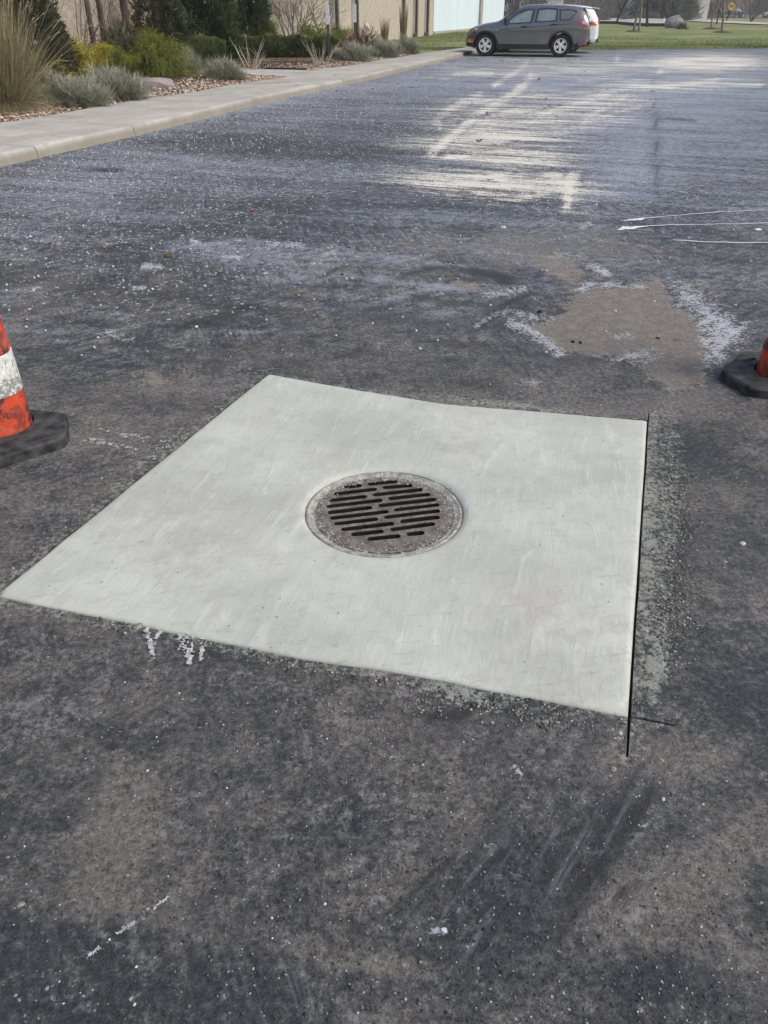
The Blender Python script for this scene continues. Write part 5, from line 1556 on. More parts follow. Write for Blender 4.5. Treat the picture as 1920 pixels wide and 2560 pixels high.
def bushy(u, v, w, h, n, mat, label, name='dense_shrub', cat='shrub', leaf=.6, wid=.10, stems=True, group=None):
    x, y, z = far_pt(u, v)
    return mound(name, x, y, z, w, w * .7, h, n, mat, leaf, label, cat, group, wid=wid, up=.3, stems=stems, base_open=.1)
def far_conifer(u, v, rx, h, n, mat, label):
    x, y, z = far_pt(u, v); return cone_tree('conifer', x, y, z, rx, h, n, mat, label, 'tree', leaf=1.0, wid=.16, group='conifers beyond the gravel island')
M_FCON = leafy('far_conifer_leaf', (.06, .066, .052), (.12, .13, .10), (.21, .21, .17))
M_FBR = leafy('far_brush', (.11, .09, .082), (.21, .18, .165), (.36, .32, .30), .9, .1)
far_conifer(1655, 52, 5.0, 12, 9000, M_FCON, 'broad olive-green conifer behind the boulder')
far_conifer(1552, 44, 4.2, 13, 8000, M_FCON, 'brown-green conifer behind the left dark trunk')
far_conifer(1495, 43.5, 4.5, 12, 8000, M_FCON, 'dark conifer right of the white car')
far_conifer(1290, 48, 5.5, 13, 8000, M_FCON, 'dark conifer seen just above the roof of the grey car')
far_conifer(1712, 46, 4.0, 14, 3500, M_FCON, 'dark conifer with gaps beyond the boulder')
for u, v, w, h, lab in ((1730, 47.5, 3.5, 5, 'brown leafless clump left of the thin young tree'), (1878, 54.5, 3.0, 8, 'large many-stemmed leafless bush right of the pickup'), (1765, 46, 4, 4.5, 'low brown thicket behind the young tree'), (1910, 45, 3.5, 6.5, 'brown leafless bush at the right edge behind the white car')):
    x, y, z = far_pt(u, v)
    bare('bare_bush', x, y, z, h, .09, lab, 'bush', 4, 9, mat=M_FBR, spread=.4, kids=(3, 4), group='leafless bushes near the road')
# far woods as one mass of twigs
def woods(name, x0, x1, y0, y1, h, n, mat, thick):
    xx = rng.uniform(x0, x1, n); yy = rng.uniform(y0, y1, n); t = rng.uniform(0, 1, n)
    hh = h * (.55 + .8 * fbm(xx * .06, yy * .03, 4, 3))
    P = np.stack([xx, yy, zt(yy) - .1 + t * hh], -1)
    D = np.stack([rng.normal(0, .45, n), rng.normal(0, .3, n), np.ones(n)], -1)
    tag(cards(name, P, D, rng.uniform(.8, 2.4, n) * (1.3 - t), thick * rng.uniform(.4, 1.3, n), mat, None, rng.uniform(0, 1, n)), kind='stuff')
woods('far_thicket', 28, 72, 180, 235, 7, 30000, M_FBR, .15)
woods('far_brush', 72, 140, 225, 255, 4.2, 12000, M_FBR, .11)
woods('far_woods', 120, 190, 270, 330, 10, 9000, M_FBR, .16)
def far_house(u, w, h, dist, label, name='far_building'):
    x = (u - 960) / F * dist * math.cos(TH); root = empty(name, (x, dist, float(zt(dist))), 0, label, 'building')
    b = MB(); b.box((-w / 2, 0, 0), (w / 2, 8, h)); b.build('wall', mottled(name + '_white_wall', (.62, .62, .62), (.74, .74, .74), .5, .8), root)
    r = MB(); r.add([(-w / 2 - .3, -.3, h + .002), (w / 2 + .3, -.3, h + .002), (w / 2 + .3, 8.3, h + .002), (-w / 2 - .3, 8.3, h + .002), (-w / 2 - .3, 4, h + 2), (w / 2 + .3, 4, h + 2)], [(0, 1, 5, 4), (2, 3, 4, 5), (0, 4, 3), (1, 2, 5), (3, 2, 1, 0)])
    r.build('roof', mottled(name + '_roof', (.12, .11, .11), (.18, .17, .17), .6, .8), root)
    mp = mottled(name + '_pane', (.05, .06, .07), (.09, .10, .11), 1, .2)
    for i in range(3): k = MB(); k.box((-w / 2 + w * (.2 + .3 * i) - .5, -.05, 1.0), (-w / 2 + w * (.2 + .3 * i) + .5, -.002, 2.2)); k.build('window', mp, root)
far_house(1688, 11, 3.6, 150, 'white far building glimpsed through the trees above the boulder')
far_house(1330, 12, 3.4, 180, 'white far building rising just above the grey car roof', 'white_house')

# ================================================================== cars
def paint(name, c0, rough=.28, metal=.0, coat=.6, flake=.0):
    m = NM(name, rough, .5, metal); n = m.noise(2.5, 4)
    m.color(m.mix(m.rng(n, .3, .7), c0, tuple(min(1, q * 1.12 + .004) for q in c0)))
    m.b.inputs['Coat Weight'].default_value = coat; m.b.inputs['Coat Roughness'].default_value = .08
    return m.m
P_GREY = paint('dark_grey_metallic', (.215, .21, .213), .18, .8)
P_WHITE = paint('white_paint', (.74, .76, .76), .3)
P_BLUE = paint('dark_blue_paint', (.02, .045, .08), .3, .2)
M_CLAD = mottled('black_cladding', (.018, .018, .02), (.035, .035, .037), 6, .6)
M_TYRE = mottled('tyre_rubber', (.016, .016, .017), (.035, .034, .033), 12, .85)
M_RIM = mottled('silver_wheel_cover', (.74, .75, .76), (.84, .85, .86), 5, .3, .5, metal=.15)
M_CHR = mottled('chrome', (.6, .6, .62), (.7, .7, .72), 5, .15, .5, metal=1)
M_CABIN = mottled('grey_cabin_trim', (.14, .14, .145), (.22, .22, .225), 5, .8)
def glassm(name, tint, alpha):
    m = NM(name, .03, .6); m.color(tint); m.b.inputs['Alpha'].default_value = alpha; return m.m
M_GLASS = glassm('tinted_car_glass', (.30, .42, .44), .42)
M_DGLASS = glassm('privacy_glass', (.16, .20, .22), .62)
def lampm(name, c, rough=.15):
    m = NM(name, rough, .6); n = m.noise(30, 2); m.color(m.mix(n, c, tuple(q * .8 for q in c))); m.b.inputs['Coat Weight'].default_value = .8; return m.m
L_RED = lampm('red_lens', (.50, .03, .05)); L_ORANGE = lampm('orange_lens', (.85, .32, .03)); L_CLEAR = lampm('clear_lens', (.55, .56, .58)); L_ORED = lampm('orange_red_lens', (.75, .12, .04))

def ZP(px, py): return 1.36 - (px - 368) / 282.0, (588 - py) / 340.0
def lerp_tab(tab):
    xs = [p[0] for p in tab]
    cols = list(zip(*[p[1:] for p in tab]))
    return lambda x: [float(np.interp(x, xs, c)) for c in cols]
def loft_mesh(stations, half, black_below=None):
    """half(x) -> list of (y, z) from bottom centre to roof centre; mirrored"""
    V = []; Fc = []; mi = []
    prof0 = half(stations[0]); n = len(prof0)
    full = 2 * n - 2
    for x in stations:
        h = half(x)
        ring = [(x, y, z) for y, z in h] + [(x, -y, z) for y, z in reversed(h[1:-1])]
        V += ring
    for i in range(len(stations) - 1):
        for k in range(full):
            k2 = (k + 1) % full
            Fc.append((i * full + k, (i + 1) * full + k, (i + 1) * full + k2, i * full + k2))
    Fc.append(tuple(range(full))); Fc.append(tuple((len(stations) - 1) * full + k for k in reversed(range(full))))
    for f in Fc:
        zc = sum(V[i][2] for i in f) / len(f); mi.append(1 if black_below is not None and zc < black_below(V[f[0]][0]) else 0)
    return V, Fc, mi

#         x      zbot  belt  roof  wsill  wbelt  wroof
CARTAB = [(-2.34, .42, .72, .74, .70, .72, .66), (-2.30, .36, 1.00, 1.04, .78, .80, .70), (-2.24, .35, 1.10, 1.22, .82, .84, .66), (-2.10, .33, 1.13, 1.45, .86, .88, .60),
          (-1.98, .31, 1.14, 1.52, .88, .90, .60), (-1.70, .27, 1.14, 1.56, .90, .92, .61), (-1.2, .25, 1.12, 1.595, .905, .925, .63), (-.6, .24, 1.10, 1.61, .905, .92, .64), (-.1, .24, 1.07, 1.605, .905, .92, .635),
          (.10, .24, 1.06, 1.56, .905, .92, .625), (.35, .24, 1.055, 1.45, .905, .92, .61), (.65, .24, 1.05, 1.29, .905, .92, .63), (.93, .25, 1.03, 1.12, .905, .915, .70), (1.10, .25, 1.00, 1.075, .905, .91, .70),
          (1.45, .26, .955, 1.03, .90, .905, .66), (1.80, .28, .88, .95, .86, .87, .60), (2.0, .30, .80, .865, .78, .78, .55), (2.08, .31, .72, .76, .72, .72, .52), (2.13, .34, .60, .62, .62, .60, .48)]
def half_car(x, tab=CARTAB, inset=0.0):
    zb, zl, zr, ws, wb, wr = lerp_tab(tab)(x)
    return [(0, zb), (ws * .80, zb), (ws * .985, zb + .05), (ws, zb + .14), (ws + .012, .47 if zl > .62 else zb + .16), (ws + .012, (zl + .47) / 2 if zl > .62 else (zl + zb) / 2 + .06), (wb, zl - .06), (wb - .02, zl),
            (wb + (wr - wb) * .5, zl + (zr - zl) * .52), (wr + .045, zr - .07 * min(1, (zr - zl) / .3)), (wr - .05, zr - .02 * min(1, (zr - zl) / .3)), (wr * .5, zr + .005), (0, zr + .012)]
def side_y(x, z, tab=CARTAB):
    h = half_car(x, tab)[3:11]
    zs = [p[1] for p in h]; ys = [p[0] for p in h]
    return float(np.interp(z, zs, ys))
def side_patch(name, poly, off, mat, root, tab=CARTAB, sides=(1, -1), inset=None, thick=.006):
    """a panel following the body side, outline given in x, z"""
    P = np.array(poly); cx = P.mean(0)
    pts = []
    for i in range(len(P)):
        a, b = P[i], P[(i + 1) % len(P)]; k = max(1, int(np.linalg.norm(b - a) / .12))
        for j in range(k): pts.append(a + (b - a) * j / k)
    m_ = len(pts); edges = [(i, (i + 1) % m_) for i in range(m_)]
    if inset:
        inn = [cx + (p - cx) * inset for p in pts]
        pts += inn; edges += [(m_ + i, m_ + (i + 1) % m_) for i in range(m_)]
    g = [np.array((a, b)) for a in np.arange(P[:, 0].min(), P[:, 0].max(), .13) for b in np.arange(P[:, 1].min(), P[:, 1].max(), .10)]
    g = [q for q in g if inside(P, q[0], q[1]) and dist_poly(P, q[0], q[1]) > .03]
    pts += g
    vo, eo, fo, ov, oe, of = delaunay_2d_cdt([Vector((float(p[0]), float(p[1]))) for p in pts], edges, [], 0, 1e-6)
    out = []
    for s in sides:
        fs = []
        for f in fo:
            c = np.mean([tuple(vo[i]) for i in f], 0)
            if not inside(P, c[0], c[1]): continue
            if inset and inside(np.array([cx + (p - cx) * inset for p in P]), c[0], c[1]): continue
            fs.append(tuple(f))
        n = len(vo)
        V = [(v.x, s * (side_y(v.x, v.y, tab) + off), v.y) for v in vo] + [(v.x, s * (side_y(v.x, v.y, tab) + off - thick), v.y) for v in vo]
        Fc = [f if s < 0 else f[::-1] for f in fs] + [tuple(i + n for i in (f[::-1] if s < 0 else f)) for f in fs]
        cnt = set()
        for f in fs:
            for i in range(len(f)): cnt.add((f[i], f[(i + 1) % len(f)]))
        for a, b in cnt:
            if (b, a) not in cnt: Fc.append((a, a + n, b + n, b))
        used = sorted({i for f in Fc for i in f}); rm = {u: i for i, u in enumerate(used)}
        o = mesh_np(name, [V[i] for i in used], [tuple(rm[i] for i in f) for f in Fc], mat, root, False)
        fix_normals(o); out.append(o)
    return out

WIN_F = [ZP(*p) for p in [(600, 236), (594, 205), (640, 165), (700, 128), (770, 98), (832, 92), (820, 210), (805, 222)]]
WIN_R = [ZP(*p) for p in [(868, 216), (886, 92), (975, 88), (1060, 92), (1063, 190), (1050, 202)]]
WIN_Q = [ZP(*p) for p in [(1112, 186), (1100, 98), (1180, 100), (1240, 107), (1254, 116), (1205, 176), (1165, 188)]]

def wheel(root, x, s, r=.355, w=.225, spokes=5, rim=M_RIM, ytrack=.79):
    t = empty('wheel', (x, s * ytrack, r)); t.parent = root; t.rotation_euler = (0, 0, 0)
    Mx = Matrix.Rotation(-s * PI / 2, 4, 'X')
    m = MB(); R_ = r
    prof = [(R_ * .62, w / 2 - .03), (R_ * .66, w / 2), (R_ * .90, w / 2 - .004), (R_ * .97, w / 2 - .03), (R_, w / 2 - .06), (R_, -w / 2 + .06), (R_ * .96, -w / 2 + .02), (R_ * .64, -w / 2)]
    m.lathe(prof, 40, Mx, True); o = m.build('tyre', M_TYRE, t, True)
    m = MB()
    m.lathe([(R_ * .55, w / 2 - .045), (R_ * .575, w / 2 - .012), (R_ * .635, w / 2 - .004), (R_ * .655, w / 2 - .03), (R_ * .66, w / 2 - .09), (R_ * .55, w / 2 - .09)], 40, Mx, True)
    for k in range(spokes):
        a = 2 * PI * k / spokes + .3
        for da in (-.20, .20):
            q = [(R_ * .12, -.030), (R_ * .58, -.024), (R_ * .60, .024), (R_ * .12, .030)]
            aa = a + da * .55
            v = []
            for zz in (w / 2 - .05, w / 2 - .014):
                for px, py in q:
                    e = aa + da * .5 * (px / R_); v.append(Mx @ Vector((px * math.cos(e) - py * math.sin(e), px * math.sin(e) + py * math.cos(e), zz + (.006 if px > .1 else 0))))
            m.add(v, [(0, 3, 2, 1), (4, 5, 6, 7), (0, 1, 5, 4), (1, 2, 6, 5), (2, 3, 7, 6), (3, 0, 4, 7)])
    m.lathe([(.001, w / 2 + .004), (R_ * .13, w / 2 + .002), (R_ * .2, w / 2 - .014), (R_ * .2, w / 2 - .05)], 20, Mx)
    fix_normals(m.build('rim', rim, t))
    m = MB(); m.lathe([(.001, w / 2 - .075), (R_ * .62, w / 2 - .075)], 30, Mx); m.build('brake_shadow_disc', M_CLAD, t)
    return t

def build_suv(label, pm, tail, group=None, variant=0):
    root = empty('parked_car', (0, 0, 0), 0, label, 'car', group)
    st = sorted(set([t[0] for t in CARTAB] + list(np.round(np.arange(-2.25, 2.1, .09), 3))))
    bb = (lambda x: .40) if variant == 0 else (lambda x: .36)
    V, Fc, mi = loft_mesh(st, half_car, bb)
    body = mesh_np('body', V, Fc, [pm, M_CLAD, M_CABIN], root, True, mi=mi); fix_normals(body)
    # hollow cabin
    ist = [-2.0, -1.6, -1.2, -.6, 0, .1, .35, .65, .90]
    def half_in(x):
        zb, zl, zr, ws, wb, wr = lerp_tab(CARTAB)(x)
        zl2 = zl - .02
        return [(0, .62), (ws - .10, .62), (wb - .07, zl2), (wb + (wr - wb) * .5 - .05, zl + (zr - zl) * .52), (wr - .03, max(zr - .10, zl2 + .02)), (wr - .12, max(zr - .055, zl2 + .03)), (0, max(zr - .045, zl2 + .04))]
    V, Fc, mi = loft_mesh(ist, half_in)
    c1 = mesh_np('cut', V, Fc, M_CABIN); fix_normals(c1)
    Mxz = Matrix(((1, 0, 0, 0), (0, 0, 1, 0), (0, 1, 0, 0), (0, 0, 0, 1)))
    w = MB()
    for P_ in (WIN_F, WIN_R, WIN_Q): w.prism(P_, -1.3, 1.3, Mxz)
    c2 = w.build('cut', M_CABIN); fix_normals(c2)
    w = MB(); Myz = Matrix(((0, 0, 1, 0), (1, 0, 0, 0), (0, 1, 0, 0), (0, 0, 0, 1)))
    w.prism([(-.60, 1.135), (.60, 1.135), (.55, 1.50), (-.55, 1.50)], .12, 2.5, Myz)
    c3 = w.build('cut', M_CABIN); fix_normals(c3)
    w = MB(); w.prism([(-.60, 1.19), (.60, 1.19), (.50, 1.44), (-.50, 1.44)], -3, -1.9, Myz)
    c4 = w.build('cut', M_CABIN); fix_normals(c4)
    w = MB()
    for x in (1.36, -1.36):
        for s in (-1, 1): w.lathe([(.001, .52), (.41, .52), (.41, 1.2), (.001, 1.2)], 36, Matrix.Translation((x, 0, .36)) @ Matrix.Rotation(-s * PI / 2, 4, 'X'))
    c5 = w.build('cut', M_CLAD); fix_normals(c5)
    for c in (c1, c2, c3, c4, c5):
        c.parent = None
    body.parent = None
    bpy.context.view_layer.update()
    boolean(body, [c1, c2, c3, c4, c5])
    body.parent = root
    body.data.set_sharp_from_angle(angle=math.radians(32))
    trim = M_CLAD
    for P_, g in ((WIN_F, M_GLASS), (WIN_R, M_GLASS), (WIN_Q, M_DGLASS)):
        c = np.mean(P_, 0); big = [tuple(c + (np.array(p) - c) * (1.0 + .05 / np.linalg.norm(np.array(p) - c))) for p in P_]
        fr = side_patch('window_frame', big, .006, trim, root, inset=None if False else .86)
        gl = side_patch('side_window', P_, -.012, g, root, thick=.003)
        for a, b in zip(fr, gl): b.parent = a
    # windscreen and rear glass
    def pane(name, xs, yw, off, mat):
        V = []; Fc = []
        for x, y_ in zip(xs, yw):
            z = lerp_tab(CARTAB)(x)[2] + off
            V += [(x, -y_, z - .012), (x, 0, z), (x, y_, z - .012)]
        for i in range(len(xs) - 1):
            for k in range(2): Fc.append((i * 3 + k, i * 3 + k + 1, (i + 1) * 3 + k + 1, (i + 1) * 3 + k))
        o = mesh_np(name, V, Fc, mat, root, True); return o
    pane('windscreen', [.10, .35, .65, .95], [.56, .60, .64, .68], .002, M_GLASS)
    pane('rear_window', [-2.26, -2.18, -2.10, -2.0], [.62, .60, .56, .54], .0, M_DGLASS)
    # lower cladding along the sills and round the arches
    m = MB()
    for s in (-1, 1):
        m = MB(); m.box((-.90, min(s * .88, s * .925), .255), (.90, max(s * .88, s * .925), .40)); m.build('sill_cladding', M_CLAD, root)
    for x in (1.36, -1.36):
        for s in (-1, 1):
            m = MB(); n = 22; v = []
            for k in range(n + 1):
                a = -.28 + (PI + .56) * k / n; ca, sa = math.cos(a), math.sin(a)
                for r_, dy in ((.405, -.02), (.405, .012), (.465, .008), (.465, -.02)):
                    zz = max(.26, .36 + r_ * sa); v.append((x + r_ * ca, s * (side_y(x + r_ * ca, max(.40, zz)) + dy), zz))
            f = []
            for k in range(n):
                for j in range(4): f.append((k * 4 + j, k * 4 + (j + 1) % 4, (k + 1) * 4 + (j + 1) % 4, (k + 1) * 4 + j))
            m.add(v, f); fix_normals(m.build('arch_trim', M_CLAD, root))
    for x in (1.36, -1.36):
        for s in (-1, 1):
            m = MB(); n = 18; v = []
            for k in range(n + 1):
                a = -.1 + (PI + .2) * k / n
                for yy in (.53, .86): v.append((x + .402 * math.cos(a), s * yy, .36 + .402 * math.sin(a)))
            m.add(v, [(2 * k, 2 * k + 1, 2 * k + 3, 2 * k + 2) for k in range(n)]); m.build('wheel_well', M_CLAD, root)
            wheel(root, x, s, .362)
    # door seams, handles, mirrors
    for xs in ([(505, 210), (508, 300), (512, 420), (500, 490)], [(822, 225), (815, 330), (812, 430), (820, 490)], [(1108, 190), (1115, 260), (1060, 300), (1020, 400)]):
        for s in (-1, 1):
            pts = [ZP(*p) for p in xs]; m = MB()
            fine = []
            for (a, b), (c, d) in zip(pts[:-1], pts[1:]):
                for k in range(4): fine.append((a + (c - a) * k / 4, b + (d - b) * k / 4))
            fine.append(pts[-1])
            m.tube([(x, s * (side_y(x, z) - .001), z) for x, z in fine], .005, 4); m.build('door_seam', M_CLAD, root)
    for px, py in ((762, 268), (1052, 244)):
        for s in (-1, 1):
            x, z = ZP(px, py); y_ = side_y(x, z); m = MB()
            m.tube([(x - .13, s * (y_ - .003), z), (x - .08, s * (y_ + .03), z + .005), (x + .08, s * (y_ + .03), z + .005), (x + .13, s * (y_ - .003), z)], [.014, .018, .018, .014], 6)
            m.build('door_handle', pm if False else M_CLAD, root)
    for s in (-1, 1):
        x, z = ZP(575, 228); m = MB()
        bmv = []
        m.lathe([(.001, -.10), (.07, -.09), (.095, -.02), (.09, .06), (.05, .10), (.001, .105)], 12, Matrix.Translation((x + .02, s * 1.0, z + .05)) @ Matrix.Diagonal((.75, 1.15, 1.1, 1)))
        m.box((x - .03, min(s * .88, s * .97), z - .05), (x + .03, max(s * .88, s * .97), z - .01))
        m.build('wing_mirror', M_CLAD, root, True)
    # crease along the doors
    for s in (-1, 1):
        m = MB(); pts = [ZP(*p) for p in ((505, 300), (700, 282), (900, 262), (1100, 246), (1240, 236))]
        m.tube([(x, s * (side_y(x, z) - .004), z) for x, z in pts], .010, 5); m.build('shoulder_crease', M_CLAD if variant == 0 else pm, root)
    # lamps
    if variant == 0:
        side_patch('headlight', [ZP(*p) for p in ((185, 322), (190, 298), (245, 288), (292, 286), (270, 305), (225, 324))], .010, L_CLEAR, root)
        side_patch('fog_lamp', [ZP(*p) for p in ((188, 430), (186, 402), (200, 396), (220, 408), (222, 434), (205, 440))], .012, L_ORANGE, root)
        a = side_patch('tail_light', [ZP(*p) for p in ((1232, 207), (1330, 210), (1392, 214), (1396, 268), (1340, 272), (1300, 240))], .012, L_RED, root)
        b = side_patch('lens', [ZP(*p) for p in ((1318, 222), (1386, 218), (1388, 246), (1330, 240))], .020, L_CLEAR, root)
        for p, q in zip(a, b): q.parent = p
        side_patch('rear_reflector', [ZP(*p) for p in ((1322, 424), (1372, 420), (1370, 442), (1326, 446))], .010, L_RED, root)
        side_patch('fender_badge', [ZP(*p) for p in ((452, 298), (500, 294), (500, 302), (470, 304), (462, 312))], .006, M_CHR, root)
    else:
        side_patch('tail_light', [ZP(*p) for p in ((1330, 222), (1394, 210), (1396, 268), (1345, 272))], .016, L_ORED, root)
        side_patch('headlight', [ZP(*p) for p in ((185, 322), (190, 298), (245, 288), (292, 286), (270, 305), (225, 324))], .010, L_CLEAR, root)
    # rear face: lamps, plate, bumper
    for s in (-1, 1):
        m = MB(); m.box((-2.335, min(s * .52, s * .76), .98), (-2.295, max(s * .52, s * .76), 1.10)); m.build('rear_lamp', L_RED if variant == 0 else L_ORED, root)
    m = MB(); m.box((-2.36, -.80, .36), (-2.33, .80, .50)); m.build('rear_bumper_insert', M_CLAD, root)
    m = MB(); m.box((-2.325, -.26, .80), (-2.31, .26, .93)); m.build('number_plate', mottled('plate_white', (.55, .56, .6), (.65, .66, .7), 20, .5), root)
    m = MB(); m.add([(-2.02, -.60, 1.525), (-2.02, .60, 1.525), (-2.30, .56, 1.485), (-2.30, -.56, 1.485), (-2.02, -.60, 1.50), (-2.02, .60, 1.50), (-2.30, .56, 1.465), (-2.30, -.56, 1.465)], [(0, 1, 2, 3), (7, 6, 5, 4), (0, 3, 7, 4), (1, 5, 6, 2), (2, 6, 7, 3), (0, 4, 5, 1)])
    m.build('roof_spoiler', pm, root)
    # nose: grille
    m = MB(); m.box((2.09, -.42, .56), (2.145, .42, .72)); m.box((2.10, -.40, .34), (2.15, .40, .50)); m.build('grille', M_CLAD, root)
    # seats and wheel inside
    m = MB()
    for x, y_ in ((.05, .38), (.05, -.38), (-.85, .40), (-.85, -.40), (-.85, 0)):
        m.box((x - .25, y_ - .22, .622), (x + .25, y_ + .22, .80)); 
        m.add([(x - .25, y_ - .22, .80), (x - .25, y_ + .22, .80), (x - .12, y_ + .22, .80), (x - .12, y_ - .22, .80), (x - .42, y_ - .18, 1.22), (x - .42, y_ + .18, 1.22), (x - .34, y_ + .18, 1.22), (x - .34, y_ - .18, 1.22)], [(0, 1, 2, 3), (4, 5, 6, 7), (0, 1, 5, 4), (1, 2, 6, 5), (2, 3, 7, 6), (3, 0, 4, 7)])
        m.box((x - .43, y_ - .12, 1.26), (x - .35, y_ + .12, 1.40))
    fix_normals(m.build('seats', M_CABIN, root))
    m = MB(); m.add([(.55, -.75, .64), (.95, -.75, .64), (.95, .75, .64), (.55, .75, .64), (.60, -.75, .98), (.90, -.75, 1.03), (.90, .75, 1.03), (.60, .75, .98)], [(0, 3, 2, 1), (4, 5, 6, 7), (0, 1, 5, 4), (1, 2, 6, 5), (2, 3, 7, 6), (3, 0, 4, 7)])
    m.build('dashboard', M_CABIN, root)
    return root

fw = np.array(G(1212, 141)); rw = np.array(G(1397, 143.5))
mid = (fw + rw) / 2; heading = math.atan2(fw[1] - rw[1], fw[0] - rw[0])
side_n = np.array([-math.sin(heading), math.cos(heading)])       # left of the car, towards the camera or away
if side_n[1] > 0: side_n = -side_n
ctr = mid - side_n * .90
grey = build_suv('dark grey sport utility car parked nose to the sidewalk, nearest car', P_GREY, 0)
grey.location = (ctr[0], ctr[1], .0); grey.rotation_euler = (0, 0, heading)
white = build_suv('white sport utility car parked just behind the dark grey one', P_WHITE, 1, variant=1)
off = np.array([math.cos(AZ), math.sin(AZ)]) * 2.85
white.location = (ctr[0] + off[0] + .06, ctr[1] + off[1], .0); white.rotation_euler = (0, 0, heading)
# white car far away on the road at the right edge
x, y, z = GT(1934, 46)
w2 = copy_tree(white); w2.location = (x, y, z + .05); w2.rotation_euler = (0, 0, PI)
w2['label'] = 'white car far away on the road, cut by the right edge of the photo'

def build_pickup(u0, u1, v):
    x0, y0, z0 = GT(u0, v); x1, y1, z1 = GT(u1, v)
    root = empty('pickup_truck', ((x0 + x1) / 2, (y0 + y1) / 2, z0 + .05), math.atan2(y1 - y0, x1 - x0), 'dark blue pickup truck far off on the road behind the yellow sign', 'pickup truck')
    L = math.hypot(x1 - x0, y1 - y0); k = L / 5.8; root.scale = (k, k, k)
    tab = [(-2.9, .55, 1.08, 1.10, .88, .92, .90), (-2.85, .50, 1.10, 1.12, .92, .95, .92), (-.9, .48, 1.12, 1.14, .93, .95, .92), (-.88, .48, 1.13, 1.70, .94, .95, .68), (-.7, .48, 1.13, 1.88, .94, .95, .68), (.5, .48, 1.12, 1.90, .94, .95, .68), (.75, .48, 1.12, 1.80, .94, .95, .66),
           (1.35, .48, 1.12, 1.24, .94, .95, .74), (2.3, .50, 1.10, 1.18, .93, .93, .74), (2.8, .55, 1.02, 1.08, .88, .88, .70), (2.9, .6, .90, .92, .80, .80, .6)]
    st = sorted(set([t[0] for t in tab] + list(np.arange(-2.7, 2.8, .2))))
    V, Fc, mi = loft_mesh(st, lambda x: half_car(x, tab), lambda x: .0)
    b = mesh_np('body', V, Fc, [P_BLUE, M_CLAD], None, True, mi=mi); fix_normals(b)
    w = MB(); w.box((-2.78, -.78, .75), (-1.0, .78, 1.6)); c1 = w.build('cut', M_CLAD); w = MB()
    for x in (1.85, -1.75):
        for s in (-1, 1): w.lathe([(.001, .55), (.48, .55), (.48, 1.3), (.001, 1.3)], 28, Matrix.Translation((x, 0, .42)) @ Matrix.Rotation(-s * PI / 2, 4, 'X'))
    c2 = w.build('cut', M_CLAD); fix_normals(c2); bpy.context.view_layer.update(); boolean(b, [c1, c2]); b.parent = root
    b.data.set_sharp_from_angle(angle=math.radians(32))
    for P_ in ([(1.05, 1.2), (.62, 1.72), (.12, 1.74), (.12, 1.2)], [(.02, 1.2), (.02, 1.74), (-.68, 1.72), (-.75, 1.2)]):
        side_patch('side_window', P_, .008, M_DGLASS if False else L_CLEAR, root, tab)
    for x in (1.85, -1.75):
        for s in (-1, 1): wheel(root, x, s, .42, .26, ytrack=.82)
    m = MB()
    for s in (-1, 1): m.box((-.9, min(s * .93, s * .99), .42), (1.2, max(s * .93, s * .99), .50))
    m.build('running_board', M_CHR, root)
    m = MB(); m.box((-3.02, -.85, .5), (-2.905, .85, .68)); m.build('rear_bumper', M_CHR, root)
    side_patch('headlight', [(2.6, .85), (2.86, .84), (2.84, .98), (2.62, 1.02)], .01, L_CLEAR, root, tab)
    side_patch('tail_light', [(-2.88, .82), (-2.78, .82), (-2.78, 1.06), (-2.88, 1.06)], .01, L_RED, root, tab)
    # load in the bed
    m = MB(); m.box((-2.6, -.6, .752), (-2.1, .6, 1.25)); m.box((-2.0, -.6, .752), (-1.5, .5, 1.3))
    tag(m.build('load', mottled('pale_load', (.5, .5, .5), (.65, .65, .62), 2), root))
build_pickup(1797, 1866, 45.5)

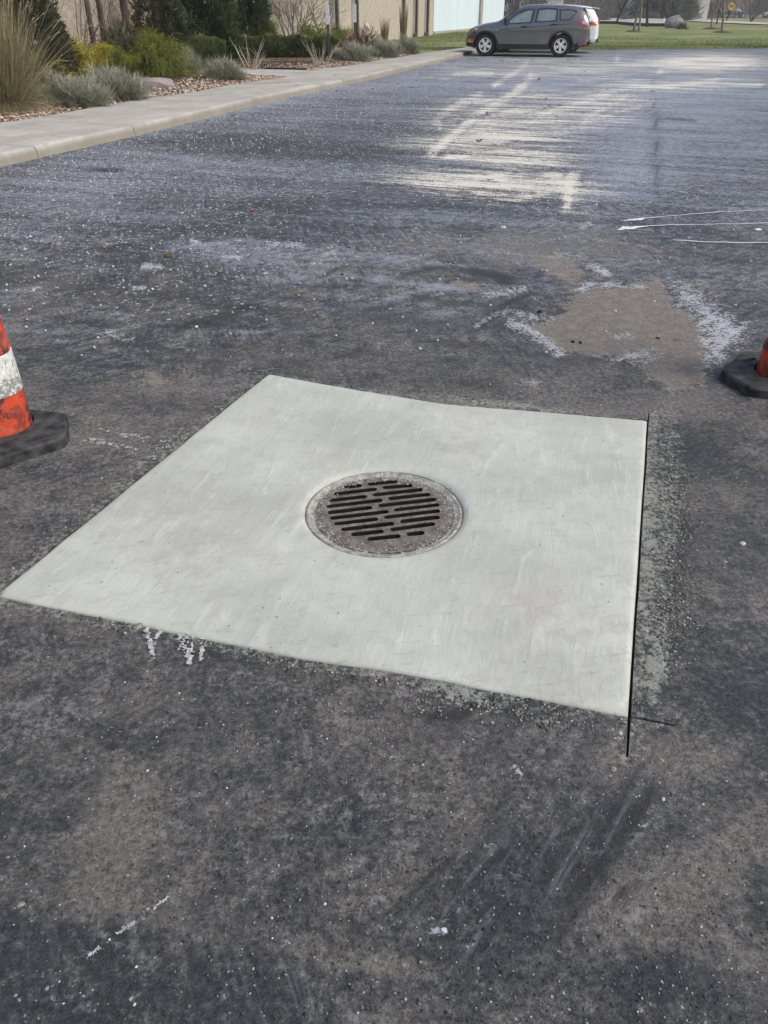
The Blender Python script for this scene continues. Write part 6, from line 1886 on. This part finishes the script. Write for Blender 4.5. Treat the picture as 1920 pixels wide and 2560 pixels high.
# ================================================================== signs
def rr_sign():
    x, y, z = GT(1815, 54.5); root = empty('railroad_sign', (x, y, z), 0, 'round yellow railroad crossing sign with black X on a leaning dark post', 'sign')
    h = CH - z + (12 - 16) * y / 2790.0 ; R_ = 8.3 * y * math.cos(TH) / F
    tilt = .16
    m = MB(); m.tube([(0, 0, -.1), (tilt * h * .5, 0, h * .5), (tilt * (h + .3), 0, h + .3)], .07, 6); m.build('post', M_DBARK, root)
    c = Vector((tilt * h, -.10, h)); Mx = Matrix.Translation(c) @ Matrix.Rotation(PI / 2, 4, 'X')
    m = MB(); m.lathe([(.001, .02), (R_, .02), (R_, -.02), (.001, -.02)], 36, Mx)
    d = m.build('disc', mottled('faded_yellow_sheeting', (.70, .46, .10), (.78, .54, .16), 2, .5), root); fix_normals(d)
    m = MB()
    for a in (PI / 4, -PI / 4):
        e = Vector((math.cos(a), 0, math.sin(a))); n_ = Vector((-math.sin(a), 0, math.cos(a))); w = R_ * .09
        if a > 0: m.add([c + e * q[0] * R_ * .95 + n_ * q[1] * w + Vector((0, -.026, 0)) for q in ((-1, -1), (1, -1), (1, 1), (-1, 1))], [(0, 1, 2, 3)])
        else:
            for s in (-1, 1): m.add([c + e * q[0] * R_ * .95 + n_ * q[1] * w + Vector((0, -.026, 0)) for q in ((s * .097, -1), (s, -1), (s, 1), (s * .097, 1))], [(0, 1, 2, 3)])
    def text(ch, dx):
        cu = bpy.data.curves.new('t', 'FONT'); cu.body = ch; cu.size = R_ * .85; cu.align_x = 'CENTER'; cu.align_y = 'CENTER'; cu.extrude = .004
        o = bpy.data.objects.new('t', cu); COL.objects.link(o); bpy.context.view_layer.update()
        me = bpy.data.meshes.new_from_object(o.evaluated_get(bpy.context.evaluated_depsgraph_get())); bpy.data.objects.remove(o)
        T = Matrix.Translation(c + Vector((dx, -.028, 0))) @ Matrix.Rotation(PI / 2, 4, 'X')
        m.add([T @ v.co for v in me.vertices], [list(p.vertices) for p in me.polygons])
    text('R', -R_ * .58); text('R', R_ * .58)
    m.build('markings', mottled('black_marking', (.03, .025, .02), (.05, .045, .04), 2, .6), d)
rr_sign()

def text_mesh(body, size, T):
    cu = bpy.data.curves.new('t', 'FONT'); cu.body = body; cu.size = size; cu.align_x = 'CENTER'; cu.align_y = 'CENTER'; cu.extrude = .0008; cu.resolution_u = 3
    o = bpy.data.objects.new('t', cu); COL.objects.link(o); bpy.context.view_layer.update()
    me = bpy.data.meshes.new_from_object(o.evaluated_get(bpy.context.evaluated_depsgraph_get())); bpy.data.objects.remove(o)
    return [T @ v.co for v in me.vertices], [list(p.vertices) for p in me.polygons]
def narrow_sign(u, vt, vb, vbase, wpx, label, words):
    x, y = ground_at(u + (vbase - vb) * (960 - u) / -4200 * -1 * 0 + (960 - u) / 4280 * (vbase - vb), vbase)
    root = empty('parking_sign', (x, y, .15), 0, label, 'sign')
    z1 = CH - (vt - 12) * y / 2790 - .15; z0 = CH - (vb - 12) * y / 2790 - .15; w = wpx * y * math.cos(TH) / F
    root.rotation_euler = (0, 0, -.12)
    m = MB(); m.box((-.03, -.02, -.2), (.03, .02, z1 - .03)); m.build('post', mottled('olive_channel_post', (.05, .055, .04), (.09, .09, .07), 5, .6), root)
    # rounded panel
    ring = []
    r = w * .18
    for cx, cz, a0 in ((w / 2 - r, z1 - r, 0), (-w / 2 + r, z1 - r, PI / 2), (-w / 2 + r, z0 + r, PI), (w / 2 - r, z0 + r, 3 * PI / 2)):
        for k in range(5): a = a0 + PI / 2 * k / 4; ring.append((cx + r * math.cos(a), cz + r * math.sin(a)))
    Mxz = Matrix(((1, 0, 0, 0), (0, 0, 1, 0), (0, 1, 0, 0), (0, 0, 0, 1)))
    m = MB(); m.prism(ring, -.030, -.022, Mxz); p = m.build('panel', mottled('white_sign_sheeting', (.80, .81, .82), (.84, .85, .86), 5, .5), root); fix_normals(p)
    H = z1 - z0
    mr = MB(); mg = MB()
    for i, (t, frac, red, sz) in enumerate(words):
        T = Matrix.Translation((0, -.0312, z0 + H * frac)) @ Matrix.Rotation(PI / 2, 4, 'X')
        v, f = text_mesh(t, w * sz, T); (mr if red else mg).add(v, f)
    if mr.v: mr.build('red_lettering', mottled('faded_red_ink', (.50, .36, .37), (.58, .44, .45), 9), p)
    mg.build('grey_lettering', mottled('faded_grey_ink', (.28, .28, .30), (.36, .36, .38), 9), p)
W_ = [('T', .93, False, .45), ('ii\nii', .74, True, .45), ('M', .50, False, .62), ('8', .25, False, .60), ('-', .09, False, .4)]
narrow_sign(820, 10, 62, 150, 9.5, 'tall narrow white sign on a green post, left of the two signs', [('T', .93, False, .40), ('III', .74, True, .42), ('M', .50, False, .60), ('8', .24, False, .62)])
narrow_sign(887, 9.5, 56.5, 128, 9.5, 'tall narrow white sign on a dark post, right of the two signs', [('T', .93, False, .40), ('III', .75, True, .42), ('M', .51, False, .50), ('I', .27, False, .50)])

# ================================================================== traffic cones
def mat_cone():
    m = NM('scuffed_orange_plastic', .5, .4)
    n = m.noise(6, 6, .75); g = m.noise(40, 4, .75); st = m.noise(1, 5, .75, m.mapping(scale=(4, 4, 22)))
    c = m.mix(m.rng(n, .3, .7), (.50, .055, .024), (.66, .095, .035))
    c = m.mix(m.math('MULTIPLY', m.rng(m.noise(9, 5, .8, m.mapping(loc=(3, 1, 7))), .46, .58), .72), c, (.11, .035, .035))
    c = m.mix(m.math('MULTIPLY', m.rng(m.math('ADD', m.math('MULTIPLY', g, .5), m.math('MULTIPLY', n, .5)), .52, .62), .5), c, (.36, .20, .18))
    c = m.mix(m.math('MULTIPLY', m.rng(m.noise(5.2, 4, .7, m.mapping(loc=(8, 4, 2))), .53, .58), .88), c, (.050, .035, .045))
    m.color(c); m.bump(g, .25, .004); m.roughv(m.rng(n, .3, .7, .35, .7)); return m.m
def mat_band():
    m = NM('dirty_reflective_band', .55, .4)
    n = m.noise(45, 6, .8); q = m.noise(10, 4, .7)
    c = m.mix(m.rng(q, .35, .65), (.60, .63, .61), (.76, .79, .77))
    x = m.n('ShaderNodeSeparateXYZ'); m.l(m.obj(), x.inputs[0])
    dirt = m.rng(m.math('ADD', n, m.rng(x.outputs[2], .33, .24, 0, .09)), .50, .61)
    c = m.mix(m.math('MULTIPLY', dirt, .75), c, (.10, .11, .10)); m.color(c); m.bump(n, .3, .003); return m.m
MC, MBD = mat_cone(), mat_band()
MRUB = mottled('dusty_black_rubber', (.016, .018, .020), (.075, .078, .080), 16, .75, .3, .5, 60)
def build_cone(x, y, rz, outline, label, h=1.05, rb=.128, step=0.0):
    root = empty('traffic_cone', (x, y, 0), rz, label, 'traffic cone')
    T = .050
    Rz = Matrix.Rotation(-rz, 3, 'Z')
    loc = [Rz @ Vector((px - x, py - y, 0)) for px, py in outline]
    # rubber base with rounded upper edge and grip slots
    poly = np.array([(p.x, p.y) for p in loc])
    # round the corners
    rp = []
    n = len(poly)
    for i in range(n):
        p = poly[i]; a = poly[i - 1]; b = poly[(i + 1) % n]; r = .014
        ea = (a - p) / np.linalg.norm(a - p); eb = (b - p) / np.linalg.norm(b - p)
        s = p + ea * r; e = p + eb * r
        for k in range(5):
            t = k / 4; rp.append((1 - t) ** 2 * s + 2 * t * (1 - t) * p + t * t * e)
    rp = np.array(rp); m_ = len(rp); c = rp.mean(0)
    def ins(d):
        out = []
        for i in range(m_):
            e = rp[(i + 1) % m_] - rp[i - 1]; e = e / np.linalg.norm(e); out.append(rp[i] + np.array([-e[1], e[0]]) * d)
        return np.array(out)
    area = sum(rp[i][0] * rp[(i + 1) % m_][1] - rp[(i + 1) % m_][0] * rp[i][1] for i in range(m_))
    if area < 0: rp = rp[::-1]
    layers = [(0.0, 0.0), (0, .041), (.009, T)]
    V = []; Fc = []
    for d, z in layers:
        for p in (ins(d) if d else rp): V.append((p[0], p[1], z))
    for i in range(len(layers) - 1):
        for k in range(m_): Fc.append((i * m_ + k, i * m_ + (k + 1) % m_, (i + 1) * m_ + (k + 1) % m_, (i + 1) * m_ + k))
    topv = np.array([V[(len(layers) - 1) * m_ + k][:2] for k in range(m_)])
    pts = [Vector(p) for p in topv]; edges = [(k, (k + 1) % m_) for k in range(m_)]
    hb_ = len(pts); nh = 40; rh = rb + .010
    pts += [Vector((rh * math.cos(2 * PI * k / nh), rh * math.sin(2 * PI * k / nh))) for k in range(nh)]; edges += [(hb_ + k, hb_ + (k + 1) % nh) for k in range(nh)]
    slots = []
    for ang in SLOTS.get(label[:4], ()):
        cx, cy, ln, wd, ra = ang; ring = []
        for k in range(14):
            t = 2 * PI * k / 14; q = (math.copysign(abs(math.cos(t)) ** .6, math.cos(t)) * ln, math.copysign(abs(math.sin(t)) ** .6, math.sin(t)) * wd)
            ring.append((cx + q[0] * math.cos(ra) - q[1] * math.sin(ra), cy + q[0] * math.sin(ra) + q[1] * math.cos(ra)))
        b = len(pts); pts += [Vector(p) for p in ring]; edges += [(b + k, b + (k + 1) % 14) for k in range(14)]; slots.append(np.array(ring))
    vo, eo, fo, ov, oe, of = delaunay_2d_cdt(pts, edges, [], 0, 1e-6)
    vo = np.array([tuple(p) for p in vo]); b = len(V)
    hole = np.array([(rh * math.cos(2 * PI * k / nh), rh * math.sin(2 * PI * k / nh)) for k in range(nh)])
    V += [(p[0], p[1], T) for p in vo]
    kept = []
    for f in fo:
        cc = vo[list(f)].mean(0)
        if not inside(topv, cc[0], cc[1]) or math.hypot(*cc) < rh * .995 or any(inside(s, cc[0], cc[1]) for s in slots): continue
        kept.append(f); Fc.append(tuple(b + i for i in f))
    cnt = set()
    for f in kept:
        for i in range(len(f)): cnt.add((f[i], f[(i + 1) % len(f)]))
    # walls down inside hole and slots
    vb = len(V); V += [(p[0], p[1], .004) for p in vo]
    for a, c2 in cnt:
        if (c2, a) not in cnt:
            pm_ = (vo[a] + vo[c2]) / 2
            if dist_poly(topv, pm_[0], pm_[1]) > .004: Fc.append((b + a, vb + a, vb + c2, b + c2))
    fb = len(V); V += [(p[0], p[1], .003) for p in rp]; Fc.append(tuple(fb + k for k in range(m_)))
    used = sorted({i for f in Fc for i in f}); rm = {u: i for i, u in enumerate(used)}
    base = mesh_np('rubber_base', [V[i] for i in used], [tuple(rm[i] for i in f) for f in Fc], MRUB, root, True)
    bm = bmesh.new(); bm.from_mesh(base.data); bmesh.ops.remove_doubles(bm, verts=bm.verts, dist=.0002); bmesh.ops.recalc_face_normals(bm, faces=bm.faces); bm.to_mesh(base.data); bm.free()
    base.data.set_sharp_from_angle(angle=math.radians(24))
    # body, slightly dented
    def rad(z):
        r = rb - .013 * (z - .02) / .5 - (step if z > .19 else 0)
        return r if z < .82 else r * (1 - ((z - .82) / (h - .82)) ** 2 * .6)
    def shell(z0, z1, add, name, mat, k=14, cap=False):
        m = MB(); prof = [(rad(z0) + add - .004, z0), (rad(z0) + add, z0 + .003)] + [(rad(z0 + (z1 - z0) * i / k) + add, z0 + (z1 - z0) * i / k) for i in range(1, k)] + [(rad(z1) + add, z1 - .003), (rad(z1) + add - .004, z1)]
        m.lathe(prof, 48)
        m.v = [(px * (1 + .025 * math.sin(2 * math.atan2(py, px) + pz * 5)), py * (1 + .025 * math.sin(2 * math.atan2(py, px) + pz * 5)), pz) for px, py, pz in [tuple(q) for q in m.v]]
        return m.build(name, mat, root, True)
    m = MB(); prof = [(rb - .004, .006), (rb, .02)] + [(rad(z), z) for z in sorted(list(np.linspace(.05, h - .02, 30)) + [.1895, .1905])] + [(.040, h), (.030, h + .02), (.026, h + .05), (.034, h + .06), (.034, h + .075), (.001, h + .08)]
    m.lathe(prof, 48)
    m.v = [(px * (1 + .025 * math.sin(2 * math.atan2(py, px) + pz * 5)), py * (1 + .025 * math.sin(2 * math.atan2(py, px) + pz * 5)), pz) for px, py, pz in [tuple(q) for q in m.v]]
    m.build('cone_body', MC, root, True)
    for z0, z1 in BANDS.get(label[:4], ()):
        shell(z0, z1, .0035, 'reflective_band', MBD)
    return root
BANDS = {'dirt': ((.21, .385), (.58, .74)), 'scuf': ((.40, .56), (.68, .80))}
SLOTS = {'dirt': ((-.19, .10, .045, .018, .6),), 'scuf': ((-.110, .155, .045, .016, math.radians(28)), (.19, 0, .045, .016, 1.4))}
xl, yl = G(83, 1066, .05); cxl, cyl = -1.688, 3.11
octL = [(-1.395, 3.215), (-1.375, 3.06), (-1.37, 2.955), (-1.57, 2.795), (-1.82, 2.80), (-1.99, 2.95), (-2.00, 3.26), (-1.85, 3.41), (-1.62, 3.38)]
octL = [G(75, 1021, .05), G(166, 1031, .05), G(172, 1093, .02), G(160, 1121, 0), G(0, 1172, 0), (-1.80, 2.79), (-1.97, 2.93), (-1.98, 3.23), (-1.84, 3.36)][::-1]
build_cone(cxl, cyl, 0, octL, 'dirty orange and white traffic cone cut by the left edge of the photo')
octR = [G(1830, 902, .05), G(1800, 935, .03), G(1802, 945, .0), G(1870, 993, 0), (1.88, 3.465), (2.12, 3.50), (2.26, 3.64), (2.24, 3.86), (2.12, 3.97), (1.90, 3.97)]
octR = octR[:1] + octR[1:2] + octR[3:]
build_cone(2.012, 3.70, 0, octR, 'scuffed orange traffic cone on black base cut by the right edge', step=.010)

# ================================================================== leaves, stones, crumbs
M_LEAF = mat_tint('dead_leaf', [(0, (.07, .035, .022)), (.5, (.22, .10, .055)), (1, (.46, .22, .13))], .7)
def leaf(u, v, size, tint, label, z=0.0, curl=.5):
    x, y = G(u, v, z)
    n = 9; V = []
    for k in range(n * 2):
        a = 2 * PI * k / (n * 2); r = size * (.62 + .38 * math.cos(5 * a / 1.0) * .6) * (1.25 if abs(math.cos(a)) > .8 else .9)
        px, py = r * math.cos(a), r * .62 * math.sin(a)
        V.append((px, py, curl * (abs(py) * .9 + px * px / size * .5) + .003))
    V = [(0, 0, .004)] + V
    Fc = [(0, 1 + k, 1 + (k + 1) % (n * 2)) for k in range(n * 2)]
    th = rng.uniform(0, 2 * PI); c, s = math.cos(th), math.sin(th)
    V = [(p[0] * c - p[1] * s, p[0] * s + p[1] * c, p[2]) for p in V]
    root = mesh_np('fallen_leaf', V, Fc, M_LEAF, None, False, {'tint': np.full(len(V), tint)}, loc=(x, y, z + .004))
    st = MB(); st.tube([(size * .7 * c, size * .7 * s, .006), (size * 1.5 * c, size * 1.5 * s, .012)], .0014, 4)
    mesh_np('leaf_stalk', np.array([tuple(p) for p in st.v]), st.f, M_LEAF, root, False, {'tint': np.full(len(st.v), tint)})
    return tag(root, label, 'leaf', 'dead leaves on the lot')
leaf(633, 529, .048, 1.0, 'large curled salmon-brown leaf on the dark seam left of centre', curl=1.0)
leaf(583, 291, .07, .8, 'curled reddish-brown leaf on asphalt close to the kerb', curl=.9)
leaf(668, 424, .045, .55, 'small brown leaf alone on the dark smooth asphalt patch')
leaf(810, 425, .05, .7, 'thin tan leaf on the seam above the salmon-brown leaf')
leaf(1640, 644, .040, .85, 'orange-brown leaf just above the tan mud patch')
leaf(1195, 356, .085, .25, 'dark curled leaf inside the pale sunlit patch, below the others', curl=.9)
leaf(1217, 286, .075, .45, 'brown curled leaf on the long pale diagonal streak', curl=.8)
leaf(1084, 385, .06, .4, 'brown leaf at the lower tip of the pale diagonal streak')
leaf(1134, 258, .08, .35, 'dark brown leaf left of the pale diagonal streak')
leaf(1347, 201, .10, .35, 'large dark brown leaf at the top of the pale sunlit patch', curl=.9)
rest = [(1180, 259, 'brown leaf just above the pale diagonal streak, right of two dark leaves'), (1284, 246, 'brown leaf near the upper end of the longest pale diagonal streak'), (1365, 248, 'brown leaf high in the pale sunlit patch, upper of three close together'),
        (1372, 265, 'widest dark leaf of three close together in the pale sunlit patch'), (1400, 265, 'rightmost small leaf of three close together in the pale sunlit patch'), (1128, 217, 'dark leaf left of the short pale streak on bluish asphalt'),
        (1179, 204, 'dark leaf between the kerb and the short pale streak, left of a close pair'), (1192, 209, 'dark leaf between the kerb and the short pale streak, right of a close pair'), (1067, 193, 'brown leaf two paces out from the far kerb, nearer of two'),
        (1041, 204, 'brown leaf near the kerb bend, on plain bluish asphalt'), (1029, 220, 'small brown leaf on bluish asphalt below the leaf near the kerb bend'), (995, 211, 'brown leaf lying nearest to the place where the kerb face ends'),
        (1290, 355, 'small brown leaf on the left side of the pale sunlit patch, beside the dark curled one'), (1388, 346, 'tan leaf in the widest pale streak right of the dark curled leaf'), (1861, 174, 'single dark leaf near the right edge in front of the lawn'),
        (1462, 181, 'single small leaf right of the grey car, above the pale sunlit patch'), (845, 220, 'reddish leaf lying against the kerb foot beyond the side path'), (932, 223, 'yellowish leaf on bluish asphalt one pace from the kerb'),
        (518, 303, 'dull brown leaf against the kerb foot, nearest along the kerb'), (1224, 453, 'tiny black-brown leaf among pale streaks below the sunlit patch'), (1518, 225, 'long dark leaf lying on the thin pale curved wheel track'),
        (1050, 185, 'brown leaf two paces out from the far kerb, farther of two'), (1224, 196, 'brown leaf left of the large dark leaf at the top of the sunlit patch'), (1630, 230, 'small brown leaf on the dark seam at right')]
for u, v, l in rest:
    leaf(u, v, rng.uniform(.05, .08), rng.uniform(.1, .6), l)
for u, v in ((1008, 178), (1022, 176), (1040, 172), (1052, 168), (1066, 166), (1080, 160), (1096, 156), (1108, 150), (1124, 147), (1135, 155), (1150, 151), (1165, 146), (1190, 148), (1100, 166), (1130, 162), (1255, 152), (1290, 156), (1330, 150), (1420, 150)):
    o = leaf(u, v, rng.uniform(.05, .09), rng.uniform(.05, .6), 'dead brown leaf gathered by the far kerb and the parked grey car')
    o['group'] = 'dead leaves gathered at the far kerb and under the grey car'
for u, v, l in ((741, 214, 'small brown leaf on the sidewalk nearest to the side path'), (837, 190, 'small brown leaf in the middle of the sidewalk past the side path'), (858, 202, 'flat brown leaf on the sidewalk at its kerb edge'), (873, 177, 'dark curled leaf on the sidewalk, farthest of four')):
    leaf(u, v, .06, .4, l, .148)

def stone(u, v, s, mat, label, name='stone_chip', z=0.0, fl=.45, cat='stone'):
    x, y = G(u, v, 0); rock(name, x, y, z + s * fl * .3, s, s * rng.uniform(.6, .9), s * fl, mat, label, cat, rng.uniform(0, 6), int(rng.integers(1, 99)), 2)
M_LIME = mottled('pale_limestone_chip', (.36, .36, .33), (.55, .55, .52), 30, .9)
M_CEM = mottled('dried_cement_crumb', (.30, .31, .27), (.42, .43, .38), 40, .9, .1, .6, 120)
M_DCEM = mottled('dusty_cement_crumb', (.17, .175, .15), (.30, .31, .27), 40, .9, .1, .6, 120)
M_DK = mottled('tar_crumb', (.012, .012, .013), (.03, .03, .03), 40, .8)
stone(1258, 570, .032, M_LIME, 'flat pale chip on asphalt below the pale sunlit patch')
stone(1856, 1360, .012, M_LIME, 'pale flat stone chip near the right edge, beside the slab')
stone(1657, 1999, .006, M_LIME, 'round white pebble right of the long saw cut', 'pebble', fl=.7)
stone(1550, 1834, .007, M_LIME, 'pale pebble left of the saw cut below the slab corner', 'pebble', fl=.6)
stone(1533, 1923, .010, M_DCEM, 'lump of dried cement just below the end of the saw cut', 'cement_lump')
stone(345, 1567, .017, M_DCEM, 'flaky cement lump at the slab edge above the white V mark', 'cement_lump', fl=.35)
stone(313, 1583, .007, M_CEM, 'small cement crumb left of the white V mark', 'cement_lump')
stone(52, 2262, .009, M_DCEM, 'grey stone pressed into the asphalt at lower left', 'pebble')
stone(422, 641, .035, mottled('mossy_brown_crumb', (.06, .05, .025), (.14, .12, .05), 30, .9), 'brown-green crumb of moss on the dark seam', 'moss_crumb')
stone(1350, 780, .020, M_DK, 'black tar crumb at the left of the tan mud patch', 'tar_crumb')
stone(1432, 855, .016, M_DK, 'black tar crumb low in the tan mud patch, left of a pair', 'tar_crumb')
stone(1451, 857, .015, M_DK, 'black tar crumb low in the tan mud patch, right of a pair', 'tar_crumb')
stone(1644, 846, .014, M_DK, 'black tar crumb at the right part of the tan mud patch', 'tar_crumb')
stone(856, 687, .014, M_DK, 'black tar crumb on streaky asphalt above the slab', 'tar_crumb')

def crumbs(name, uv, r0, r1, stops, sq=.6, zz=0.0):
    P = []; R = []
    for u, v in uv:
        x, y = G(u, v, 0)
        if inside(HOLE, x, y): continue
        r = rng.uniform(r0, r1); P.append((x, y, zz + r * .25)); R.append(r)
    if P: scatter_stones(name, P, R, mat_tint(name, stops, .9), squash=sq)
PALE = [(0, (.40, .41, .42)), (1, (.75, .76, .78))]
# spilled pale granules towards the kerb
uv = []
for i in range(9000):
    x = rng.uniform(-5.2, 3.0); y = rng.uniform(4.0, 22)
    a, b = toab(x, y)
    if b < kb(a) + .06: continue
    d = b - kb(a)
    if rng.uniform() > math.exp(-d / 2.6) * 1.2 + .08: continue
    u, v = proj(x, y, 0); uv.append((float(u), float(v)))
crumbs('spilled_granules', uv, .0045, .0105, PALE, .9)
# rough crumbs of asphalt and cement round the slab
uv = []
def gauss(cu, cv, su, sv, n):
    for i in range(n): uv.append((rng.normal(cu, su), rng.normal(cv, sv)))
for k in range(9): gauss(1665 + 8 * k % 30, 1130 + k * 60, 32, 40, 130)
gauss(1230, 985, 140, 22, 420); gauss(1500, 1010, 130, 16, 160); gauss(1180, 1760, 130, 14, 200); gauss(1420, 1800, 90, 22, 120)
for k in range(20): gauss(20 + k * 75, 1500 + k * 16.5, 34, 8, 16)
for k in range(12): gauss(40 + k * 52, 1430 - k * 42, 16, 14, 18)
crumbs('cement_crumbs', uv, .0015, .0052, [(0, (.05, .05, .05)), (.45, (.15, .15, .14)), (.8, (.30, .31, .28)), (1, (.50, .51, .47))])
uv = [(rng.uniform(-150, 2070), 560 + 2100 * rng.uniform() ** 1.2) for i in range(5200)]
crumbs('loose_grit', uv, .0010, .0034, [(0, (.03, .03, .03)), (.6, (.09, .09, .09)), (.85, (.25, .25, .25)), (1, (.65, .66, .66))])

# ================================================================== air
hz = MB(); hz.box((-160, -12, -1.9), (420, 420, 16.0))
o = hz.build('haze', None) if False else None
hm = bpy.data.materials.new('thin_haze'); hm.use_nodes = True
hn = hm.node_tree; hn.nodes.remove(hn.nodes['Principled BSDF']); pv = hn.nodes.new('ShaderNodeVolumePrincipled')
pv.inputs['Color'].default_value = (.92, .94, .97, 1); pv.inputs['Density'].default_value = .0008
hn.links.new(pv.outputs[0], hn.nodes['Material Output'].inputs['Volume'])
tag(hz.build('haze', hm), kind='stuff')
